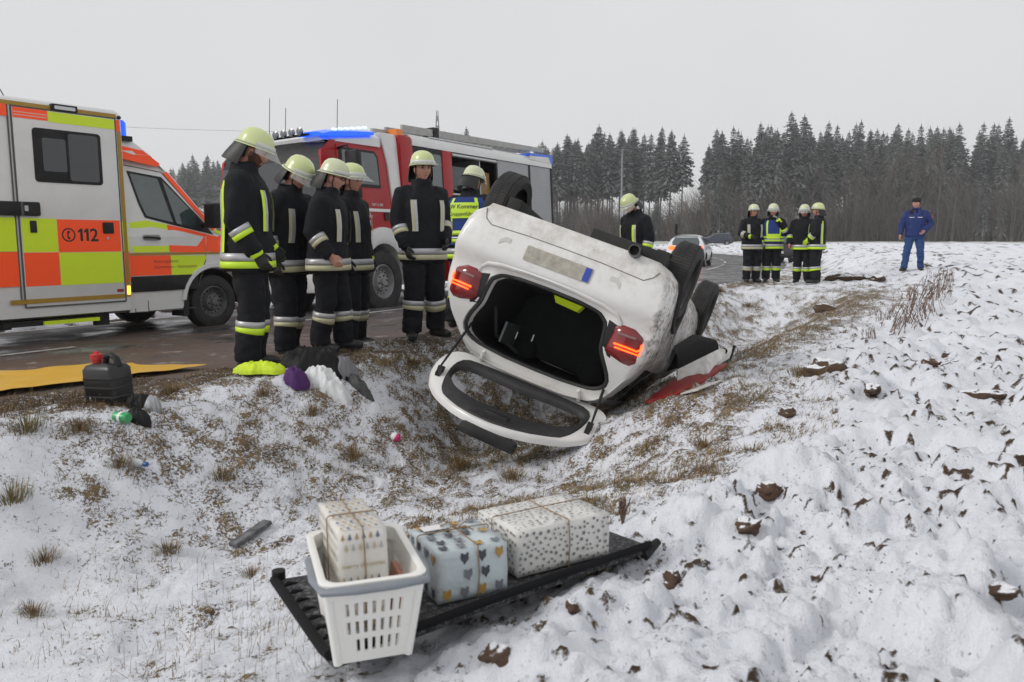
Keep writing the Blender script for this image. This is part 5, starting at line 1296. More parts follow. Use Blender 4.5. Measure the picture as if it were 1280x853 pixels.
    for sg in (1, -1):
        P, rr = AP[sg]; w_ = np.array(P[-1]); d = w_-np.array(P[-3]); d /= np.linalg.norm(d)
        hv, hf, _ = HANDS[hands[0 if sg == 1 else 1]]
        z_ = -d; xx = np.array([1., 0, 0])*1.; xx = xx-z_*(xx@z_); xx /= np.linalg.norm(xx); yy = np.cross(z_, xx)
        B = np.stack([xx*sg, yy, z_], 1)
        Hd = (hv*np.array([1, 1, 1])*(1.13 if gloves else 1.))@B.T + w_ - d*.0
        ff = hf if sg == 1 else [q[::-1] for q in hf]
        if gloves:
            gl_parts.append((Hd, ff, sg))
        am = M().tube([L(np.array((sg*.1, -.02, 1.40))) if lean < .2 else L(np.array((sg*.1, -.02, 1.40)))]+[np.array(q) for q in P[1:]]+[w_+d*.03], [.05, .05, .045, .04, .036, .03, .027], 10)
        av = np.concatenate(am.v)
        for vv, f_ in ((av, am.f),)+(() if gloves else ((Hd, ff),)):
            BV.append(vv); BF += [tuple(i+nb for i in q) for q in f_]; nb += len(vv)
    tc = M().rings(L(np.array([ring(z, -.04, np.arange(12)*2*pi/12) for z in (.9, 1.1, 1.3, 1.42)]))); tv = np.concatenate(tc.v); BV.append(tv); BF += [tuple(i+nb for i in q) for q in tc.f]
    body = raw_obj('body', np.concatenate(BV), BF, skin_m, ph)
    for Hd, ff, sg in gl_parts:
        go = raw_obj('glove', Hd, ff, gloves[0], ph)
        P, rr = AP[sg]; w_ = np.array(P[-1]); d = w_-np.array(P[-3]); d /= np.linalg.norm(d)
        cf = M(); cf.tube([w_-d*.06, w_+d*.02, w_+d*.035], [.060, .052, .042], 14); cf.obj('glove_cuff', gloves[1], go, 60)
    # face details
    for sg in (1, -1):
        e_ = M().ell((0, 0, 0), (.011, .006, .008), 8, 6); ev = HT(np.concatenate(e_.v)+np.array([sg*.031, .083, .014])); raw_obj('eye', ev, e_.f, mat('eye', (.03, .025, .022), .2), body)
        M().tube(HT(np.array([(sg*.014, .094, .029), (sg*.030, .094, .034), (sg*.047, .084, .029)])), [.003, .0045, .003], 5).obj('eyebrow', hair_m, body, 180)
    M().tube(HT(np.array([(-.022, .0885, -.060), (0, .094, -.0585), (.022, .0885, -.060)])), [.002, .0035, .002], 5).obj('lips', mat('lips', (.30, .10, .08), .5), body, 180)
    if beard is not None:
        x_, y_, z_ = Hv.T; mk = (z_ < -.030+.028*sst(.03, .07, np.abs(x_))) & (y_ > -.012) & (z_ > -.128) & ~((np.abs(x_) < .02) & (z_ > -.046)) & ~((np.abs(x_) < .021) & (z_ > -.068) & (z_ < -.053))
        fs = [q for q in Hf if all(mk[i] for i in q)]
        used = sorted({i for q in fs for i in q}); mp = {i: k for k, i in enumerate(used)}
        raw_obj('beard', HT(Hv[used]+Hn[used]*(.004+.004*r.random((len(used), 1)))), [tuple(mp[i] for i in q) for q in fs], beard, body)
    x_, y_, z_ = Hv.T; mk = (z_ > .015+.05*sst(.0, .06, y_)) & (y_ < .07) | ((y_ < -.035) & (z_ > -.07))
    fs = [q for q in Hf if all(mk[i] for i in q)]; used = sorted({i for q in fs for i in q}); mp = {i: k for k, i in enumerate(used)}
    raw_obj('hair', HT(Hv[used]+Hn[used]*.006), [tuple(mp[i] for i in q) for q in fs], hair_m, body)
    # helmet
    if helmet is not None:
        aR = np.linspace(0, 2*pi, 41)
        def hring(rx, ryf, ryb, z, slope=.0): 
            c_, s_ = np.cos(aR), np.sin(aR); yy = np.where(s_ > 0, ryf, ryb)*s_
            return np.stack([rx*c_, yy-.012, z+slope*yy+0*aR], 1)
        prof = [(.128, .160, .168, .028, .12), (.124, .146, .150, .036, .12), (.116, .134, .138, .052, .09), (.112, .130, .134, .085, .05), (.101, .118, .122, .122, .02), (.078, .092, .095, .153, 0), (.045, .053, .055, .171, 0), (.012, .014, .014, .177, 0)]
        hm = M(); hm.rings(HT(np.array([hring(*p)[:-1] for p in [(.118, .142, .146, .026, .12)]+prof])), cap=False)
        hm.add(HT(hring(*prof[-1])[:-1]), [tuple(range(40))])
        ho = hm.obj('helmet', helmet, ph, 50)
        a_ = np.linspace(-1.35, 1.35, 17)
        def vr(rx, ry, z, sl=.0): return np.stack([rx*np.sin(a_), ry*np.cos(a_)-.012, z+sl*np.cos(a_)], 1)
        fr_ = M().grid(HT(np.array([vr(.121, .142, .052, .010), vr(.124, .146, .060, .010), vr(.122, .144, .074, .012), vr(.116, .137, .078, .012)]))); fr_.obj('visor_frame', white_t, ho, 180)
        tie = M().grid(HT(np.array([hring(.1255, .147, .151, .038, .12), hring(.121, .141, .145, .047, .11)]))); tie.obj('trim_line', mat('helmet grey line', (.28, .30, .25), .5), ho, 180)
        if visor is not None:
            k = visor; vm = M().grid(HT(np.array([vr(.123, .147, .062, .012), vr(.132+.012*k, .150+.045*k, .020+.02*k), vr(.137+.02*k, .152+.085*k, -.03+.05*k), vr(.138+.02*k, .150+.105*k, -.055+.07*k)])))
            vm.obj('visor', visor_m, ho, 180)
        if guard:
            ab = np.linspace(pi*.56, pi*1.44, 19)
            def nr(rx, ry, z): return np.stack([rx*np.sin(ab), ry*np.cos(ab)-.012, z+0*ab], 1)
            M().grid(HT(np.array([nr(.122, .150, .016), nr(.128, .165, -.03), nr(.132, .185, -.09), nr(.125, .195, -.135), nr(.12, .190, -.137), nr(.12, .160, -.05)]))).obj('neck_guard', leather_m, ho, 60)
        for sg in (1, -1): M().tube(HT(np.array([(sg*.083, .02, .03), (sg*.082, .025, -.05), (sg*.05, .045, -.115), (0, .05, -.125)])), .006, 5).obj('chin_strap', leather_m, ho, 180)
    elif kit == 'civil':
        m = M(); m.rings(HT(np.array([[(rx*sin(a), ry*cos(a)-.008, z) for a in np.arange(24)*2*pi/24] for rx, ry, z in ((.086, .102, .030), (.091, .108, .045), (.090, .106, .08), (.078, .093, .112), (.05, .06, .134), (.01, .012, .14))]))); m.obj('knit_cap', mat('black knit', (.010, .010, .011), .9, bump=.5, bscale=120), ph, 60)
    if extra == 'glasses':
        gm = M()
        for sg in (1, -1):
            gm.tube(HT(np.array([(sg*.032+.021*cos(a), .099, .012+.016*sin(a)) for a in np.linspace(0, 2*pi, 15)])), .0018, 4); gm.tube(HT(np.array([(sg*.052, .097, .016), (sg*.080, .01, .018)])), .002, 4)
        gm.tube(HT(np.array([(-.011, .1, .014), (.011, .1, .014)])), .002, 4); gm.obj('glasses', black_pl, body, 0)
    if extra == 'badge':
        P, rr = AP[-1]; c_ = np.array(P[1])*.45+np.array(P[3])*.55
        M().box(c_[0]-.095, c_[0]-.080, c_[1]-.03, c_[1]+.03, c_[2]+.02, c_[2]+.09).obj('sleeve_badge', mat('badge red white', (.5, .12, .12), .5), jacket, 0)
        M().prism(rect(-.15, -.04, 1.315, 1.327), lambda u, v, d: tuple(L(ring(v, .012+d, np.array([pi/2-u*4.]))[0])), 0, .004).obj('chest_piping', wht_txt, jacket, 0); M().prism(rect(.04, .15, 1.315, 1.327), lambda u, v, d: tuple(L(ring(v, .012+d, np.array([pi/2-u*4.]))[0])), 0, .004).obj('chest_piping', wht_txt, jacket, 0)
        yk = M(); yk.grid(L(np.array([ring(z, .006, a48) for z in (1.40, 1.45, 1.49, 1.53)]))); yk.obj('shoulder_yoke', cloth_n, jacket, 180)
    return ph
D = radians
lg_glove = (glove_m, lime_t); bk_glove = (glove_m, cloth_n)
person('tall bearded firefighter in profile with lime back stripes, nearest the ambulance', -2.12, 6.62, D(83), 1.90, lean=.03, yaw=.05, pitch=.42, tape=lime_t, gloves=lg_glove, beard=beard_m, seed=1, bulk=1.10, visor=.75,
       arms={1: ((.27, -.05, 1.13), (.25, .10, .90)), -1: ((-.27, -.03, 1.13), (-.22, .14, .93))}, vox=.012)
person('firefighter with cream chest stripe looking down behind the bearded one', -2.12, 7.75, D(112), 1.87, lean=.13, yaw=.0, pitch=.45, tape=cream_t, gloves=bk_glove, seed=2, bulk=1.06, visor=.75, legs={1: ((.11, .06, .50), (.14, .06, .09), .3), -1: ((-.11, .0, .50), (-.12, -.10, .09), -.2)})
person('shorter firefighter in profile wearing glasses, bare hand at his hip', -1.70, 7.62, D(97), 1.74, lean=.05, yaw=0., pitch=.30, tape=cream_t, helmet=helm_w, seed=3, bulk=1.10, visor=None, extra='glasses', back=False,
       arms={1: ((.275, -.06, 1.14), (.275, .12, .93))}, legs={1: ((.10, .0, .50), (.11, -.06, .09), .15), -1: ((-.12, .07, .50), (-.14, .08, .09), -.3)})
person('firefighter with lifted visor beside the fire engine wheel, behind the one in glasses', -1.64, 8.45, D(108), 1.84, lean=.0, yaw=.1, pitch=.12, tape=cream_t, seed=4, bulk=1.0, visor=1.0, back=False, gloves=lg_glove, legs={1: ((.12, .04, .50), (.17, .02, .09), .4), -1: ((-.10, .02, .50), (-.13, -.04, .09), -.1)})
person('firefighter facing the camera with dark gloves and an orange radio strap', -.91, 8.42, D(150), 1.86, lean=.0, yaw=.05, pitch=.10, tape=cream_t, gloves=bk_glove, seed=5, bulk=.98, visor=1.5, back=True,
       arms={1: ((.245, -.02, 1.15), (.225, .10, .92)), -1: ((-.24, -.03, 1.15), (-.18, .16, .98))}, legs={1: ((.12, .05, .50), (.15, .05, .09), .35), -1: ((-.12, .0, .50), (-.16, -.06, .09), -.35)})
person('firefighter in blue and lime command vest seen from behind by the wreck', -.50, 9.55, D(20), 1.84, lean=.12, yaw=.35, pitch=.25, tape=lime_t, helmet=helm_w, vest='text', seed=6, bulk=1.04, visor=.5, back=False,
       legs={1: ((.10, .05, .50), (.12, .03, .09), .2), -1: ((-.12, .0, .50), (-.14, -.14, .09), -.2)})
person('firefighter behind the wreck looking down over its exhaust', 1.92, 12.6, D(-118), 1.80, lean=.14, yaw=-.1, pitch=.55, tape=lime_t, seed=7, bulk=1.14, visor=.7, vox=.016, hands=('relaxed', 'fist'))
person('firefighter with white knee bands at the left of the far group of four', 5.78, 19.85, D(172), 1.83, yaw=-.1, pitch=.1, tape=cream_t, helmet=helm_w, seed=8, visor=None, bulk=1.06, gloves=lg_glove, vox=.018,
       arms={1: ((.29, .0, 1.15), (.17, .24, 1.08))}, group=None)
person('firefighter in a blue vest touching his chin in the far group', 6.27, 19.9, D(188), 1.84, yaw=0., pitch=.1, tape=lime_t, helmet=helm_w, vest='front', seed=9, visor=.8, bulk=1.04, vox=.018, gloves=(grey_glove, lime_t),
       arms={-1: ((-.30, .12, 1.14), (-.09, .22, 1.44)), 1: ((.29, .0, 1.15), (.26, .14, .95))})
person('firefighter half hidden behind another, holding gloves, in the far group', 6.92, 19.6, D(205), 1.82, yaw=.1, pitch=.1, tape=lime_t, helmet=helm_w, seed=10, visor=.6, bulk=1.04, vox=.018, chest=False,
       arms={1: ((.30, -.02, 1.15), (.30, .12, .92))})
person('firefighter turned away with lime back stripes at the right of the far group', 7.08, 19.15, D(-58), 1.82, yaw=-.2, pitch=.05, tape=lime_t, seed=11, visor=None, bulk=1.10, vox=.018, gloves=(mat('lime glove', (.4, .55, .03), .6), lime_t),
       arms={-1: ((-.29, .0, 1.15), (-.24, .16, .98))})
person('man in blue work jacket, blue trousers and black knit cap striding on the field', 9.95, 20.4, D(205), 1.80, yaw=.7, pitch=.05, kit='civil', helmet=None, seed=12, bulk=.98, vox=.016, extra='badge', hands=('relaxed', 'relaxed'),
       arms={-1: ((-.34, -.06, 1.17), (-.20, .14, .99)), 1: ((.30, .02, 1.14), (.33, .12, .90))}, legs={1: ((.16, .06, .50), (.20, .04, .09), .45), -1: ((-.14, .02, .50), (-.17, -.10, .09), -.2)})
# ------------------------------------------------------------------ parcel shelf with basket and gifts
CAMP = np.array([0, 0, CAM_Z])
BZ = .095
snowdust = NT('snow dusted felt'); a1 = snowdust.noise(60, 5, .7); a2 = snowdust.noise(400, 2, .6)
sd = snowdust.ramp(snowdust.ma('ADD', snowdust.ma('MULTIPLY', a1, .55), snowdust.ma('MULTIPLY', a2, .6)), .585, .72)
felt_b = mat('black tray edge', (.009, .009, .010), .8, spec=.2)
shelf_m = snowdust.out(snowdust.mix(snowdust.ma('MULTIPLY', sd, .55), (.012, .012, .013), (.5, .5, .52)), .8, a2, .3, .004)
sA, sB, sD, sC = (-.41, 1.79), (.435, 2.50), (.30, 2.72), (-.67, 2.24)
shelf = thing('parcel_shelf', 'black car parcel shelf lying on snow, dusted white, carrying basket and gifts', 'parcel shelf', (0, 0, 0))
def lerp2(p, q, t): return (p[0]*(1-t)+q[0]*t, p[1]*(1-t)+q[1]*t)
G = []
for j in np.linspace(0, 1, 9):
    row = []
    for i in np.linspace(0, 1, 21):
        p = lerp2(lerp2(sA, sB, i), lerp2(sC, sD, i), j); row.append((p[0], p[1], BZ-.004 - .02*i*j + .012*(j < .01) + .006*math.sin(i*3.1)*(1-j)))
    G.append(row)
G = np.array(G); Bt = G.copy(); Bt[:, :, 2] -= .035
m = M(); m.grid(G); m.grid(Bt); edge = np.concatenate([G[0], G[:, -1], G[-1][::-1], G[:, 0][::-1]]); edgb = np.concatenate([Bt[0], Bt[:, -1], Bt[-1][::-1], Bt[:, 0][::-1]]); m.grid([edge, edgb])
m.obj('board', shelf_m, shelf, 40)
lip = M(); lip.tube(G[0]+np.array([.002, -.003, -.006]), .0095, 8, flat=1.4); lip.obj('front_lip', felt_b, shelf, 60)
lip = M(); lip.tube(G[:, 0]+np.array([-.01, 0, 0]), .014, 8); lip.obj('side_lip', felt_b, shelf, 60)
for t in np.linspace(.10, .90, 8):
    p = lerp2(sA, sC, t); o_ = M().tube([(p[0]+.0, p[1]+.0, BZ-.012), (p[0]+.012, p[1]+.008, BZ+.001), (p[0]+.035, p[1]+.025, BZ-.004)], [.004, .006, .003], 6).obj('rib', felt_b, shelf, 60)
M().tube([(sB[0]-.02, sB[1]-.01, BZ-.03), (sB[0]+.035, sB[1]+.03, BZ+.0)], [.022, .012], 8).obj('pivot_pin', black_pl, shelf, 60)
M().lathe([(.02, 0), (.02, .03), (.001, .032)], 10, T=TR(sC[0]+.0, sC[1]+.01, BZ-.01)).obj('pivot_pin', black_pl, shelf, 60)
# basket
plas = mat('cream plastic', (.82, .81, .77), .38, vary=.25, vscale=9, col2=(.72, .70, .65), coat=.2)
bk = thing('laundry_basket', 'cream white plastic basket with slotted walls and grey handle holding a gift', 'basket', (-.365, 1.925, BZ-.005), (0, 0, radians(19)))
WT, DT, WB, DB, HB = .111, .172, .085, .135, .205
def bw(side, u, v, o=0.):     # u in -1..1 along wall, v 0..1 up
    hx = WB+(WT-WB)*v+o; hy = DB+(DT-DB)*v+o; z = HB*v
    return {0: (u*hx, -hy, z), 1: (hx, u*hy, z), 2: (-u*hx, hy, z), 3: (-hx, -u*hy, z)}[side]
for sd_ in range(4):
    ncol = 7 if sd_ % 2 == 0 else 10; us = np.linspace(-.66, .66, ncol+1); us = [-1]+sorted(list(us))+[1]
    ucells = []
    lo = -.70; wslot = 1.40/ncol
    cols = [(-1, lo)] + [c for k in range(ncol) for c in ((lo+wslot*k+wslot*.28, lo+wslot*k+wslot*.72, 'h'), )]
    cuts = [-1]
    for k in range(ncol): cuts += [lo+wslot*k+wslot*.28, lo+wslot*k+wslot*.72]
    cuts += [1]
    vc = [0, .13, .29, .36, .52, .59, .75, 1.0]
    w_ = M()
    for i in range(len(cuts)-1):
        for j in range(len(vc)-1):
            hole = (i % 2 == 1) and (j in (1, 3, 5)) and not (j == 1 and (i in (1,)) ) 
            if hole:
                u0, u1, v0, v1 = cuts[i], cuts[i+1], vc[j], vc[j+1]
                for (a, b_) in (((u0, v0), (u1, v0)), ((u1, v0), (u1, v1)), ((u1, v1), (u0, v1)), ((u0, v1), (u0, v0))):
                    w_.add([bw(sd_, *a, 0), bw(sd_, *b_, 0), bw(sd_, *b_, -.006), bw(sd_, *a, -.006)], [(0, 1, 2, 3)])
                continue
            nU = 1
            w_.add([bw(sd_, cuts[i], vc[j]), bw(sd_, cuts[i+1], vc[j]), bw(sd_, cuts[i+1], vc[j+1]), bw(sd_, cuts[i], vc[j+1])], [(0, 1, 2, 3)])
            w_.add([bw(sd_, cuts[i], vc[j], -.006), bw(sd_, cuts[i+1], vc[j], -.006), bw(sd_, cuts[i+1], vc[j+1], -.006), bw(sd_, cuts[i], vc[j+1], -.006)], [(3, 2, 1, 0)])
    w_.obj('slotted_wall', plas, bk, 30)
for sx_ in (1, -1):
    for sy_ in (1, -1):
        M().tube([(sx_*(WB-.004), sy_*(DB-.004), 0), (sx_*(WT-.004), sy_*(DT-.004), HB)], .011, 8).obj('corner_post', plas, bk, 60)
M().box(-WB, WB, -DB, DB, .0, .006).obj('basket_floor', plas, bk, 0)
def rrng(hx, hy, z, r=.035, n=6): return [(x, y, z) for x, y in rrect(-hx, hx, -hy, hy, r, n)]
M().rings([rrng(WT-.004, DT-.004, HB-.03), rrng(WT+.006, DT+.006, HB-.032), rrng(WT+.010, DT+.010, HB-.012), rrng(WT+.012, DT+.012, HB+.004), rrng(WT+.006, DT+.006, HB+.008), rrng(WT-.006, DT-.006, HB+.004), rrng(WT-.010, DT-.010, HB-.03)], cap=False).obj('rim', plas, bk, 50)
gh = mat('grey handle plastic', (.23, .25, .28), .45, vary=.3, vscale=20)
hp_ = [(-WT-.016, .03, HB-.012), (-WT-.018, -DT*.6, HB-.010), (-WT*.93-.01, -DT-.012, HB-.008), (-WT*.4, -DT-.021, HB-.008), (WT*.4, -DT-.021, HB-.008), (WT*.93+.01, -DT-.012, HB-.008), (WT+.018, -DT*.6, HB-.010), (WT+.016, .03, HB-.012)]
M().tube(hp_, [.010, .011, .013, .014, .014, .013, .011, .010], 10, flat=.65).obj('handle', gh, bk, 60)
# gifts
paper_w = mat('white wrapping paper', (.70, .69, .66), .5, bump=.25, bscale=14, vary=.15, vscale=7, col2=(.58, .57, .54))
paper_c = mat('cream wrapping paper', (.72, .70, .66), .5, bump=.25, bscale=14, vary=.2, vscale=7, col2=(.60, .56, .50))
paper_b = mat('light blue wrapping paper', (.50, .56, .58), .38, bump=.5, bscale=16, vary=.4, vscale=12, col2=(.48, .58, .62), coat=.2)
twine = mat('jute twine', (.27, .18, .10), .9)
def gift(label, c, z0, rot, wx, dy, hz, pm, seed, tilt=0.):
    o = thing('wrapped_gift', label, 'gift', (c[0], c[1], z0), (tilt, 0, rot))
    r = random.Random(seed); m = M(); n = 8
    # slightly bulging box with soft corners
    def P(u, v, w): 
        e = .94+.06*(1-max(abs(u), abs(v), abs(2*w-1))**6)
        b_ = 1-.018*((abs(u) > .98)+(abs(v) > .98)+(abs(2*w-1) > .98)-1)
        jit = (vn3(np.array([[u*2.1+seed, v*2.3, w*2.2]]), 2.)[0]-.5)*.006
        return (u*wx/2*b_+jit, v*dy/2*b_+jit*.7, w*hz+(.5-w)*.004+jit*(w > .1))
    L_ = np.linspace(-1, 1, n)
    for ax in range(3):
        for s_ in (-1, 1):
            Gd = []
            for a in L_:
                Gd.append([P(*( (s_, a, (b_+1)/2) if ax == 0 else (a, s_, (b_+1)/2) if ax == 1 else (a, b_, (s_+1)/2) )) for b_ in L_])
            m.grid(Gd)
    ob = m.obj('wrapping', pm, o, 50)
    bm = bmesh.new(); bm.from_mesh(ob.data); bmesh.ops.remove_doubles(bm, verts=bm.verts, dist=.0015); bmesh.ops.recalc_face_normals(bm, faces=bm.faces); bm.to_mesh(ob.data); bm.free()
    return o
def face_fn(wx, dy, hz, which):
    e = .0035
    if which == 'top': return lambda u, v, d: (u, v, hz+e+d)
    if which == 'front': return lambda u, v, d: (u, -dy/2-e-d, v)
    if which == 'left': return lambda u, v, d: (-wx/2-e-d, -u, v)
    if which == 'right': return lambda u, v, d: (wx/2+e+d, u, v)
def star_poly(cx, cy, R_, a0): return [(cx+(R_ if k % 2 == 0 else R_*.48)*cos(a0+k*pi/5), cy+(R_ if k % 2 == 0 else R_*.48)*sin(a0+k*pi/5)) for k in range(10)]
def prints(o, dims, shapes, mats, name):
    m = M()
    for (which, poly, mi) in shapes:
        f = face_fn(*dims, which); m.add([f(u, v, 0.) for u, v in poly], [tuple(range(len(poly)))], mi)
    ob = m.obj(name, mats, o, 0); ob['kind'] = 'stuff'; return ob
def faces_extent(wx, dy, hz): return {'top': (-wx/2, wx/2, -dy/2, dy/2), 'front': (-wx/2, wx/2, 0, hz), 'left': (-dy/2, dy/2, 0, hz), 'right': (-dy/2, dy/2, 0, hz)}
star_m = mat('grey star print', (.16, .16, .165), .5)
dims3 = (.33, .225, .138)
g3 = gift('large white gift with grey stars and jute twine, rightmost on the black shelf', (.138+.02-.062, 2.32+.09), BZ+.004, radians(32), *dims3, paper_w, 3)
r_ = random.Random(9); shp = []
for wch, (a0, a1_, b0, b1) in faces_extent(*dims3).items():
    pts = []
    for t in range(900):
        R_ = r_.uniform(.0045, .0088); u, v = r_.uniform(a0+R_, a1_-R_), r_.uniform(b0+R_, b1-R_)
        if all((u-p)**2+(v-q)**2 > (R_+s_+.0022)**2 for p, q, s_ in pts): pts.append((u, v, R_)); shp.append((wch, star_poly(u, v, R_, r_.uniform(0, 6)), 0))
prints(g3, dims3, shp, [star_m], 'star_print')
def twine_loop(o, dims, at_x=None, at_y=None):
    wx, dy, hz = dims; e = .006; m = M()
    if at_x is not None: m.tube([(at_x, -dy/2-e, .0), (at_x+.004, -dy/2-e, hz*.5), (at_x, -dy/2-e, hz), (at_x, -dy/2, hz+e), (at_x-.003, 0, hz+e), (at_x, dy/2, hz+e), (at_x, dy/2+e, hz), (at_x, dy/2+e, 0)], .0019, 5)
    if at_y is not None: m.tube([(-wx/2-e, at_y, 0), (-wx/2-e, at_y, hz), (-wx/2, at_y, hz+e), (0, at_y+.003, hz+e), (wx/2, at_y, hz+e), (wx/2+e, at_y, hz), (wx/2+e, at_y, 0)], .0019, 5)
    m.obj('twine', twine, o, 60)
twine_loop(g3, dims3, at_x=.01); twine_loop(g3, dims3, at_y=.02)
# blue gift
dims2 = (.205, .21, .142)
g2_ = gift('light blue gift with grey and ochre blobs between basket and starry gift', (-.152, 2.20), BZ+.002, radians(27), *dims2, paper_b, 5)
shp = []; r_ = random.Random(4)
def blob(cx, cy, a, b_, rot=0): return [(cx+a*cos(t)*cos(rot)-b_*sin(t)*sin(rot), cy+a*cos(t)*sin(rot)+b_*sin(t)*cos(rot)) for t in np.arange(12)*2*pi/12]
for wch, (a0, a1_, b0, b1) in faces_extent(*dims2).items():
    nx_ = max(1, round((a1_-a0)/.048)); ny_ = max(1, round((b1-b0)/.046))
    for i in range(nx_):
        for j in range(ny_):
            u = a0+(i+.5+.2*(j % 2))*(a1_-a0)/nx_; v = b0+(j+.5)*(b1-b0)/ny_; mi = (i*2+j*3+r_.randint(0, 1)) % 4
            if mi == 3 and r_.random() < .5: continue
            if not (a0+.016 < u < a1_-.016 and b0+.02 < v < b1-.02): continue
            mi = mi % 3; ro = r_.uniform(-.5, .5)
            shp += [(wch, blob(u, v, .0125, .0105, ro), mi), (wch, [(u-.006, v-.009), (u+.006, v-.009), (u+.002+.006*ro, v-.019)], mi), (wch, blob(u-.008, v+.010, .004, .005), mi), (wch, blob(u+.008, v+.010, .004, .005), mi)]
prints(g2_, dims2, shp, [mat('slate print', (.06, .065, .075), .5), mat('ochre print', (.42, .25, .06), .5), mat('mid grey print', (.17, .18, .20), .5)], 'figure_print')
twine_loop(g2_, dims2, at_x=.012); twine_loop(g2_, dims2, at_y=.03)
bow = M()
for a in (.3, 2.2, 3.6, 5.2): bow.tube([(.012, .03, .15), (.012+.03*cos(a), .03+.03*sin(a), .163), (.012+.05*cos(a+.3), .03+.05*sin(a+.3), .150)], .0018, 5)
bow.obj('twine_bow', twine, g2_, 60)
M().add([(-.08, .05, .1475), (-.02, .05, .1475), (-.02, .09, .1475), (-.08, .09, .1475)], [(0, 1, 2, 3)]).obj('gift_tag', mat('tag paper', (.74, .73, .72), .6), g2_, 0)
# tree patterned gift in the basket
dims1 = (.115, .285, .235)
g1_ = gift('upright cream gift with little printed trees standing in the laundry basket', (-.400, 1.975), BZ+.045, radians(22), *dims1, paper_c, 7, radians(-3))
shp = []
for wch, (a0, a1_, b0, b1) in faces_extent(*dims1).items():
    j = 0; v = b0+.012
    while v < b1-.012:
        u = a0+.010+(.008 if j % 2 else 0); k = 0
        skip = wch == 'front' and .135 < v < .168
        while u < a1_-.008 and not skip:
            mi = (k*2+j*5) % 4; hh_ = .010 if wch != 'top' else .012
            shp += [(wch, [(u-.0052, v-hh_*.6), (u+.0052, v-hh_*.6), (u, v+hh_)], mi), (wch, [(u-.001, v-hh_*.95), (u+.001, v-hh_*.95), (u+.001, v-hh_*.6), (u-.001, v-hh_*.6)], mi)]
            u += .0165; k += 1
        v += .026; j += 1
prints(g1_, dims1, shp, [mat('gold print', (.42, .30, .14), .4), mat('grey tree print', (.42, .42, .42), .5), mat('navy tree print', (.13, .16, .22), .5), mat('sand print', (.50, .42, .30), .5)], 'tree_print')
f1 = face_fn(*dims1, 'front')
text_obj('lettering', 'merry christmas', .0155, mat('gold print'), g1_, lambda u, v, d: f1(u, .146+v, d), .0005)
twine_loop(g1_, dims1, at_x=-.0); twine_loop(g1_, dims1, at_y=-.02)
pk = thing('paper_bag', 'salmon pink printed packet tucked beside the gift inside the basket', 'packet', (-.30, 1.98, BZ+.02), (0, radians(8), radians(20)))
M().box(-.012, .012, -.05, .05, .0, .12).obj('packet', mat('salmon paper', (.62, .28, .20), .5, vary=.3), pk, 30, bevel=.004)
M().lathe([(.001, 0), (.022, 0)], 14, T=TR(.0135, -.01, .12, ry=pi/2)).obj('printed_dot', mat('slate print'), pk, 0)

# ------------------------------------------------------------------ things on the road edge
jc = thing('jerrycan', 'black plastic jerrycan with red cap, flecked with snow, on the verge', 'jerrycan', (-2.56, 5.14, gz(-2.56, 5.14)-.01), (radians(2), radians(-3), radians(-24)))
jb = M(); jb.rings([[(x, y, z) for x, y in rrect(-hx, hx, -hy, hy, r_, 5)] for z, hx, hy, r_ in ((0, .12, .07, .03), (.012, .135, .083, .035), (.15, .138, .086, .035), (.235, .136, .085, .035), (.262, .120, .072, .04), (.275, .07, .045, .03))])
jm = NT('snow flecked black'); jn = jm.noise(18, 4, .6); jmat = jm.out(jm.mix(jm.ma('MULTIPLY', jm.ramp(jn, .66, .70), .9), (.011, .011, .012), (.6, .6, .62)), .35)
jb.obj('can', jmat, jc, 50)
rb_ = M()
for z in (.06, .12, .18): rb_.rings([[(x, y, z+dz_) for x, y in rrect(-h_, h_, -k_, k_, .035, 5)] for dz_, h_, k_ in ((-.012, .137, .085), (0, .1405, .0885), (.012, .137, .085))], cap=False)
rb_.obj('rib', jmat, jc, 60)
M().tube([(.0, 0, .262), (.015, 0, .315), (.06, 0, .325), (.10, 0, .30), (.115, 0, .25)], [.016, .018, .018, .018, .02], 10, flat=1.3).obj('handle', black_pl, jc, 60)
ck = M(); ck.lathe([(.030, .27), (.030, .29), (.036, .292), (.036, .325), (.030, .33), (.001, .332)], 16, T=TR(-.075, 0, 0)); cko = ck.obj('cap', mat('red cap', (.50, .02, .02), .4), jc, 40)
M().box(-.095, -.055, -.006, .006, .33, .345).obj('cap_grip', mat('red cap'), cko, 0)
def drape(name, label, cat, cx, cy, rx, ry, h, rot, m, seed, folds=.35, rough=1., zoff=0., n=44, k=80, group=None):
    rr = np.linspace(0, 1, n); aa_ = np.linspace(0, 2*pi, k, endpoint=False); Rg, Ag = np.meshgrid(rr, aa_, indexing='ij')
    outl = 1+.35*rough*(fbm2(np.cos(Ag)*1.3+seed, np.sin(Ag)*1.3, 1.6, 3, seed)-.5)*2
    lx = Rg*outl*np.cos(Ag)*rx; ly = Rg*outl*np.sin(Ag)*ry
    fo = 1-np.abs(2*fbm2(lx*1.0+seed*3, ly*1.8, 8., 2, seed+1)-1); fo2 = 1-np.abs(2*fbm2(lx*1.4+seed*5, ly*.8, 19., 2, seed+2)-1)
    z = h*(1-Rg**2.2)**.8*(.40+.70*fo+.22*fo2) + folds*.018*(fo2-.6)*(1-Rg**4)
    c_, s_ = cos(rot), sin(rot); X_ = cx+lx*c_-ly*s_; Y_ = cy+lx*s_+ly*c_
    Z0 = base(X_, Y_); zc = gz(cx, cy)-float(base(np.array([cx]), np.array([cy]))[0])
    P = np.stack([X_, Y_, Z0+zc*1.0+np.maximum(z, .004)+zoff+.012], -1)
    P[-1, :, 2] -= .03
    o = M().rings(P, cap=False).obj(name, m, None, 180)
    return tag(o, label, cat, group)
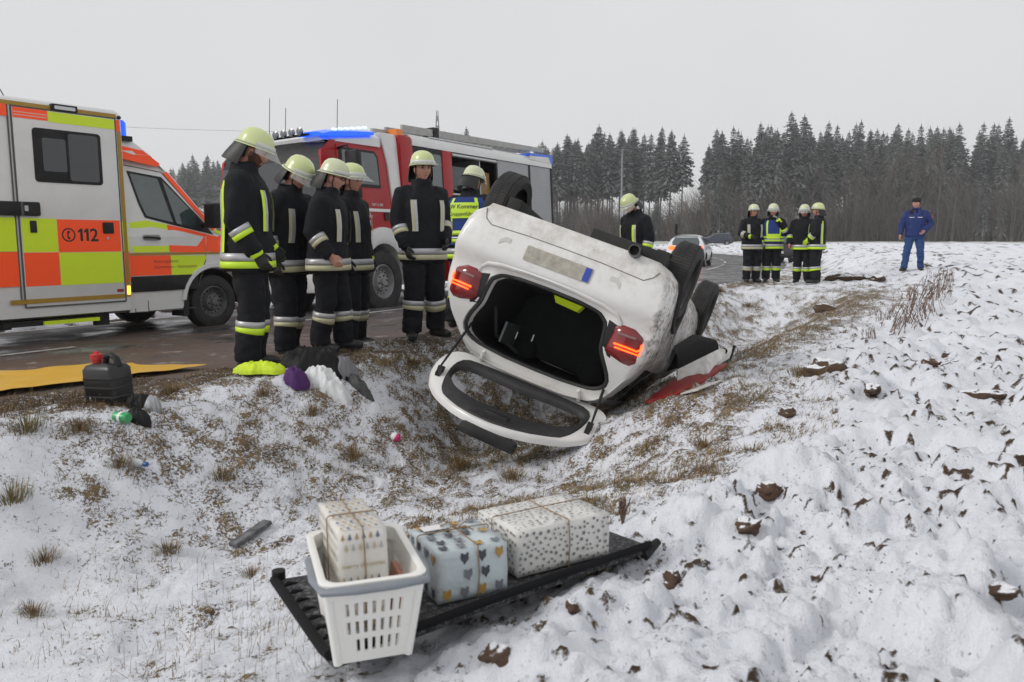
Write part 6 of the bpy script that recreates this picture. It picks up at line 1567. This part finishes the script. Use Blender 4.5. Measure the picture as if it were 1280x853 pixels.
drape('bag', 'black jacket and bag heaped behind the lime vest at the roadside', 'bag', -1.55, 6.48, .30, .17, .15, .1, mat('black nylon', (.006, .006, .0065), .6, spec=.25, vary=.5, vscale=10, col2=(.016, .016, .018)), 3, .6)
drape('safety_vest', 'crumpled lime safety vest lying at the left of the clothes heap', 'vest', -1.92, 6.20, .20, .12, .05, .3, mat('lime vest cloth', (.62, .80, .02), .6, vary=.4, vscale=14, col2=(.40, .55, .02)), 5, .7, 1.3)
drape('scarf', 'bunched dark purple scarf in front of the white bag', 'scarf', -1.62, 6.08, .095, .08, .095, .0, mat('purple cloth', (.07, .012, .12), .75, vary=.6, vscale=20, col2=(.025, .006, .05)), 8, .9)
wb = drape('bag', 'white plastic bag with green stripes at the right of the purple scarf', 'bag', -1.43, 6.20, .20, .12, .11, -.2, mat('white bag plastic', (.70, .71, .71), .45, vary=.2, vscale=10, col2=(.55, .56, .57)), 11, .7)
drape('glove', 'grey and black glove lying right of the white bag', 'glove', -1.20, 6.40, .13, .06, .06, -.7, mat('charcoal cloth', (.03, .03, .032), .7, vary=.6, vscale=14, col2=(.12, .12, .12)), 14, .8)
drape('cloth', 'grey crumpled cloth beside the white bag', 'cloth', -1.34, 6.50, .12, .08, .11, .9, mat('grey cloth', (.22, .22, .23), .8, vary=.4, vscale=14), 17, .8)
drape('glove', 'black shoe shaped glove right of the jerrycan', 'glove', -2.33, 5.06, .09, .055, .055, .4, mat('black nylon'), 21, .8)
drape('glove', 'black glove in the snow beside the green drink can', 'glove', -2.25, 4.86, .075, .05, .05, -.3, mat('black nylon'), 23, .8)
drape('plate', 'silver grey reflector shard leaning on the black glove', 'shard', -2.24, 5.02, .05, .04, .06, .6, mat('grey shard', (.35, .36, .37), .3, .4), 29, .3, .5)
gc_ = thing('drink_can', 'small green drink can lying on its side in front of the jerrycan', 'can', (-2.32, 4.78, gz(-2.32, 4.78)+.034), (pi/2, 0, radians(62)))
M().lathe([(.001, -.058), (.026, -.058), (.033, -.05), (.033, .045), (.025, .056), (.001, .056)], 18).obj('can', mat('green can', (.02, .34, .10), .3, .2, vary=.5, vscale=30, col2=(.3, .5, .35)), gc_, 40)
M().lathe([(.0335, -.01), (.0338, .0), (.0335, .014)], 18).obj('white_label', wht_txt, gc_, 40)
bt = thing('bottle', 'small clear bottle with blue cap half sunk in snow below the green can', 'bottle', (-2.12, 4.50, gz(-2.12, 4.50)+.02), (pi/2, 0, radians(70)))
M().lathe([(.001, -.08), (.026, -.075), (.027, .02), (.012, .05), (.012, .06)], 14).obj('bottle_body', mat('clear plastic', (.5, .52, .52), .15, coat=.5), bt, 50)
M().lathe([(.014, .055), (.014, .078), (.001, .08)], 12).obj('cap', mat('blue cap', (.03, .09, .3), .4), bt, 50)
yb = thing('ball', 'small pink and white ball lying in the ditch grass', 'ball', (-.87, 6.02, gz(-.87, 6.02)+.028), (0, .5, 0))
M().ell((0, 0, 0), (.034, .034, .034), 16, 12).obj('ball_half', mat('pink plastic', (.62, .03, .17), .4), yb, 180)
M().ell((-.012, 0, 0), (.0335, .033, .033), 16, 12).obj('white_side', wht_txt, yb, 180)
db = thing('plastic_strip', 'dark grey broken trim board half buried in the ditch snow', 'trim piece', (-1.13, 3.62, gz(-1.13, 3.62)+.01), (radians(12), radians(-6), radians(-22)))
M().prism([(-.035, -.14), (.03, -.15), (.05, .13), (-.02, .15)], lambda u, v, d: (u, v, d+.012*math.sin(v*30)), -.012, .012).obj('strip', mat('grey plastic', (.05, .052, .055), .6, vary=.7, vscale=14, col2=(.3, .3, .31)), db, 30, bevel=.005)
# tarpaulin along the road edge
tp = NT('yellow tarpaulin'); t1 = tp.noise(3, 5, .6); t2 = tp.noise(11, 4, .6)
tarp_m = tp.out(tp.mix(tp.ma('MULTIPLY', tp.ramp(t1, .45, .75), .6), (.66, .37, .025), (.66, .46, .14)), .45, t2, .3, .02)
TPc = [(-3.85, 4.82), (-2.62, 6.62), (-3.35, 7.25), (-5.6, 6.9), (-5.6, 5.0)]
q00, q10, q11, q01 = np.array((-5.3, 3.4)), np.array((-2.50, 6.62)), np.array((-3.42, 6.95)), np.array((-6.6, 5.4))
U, V_ = np.meshgrid(np.linspace(0, 1, 70), np.linspace(0, 1, 36))
XY = (1-V_)[..., None]*((1-U)[..., None]*q00+U[..., None]*q10)+V_[..., None]*((1-U)[..., None]*q01+U[..., None]*q11)
XY = XY + .05*(fbm2(U*4, V_*4, 1., 3, 5)[..., None]-.5)
zt = base(XY[..., 0], XY[..., 1])+.022+.05*np.clip(fbm2(XY[..., 0], XY[..., 1]*2, 1.6, 4, 6)-.45, 0, 1)+.02*(1-np.abs(2*fbm2(XY[..., 0], XY[..., 1], 3., 2, 8)-1))
G = np.concatenate([XY, zt[..., None]], -1)
tag(M().grid(G).obj('tarpaulin', tarp_m, None, 180), 'yellow tarpaulin spread over the muddy road edge beside the ambulance', 'tarpaulin')
# ------------------------------------------------------------------ clods, weeds, far furniture
clod_m = NT('earth clod'); ce = clod_m.t.nodes.new('ShaderNodeNewGeometry'); cs = clod_m.t.nodes.new('ShaderNodeSeparateXYZ'); clod_m.t.links.new(ce.outputs['Normal'], cs.inputs[0])
cn = clod_m.noise(22, 5, .7)
clod_mat = clod_m.out(clod_m.mix(clod_m.ramp(clod_m.ma('ADD', cs.outputs[2], clod_m.ma('MULTIPLY', cn, .9)), 1.18, 1.35), clod_m.mix(cn, (.045, .026, .017), (.13, .08, .05)), (.78, .79, .82)), .9, cn, .6, .02)
def ground_px(px, py, z=0.):
    v = (426.5-py)/1024; u = (px-640)/1024; a = radians(7.15)
    r = np.array([u, cos(a)+v*sin(a), -sin(a)+v*cos(a)]); t = .1; p = CAMP
    for i in range(4000):
        p = CAMP+r*t
        if p[2] < gz(p[0], p[1]): break
        t *= 1.004
    return p
for k_, (px, py, sx_, sy_, sz_, lab) in enumerate(((1031, 466, .17, .11, .10, 'block shaped brown earth clod on the bank right of the wreck'), (984, 520, .055, .05, .045, 'small reddish clod below the block shaped clod'), (1222, 497, .22, .06, .045, 'long dark clod near the right edge of the field'),
        (935, 660, .055, .04, .03, 'dark clod at the foot of the snow mound'), (838, 728, .035, .03, .03, 'lone dark clod in the snow right of the black shelf'), (623, 825, .045, .035, .03, 'brown clod in the snow in front of the shelf'), (716, 762, .025, .02, .02, 'tiny clod in the snow under the shelf edge'),
        (1060, 349, .55, .25, .14, 'low dark earth heap beside the far firefighters'), (1098, 350, .45, .2, .12, 'low dark earth heap towards the man in blue'), (1032, 388, .22, .12, .12, 'dark clod in the ditch end below the far firefighters'), (1246, 740, .05, .03, .02, 'dark clod far right in the foreground snow'), (1165, 455, .09, .05, .04, 'brown clod beside the plough ridge on the right'), (962, 620, .06, .04, .035, 'snow capped clod above the snow mound'), (1090, 490, .10, .06, .04, 'flat brown clod in the middle of the field'))):
    p = ground_px(px, py); m = M(); m.ell((0, 0, 0), (1, 1, 1), 26, 18); v = np.concatenate(m.v)
    d = .55+1.15*(fbm3(v+k_*5.1, 1.7, 5, k_)-.2)+.25*(vn3(v, 6., k_)-.5); v = v*d[:, None]*np.array([sx_, sy_, sz_])
    o = raw_obj('earth_clod', v, m.f, clod_mat, None); o.location = (p[0], p[1], gz(p[0], p[1])+sz_*.12); o.rotation_euler = (0, 0, k_*1.3*(px < 1200))
    tag(o, lab, 'clod')
ly = 60; lx = (775-640)/1024*ly
lamp = thing('street_lamp', 'tall grey lamp mast with flat twin head before the forest', 'lamp', (lx, ly, H(lx, ly)))
M().tube([(0, 0, 0), (0, 0, 7.9)], [.10, .05], 8).obj('mast', mat('galvanised', (.25, .26, .27), .5, .3), lamp, 60)
for sg in (1, -1): M().box(sg*.12, sg*.62, -.14, .14, 7.92, 7.99).obj('lamp_head', mat('dark lamp head', (.06, .06, .065), .5), lamp, 0)
M().tube([(-.5, 0, 7.9), (.5, 0, 7.9)], .04, 6).obj('cross_arm', mat('galvanised'), lamp, 60)
py_ = 200; pxx = (549-640)/1024*py_
pyl = thing('electricity_pylon', 'faint steel lattice pylon showing above the fire engine roof', 'pylon', (pxx, py_, H(pxx, py_))); pyl.scale = (.62,)*3
steel = mat('pylon steel', (.16, .165, .17), .7)
for sx_ in (1, -1):
    for sy_ in (1, -1): M().tube([(sx_*3.2, sy_*3.2, 0), (sx_*.9, sy_*.9, 36), (sx_*.25, sy_*.25, 50.5)], [.22, .18, .12], 4).obj('leg', steel, pyl, 0)
br = M()
for k_ in range(14):
    z0, z1 = k_*3.5, (k_+1)*3.5; w0 = np.interp(z0, [0, 36, 50], [3.2, .9, .25]); w1 = np.interp(z1, [0, 36, 50], [3.2, .9, .25])
    for sg in (1, -1):
        br.tube([(-w0, sg*w0, z0), (w1, sg*w1, z1)], .10, 3); br.tube([(w0, sg*w0, z0), (-w1, sg*w1, z1)], .10, 3); br.tube([(sg*w0, -w0, z0), (sg*w1, w1, z1)], .10, 3)
o_ = br.obj('lattice', steel, pyl, 0)
ca_ = M()
for z, w_ in ((41, 8), (34, 6)): ca_.tube([(-w_, 0, z+.3), (0, 0, z+1), (w_, 0, z-.6)], .16, 4); ca_.tube([(-w_, 0, z+.3), (0, 0, z-.8), (w_, 0, z-.6)], .12, 4)
ca_.obj('cross_arm', steel, pyl, 0)
wl_ = thing('power_line', 'thin power cable running left from the pylon across the sky', 'cable', (0, 0, 0))
M().tube([(pxx-5+(-160)*t, py_-80*t, 26.2-9*t*(1-t)*1.6+2*t) for t in np.linspace(0, 1, 14)], .035, 3).obj('cable', steel, wl_, 0)
ws_ = thing('warning_sign', 'thin post with small dark and red warning flag left of the white hatchback', 'sign', (7.35, 38.2, H(7.35, 38.2)))
M().tube([(0, 0, 0), (0, 0, 1.35)], .025, 6).obj('post', steel, ws_, 0)
M().box(.18, .30, -.02, .02, 1.5, 2.0).obj('flag', black_pl, ws_, 0); M().prism([(.02, 1.05), (.5, 1.05), (.26, 1.45)], lambda u, v, d: (u, d, v), -.015, .015).obj('triangle', mat('faded red', (.35, .10, .08), .6), ws_, 0); M().tube([(.24, 0, 0), (.24, 0, 1.5)], .02, 5).obj('post', steel, ws_, 0)

# torn-off pieces lying on the bank beside the wreck
gp = lambda px, py, dz_=0.: ground_px(px, py)+np.array([0, 0, dz_])
def slab(name, P, th, m, label, cat, bev=.004):
    P = np.array(P, float); nrm = np.cross(P[1]-P[0], P[-1]-P[0]); nrm /= np.linalg.norm(nrm)
    if nrm[2] < 0: nrm = -nrm
    o = M().hexa([tuple(p) for p in P], [tuple(p-nrm*th) for p in P]).obj(name, m, None, 30, bevel=bev)
    return tag(o, label, cat)
w0, w1, w2 = gp(846, 489, .02), gp(884, 471, .03), gp(911, 455, .04)
up_ = np.array([.02, .10, .11])
wg = slab('torn_wing', [w0, w1, w2, w2+np.array([.05, .05, .10]), w1*.35+w2*.65+up_*1.1, w1+up_*1.15, w0+up_*1.2], .03, wreck_m, 'torn white front wing sticking out beside the overturned car', 'car panel')
M().tube([w1*.6+w2*.4+np.array([0, -.02, 0]), w2+np.array([.0, -.02, 0]), w2+np.array([.055, .04, .11])], .014, 6).obj('wing_edge', black_pl, wg, 60)
M().lathe([(.001, 0), (.03, 0), (.03, .012)], 12, T=TR(*(w1*.3+w2*.7+up_*.75+np.array([0, -.03, .01])), rx=.8, ry=.2)).obj('panel_hole', dark_ub, wg, 0)
slab('red_trim', [gp(806, 508, .04), gp(840, 486, .07), gp(872, 475, .08), gp(908, 461, .05), gp(880, 478, .03), gp(845, 496, .02)], .03, mat('scuffed red', (.33, .02, .02), .4, vary=.6, vscale=12), 'broken red trim strip lying under the torn white wing', 'trim piece')
slab('plastic_shard', [gp(850, 497, .03), gp(884, 484, .03), gp(902, 478, .02), gp(872, 492, .03)], .012, wreck_m, 'small white plastic shard lying in grass below the red trim', 'shard')
l0 = gp(838, 478, .0)
ll = M(); ll.grid([[l0+np.array([.55*u+.10*cos(a), .75*u+.25*(1-sin(a)), .36*sin(a)*(1-.5*abs(u-.5))+.02]) for u in np.linspace(0, 1, 9)] for a in np.linspace(.0, pi, 11)])
tag(ll.obj('arch_liner', mat('liner felt', (.013, .013, .014), .85, vary=.5, vscale=12), None, 60), 'black wheel arch liner bulging out above the torn wing', 'arch liner')

p = ground_px(313, 672); db.location = (p[0], p[1], gz(p[0], p[1])+.012)
# ------------------------------------------------------------------ dry grass: blades nobody could count
gm_ = NT('dry grass blades'); ti = gm_.attr('tint')
gm_.out(gm_.mix(ti, gm_.mix(ti, (.10, .07, .038), (.30, .22, .12)), (.34, .27, .15)), .8)
rr_ = gm_.t.nodes.new('ShaderNodeValToRGB'); e_ = rr_.color_ramp.elements
e_[0].position = 0; e_[0].color = (.055, .036, .02, 1); e_[1].position = 1; e_[1].color = (.40, .29, .14, 1)
x_ = e_.new(.35); x_.color = (.17, .105, .045, 1); x_ = e_.new(.6); x_.color = (.28, .19, .085, 1); x_ = e_.new(.78); x_.color = (.10, .115, .035, 1); x_ = e_.new(.86); x_.color = (.28, .21, .12, 1)
gm_.t.links.new(ti, rr_.inputs[0]); gm_.t.links.new(rr_.outputs[0], gm_.b.inputs['Base Color'])
def sample_grid(arr, x, y):
    j = np.clip(np.searchsorted(gx, x), 1, nx-1); i = np.clip(np.searchsorted(gy, y), 1, ny-1); A = arr.reshape(ny, nx)
    return A[i, j]
def zsamp(x, y):
    j = np.clip(np.searchsorted(gx, x), 1, nx-1); i = np.clip(np.searchsorted(gy, y), 1, ny-1); Zg = Z.reshape(ny, nx)
    tx = np.clip((x-gx[j-1])/(gx[j]-gx[j-1]), 0, 1); ty = np.clip((y-gy[i-1])/(gy[i]-gy[i-1]), 0, 1)
    return (Zg[i-1, j-1]*(1-tx)+Zg[i-1, j]*tx)*(1-ty)+(Zg[i, j-1]*(1-tx)+Zg[i, j]*tx)*ty
def blades(name, label, n, ylo, yhi, keep_fn, hlo, hhi, lay, wd, tint_fn, kind='stuff', seed=1):
    rg = np.random.default_rng(seed)
    y = np.exp(rg.uniform(math.log(ylo), math.log(yhi), n)); x = rg.uniform(-.72, .72, n)*y
    k = keep_fn(x, y, rg); x, y = x[k], y[k]; n = len(x); z = zsamp(x, y)-.006
    h = rg.uniform(hlo, hhi, n)*(.6+.8*rg.random(n)**2); la = np.clip(lay+rg.normal(0, .3, n), .03, 1.35); dirn = rg.normal(-.6, 1.3, n)
    w_ = wd*(1+.10*y)*rg.uniform(.7, 1.3, n)
    ux, uy = np.cos(dirn), np.sin(dirn); sxv, syv = -uy*w_, ux*w_
    b0 = np.stack([x-sxv, y-syv, z], 1); b1 = np.stack([x+sxv, y+syv, z], 1)
    m0 = np.stack([x+ux*h*.5*np.sin(la*.6), y+uy*h*.5*np.sin(la*.6), z+h*.5*np.cos(la*.6)], 1); t0 = np.stack([x+ux*h*(.35*np.sin(la*.6)+.6*np.sin(la)), y+uy*h*(.35*np.sin(la*.6)+.6*np.sin(la)), z+h*(.45*np.cos(la*.6)+.5*np.cos(la*1.1))], 1)
    dv = np.stack([sxv, syv, 0*z], 1)*.7
    V = np.stack([b0, b1, m0+dv, b0, m0+dv, m0-dv, m0-dv, m0+dv, t0], 1).reshape(-1, 3)
    o = tri_soup(name, V, gm_.m, {'tint': np.repeat(tint_fn(x, y, rg), 9)})
    return tag(o, label, kind=kind)
def keep_verge(x, y, rg):
    vgv = sample_grid(verge, x, y); br_ = sample_grid(bare_a, x, y); tf = fbm2(x, y, 1.9, 3, 121)
    return (vgv > .35) & (rg.random(len(x)) < (.12+1.1*sst(.40, .80, br_))*sst(.42, .62, tf)*(1-.72*sst(4.4, 2.8, y)*sst(.6, -.4, x))) & (sample_grid(ee, x, y) < .02)
tint_v = lambda x, y, rg: np.clip(.5*rg.random(len(x))+.75*(fbm2(x, y, .8, 3, 131)-.2)+.12*rg.normal(size=len(x)), 0, 1)
blades('dry_grass', 'matted straw coloured grass on the ditch slopes and road verge', 420000, 2.0, 28, keep_verge, .035, .10, 1.05, .0011, tint_v, seed=3)
def keep_band(x, y, rg): return (sample_grid(band*verge, x, y) > .35) & (rg.random(len(x)) < .55*sst(.35, .6, fbm2(x, y, 1.4, 3, 151)))
blades('long_grass', 'long flattened straw grass along the right rim of the ditch', 90000, 4.2, 26, keep_band, .09, .20, 1.25, .0013, lambda x, y, rg: np.clip(.55+.2*rg.normal(size=len(x)), 0, 1), seed=9)
def keep_stalk(x, y, rg):
    return (x < -.2) & (sample_grid(ee, x, y) < -.5) & (rg.random(len(x)) < .30*sst(.42, .7, fbm2(x, y, 1.1, 3, 141)))
blades('grass_stalks', 'thin upright grass stalks poking through the snow at lower left', 9000, 1.5, 5., keep_stalk, .05, .13, .25, .0008, lambda x, y, rg: .2+.5*rg.random(len(x)), seed=5)
def keep_field(x, y, rg): return (sample_grid(verge, x, y) < .4) & (sample_grid(ee, x, y) < -3) & (rg.random(len(x)) < .5*sst(.6, .9, sample_grid(bare_a, x, y)))
blades('stubble', 'short broken stubble in the ploughed snow field', 60000, 1.7, 22, keep_field, .008, .032, 1.1, .0011, lambda x, y, rg: .55*rg.random(len(x)), seed=7)
# individual grass tussocks
def tussock(seed, n, h, spread):
    r = np.random.default_rng(seed); V = []
    for i in range(n):
        a = r.uniform(0, 6.28); rad = spread*.25*r.random(); L = h*r.uniform(.5, 1.1); la = r.uniform(.2, 1.2); b = np.array([rad*cos(a), rad*sin(a), 0]); u = np.array([cos(a), sin(a), 0]); s_ = np.array([-sin(a), cos(a), 0])*.0022
        m0 = b+u*L*.5*sin(la*.6)+np.array([0, 0, L*.5*cos(la*.6)]); t0 = m0+u*L*.5*sin(la)+np.array([0, 0, L*.5*cos(la*1.1)])
        V += [b-s_, b+s_, m0+s_*.8, b-s_, m0+s_*.8, m0-s_*.8, m0-s_*.8, m0+s_*.8, t0]
    return np.array(V), np.repeat(np.clip(r.normal(.5, .22, n), 0, 1), 9)
TUS = []
for k_ in range(4):
    V, t = tussock(50+k_, 170, .10, .34); t = np.clip(t+(.22 if k_ == 3 else -.05), 0, .8); o = tri_soup('grass_tussock', V, gm_.m, {'tint': t}); TUS.append(o.data); bpy.data.objects.remove(o)
spots = [(33, 540, 3, 1.2, 'green tipped tussock below the tarpaulin'), (15, 625, 3, 1.1, 'green tussock at the left frame edge'), (100, 540, 1, .9, 'brown tussock below the jerrycan'), (215, 492, 2, 1.1, 'straw tussock right of the jerrycan'), (150, 585, 0, .8, 'small brown tussock below the green can'), (440, 575, 2, 1.2, 'straw tussock left of the pink ball'), (278, 600, 0, 1., 'brown tussock in the middle of the slope'), (575, 585, 2, 1.4, 'broad straw tussock at the ditch bottom'), (330, 495, 1, .9, 'brown tussock below the lime vest'), (40, 770, 1, .7, 'small tussock in lower left snow'), (315, 720, 0, .6, 'tiny tussock below the dark trim board'), (55, 700, 1, .8, 'dark tussock in the left foreground'), (210, 690, 2, .8, 'straw tussock left of the dark trim board'), (390, 520, 1, 1., 'brown tussock below the white bag'), (515, 455, 2, 1.1, 'straw tussock at the feet of the facing firefighter'), (640, 600, 2, 1.1, 'straw tussock above the starry gift'), (880, 560, 2, .9, 'straw tussock right of the open tailgate'), (1000, 470, 1, 1., 'brown tussock left of the block shaped clod'), (935, 385, 2, 1.4, 'straw tussock in the far ditch slope'), (900, 365, 1, 1.3, 'straw tussock on the far road shoulder')]
for px, py, k_, s_, lab in spots:
    p = ground_px(px, py); o = link('grass_tussock', TUS[k_]); o.location = (p[0], p[1], gz(p[0], p[1])-.008); o.scale = (s_,)*3; o.rotation_euler = (0, 0, px*.7)
    tag(o, lab, 'grass tuft', 'grass tussocks on the verge')
# dead weeds near the man in blue and a bramble twig behind the gifts
weed_m = mat('dead weed stems', (.14, .085, .06), .8, vary=.5, vscale=9, col2=(.20, .13, .09))
def weed(seed, h, n, sp_=.10):
    r = random.Random(seed); m = M()
    for i in range(n):
        bx, by = r.gauss(0, sp_), r.gauss(0, sp_); H_ = h*r.uniform(.5, 1.1); lx_, ly_ = r.gauss(0, .12)*H_, r.gauss(0, .12)*H_
        m.tube([(bx, by, 0), (bx+lx_*.4, by+ly_*.4, H_*.5), (bx+lx_, by+ly_, H_)], [.0045, .0035, .002], 3, cap=False)
        for q in range(3):
            u = r.uniform(.35, .95); a = r.uniform(0, 6.28); L_ = H_*r.uniform(.1, .3); s0 = np.array([bx+lx_*u, by+ly_*u, H_*u])
            m.tube([s0, s0+np.array([cos(a)*L_*.5, sin(a)*L_*.5, L_])], [.003, .0015], 3, cap=False)
    return m
WD = []
for k_ in range(3): o = weed(70+k_, .34, 22).obj('dead_weed', weed_m, None, 60); WD.append(o.data); bpy.data.objects.remove(o)
wsp = [(1128, 405, .9), (1145, 390, 1.1), (1160, 375, 1.2), (1172, 362, 1.2), (1183, 352, 1.1), (1120, 415, .8), (1150, 400, .8), (1137, 378, .9), (1176, 372, .9), (1165, 392, .7), (1090, 425, .5), (1108, 400, .6)]
for q, (px, py, s_) in enumerate(wsp):
    p = ground_px(px, py); o = link('dead_weed', WD[q % 3]); o.location = (p[0], p[1], gz(p[0], p[1])-.01); o.scale = (s_,)*2+(s_*.85,); o.rotation_euler = (.25*sin(q*2.3), .3*cos(q*1.7), q*1.9)
    tag(o, f'{ORD[sorted(t[0] for t in wsp).index(px)]} reddish brown dead weed from the left below the man in blue', 'weed', 'dead weeds along the field edge')
o = weed(91, .10, 14, .001).obj('bramble_twig', weed_m, None, 60); p = ground_px(778, 655); o.location = (p[0], p[1], gz(p[0], p[1])-.005); tag(o, 'dark bramble twigs sticking out of the snow behind the starry gift', 'twig')
# ------------------------------------------------------------------ winter haze
hz = bpy.data.materials.new('haze'); hz.use_nodes = True; hn = hz.node_tree.nodes; hn.clear()
ho_ = hn.new('ShaderNodeOutputMaterial'); hv = hn.new('ShaderNodeVolumePrincipled'); hv.inputs['Color'].default_value = (.985, .99, 1, 1); hv.inputs['Density'].default_value = .0005; hv.inputs['Anisotropy'].default_value = .2
hz.node_tree.links.new(hv.outputs[0], ho_.inputs['Volume'])
o = M().box(-460, 460, -80, 780, -6, 35).obj('haze', hz, None, 0); tag(o, kind='stuff')
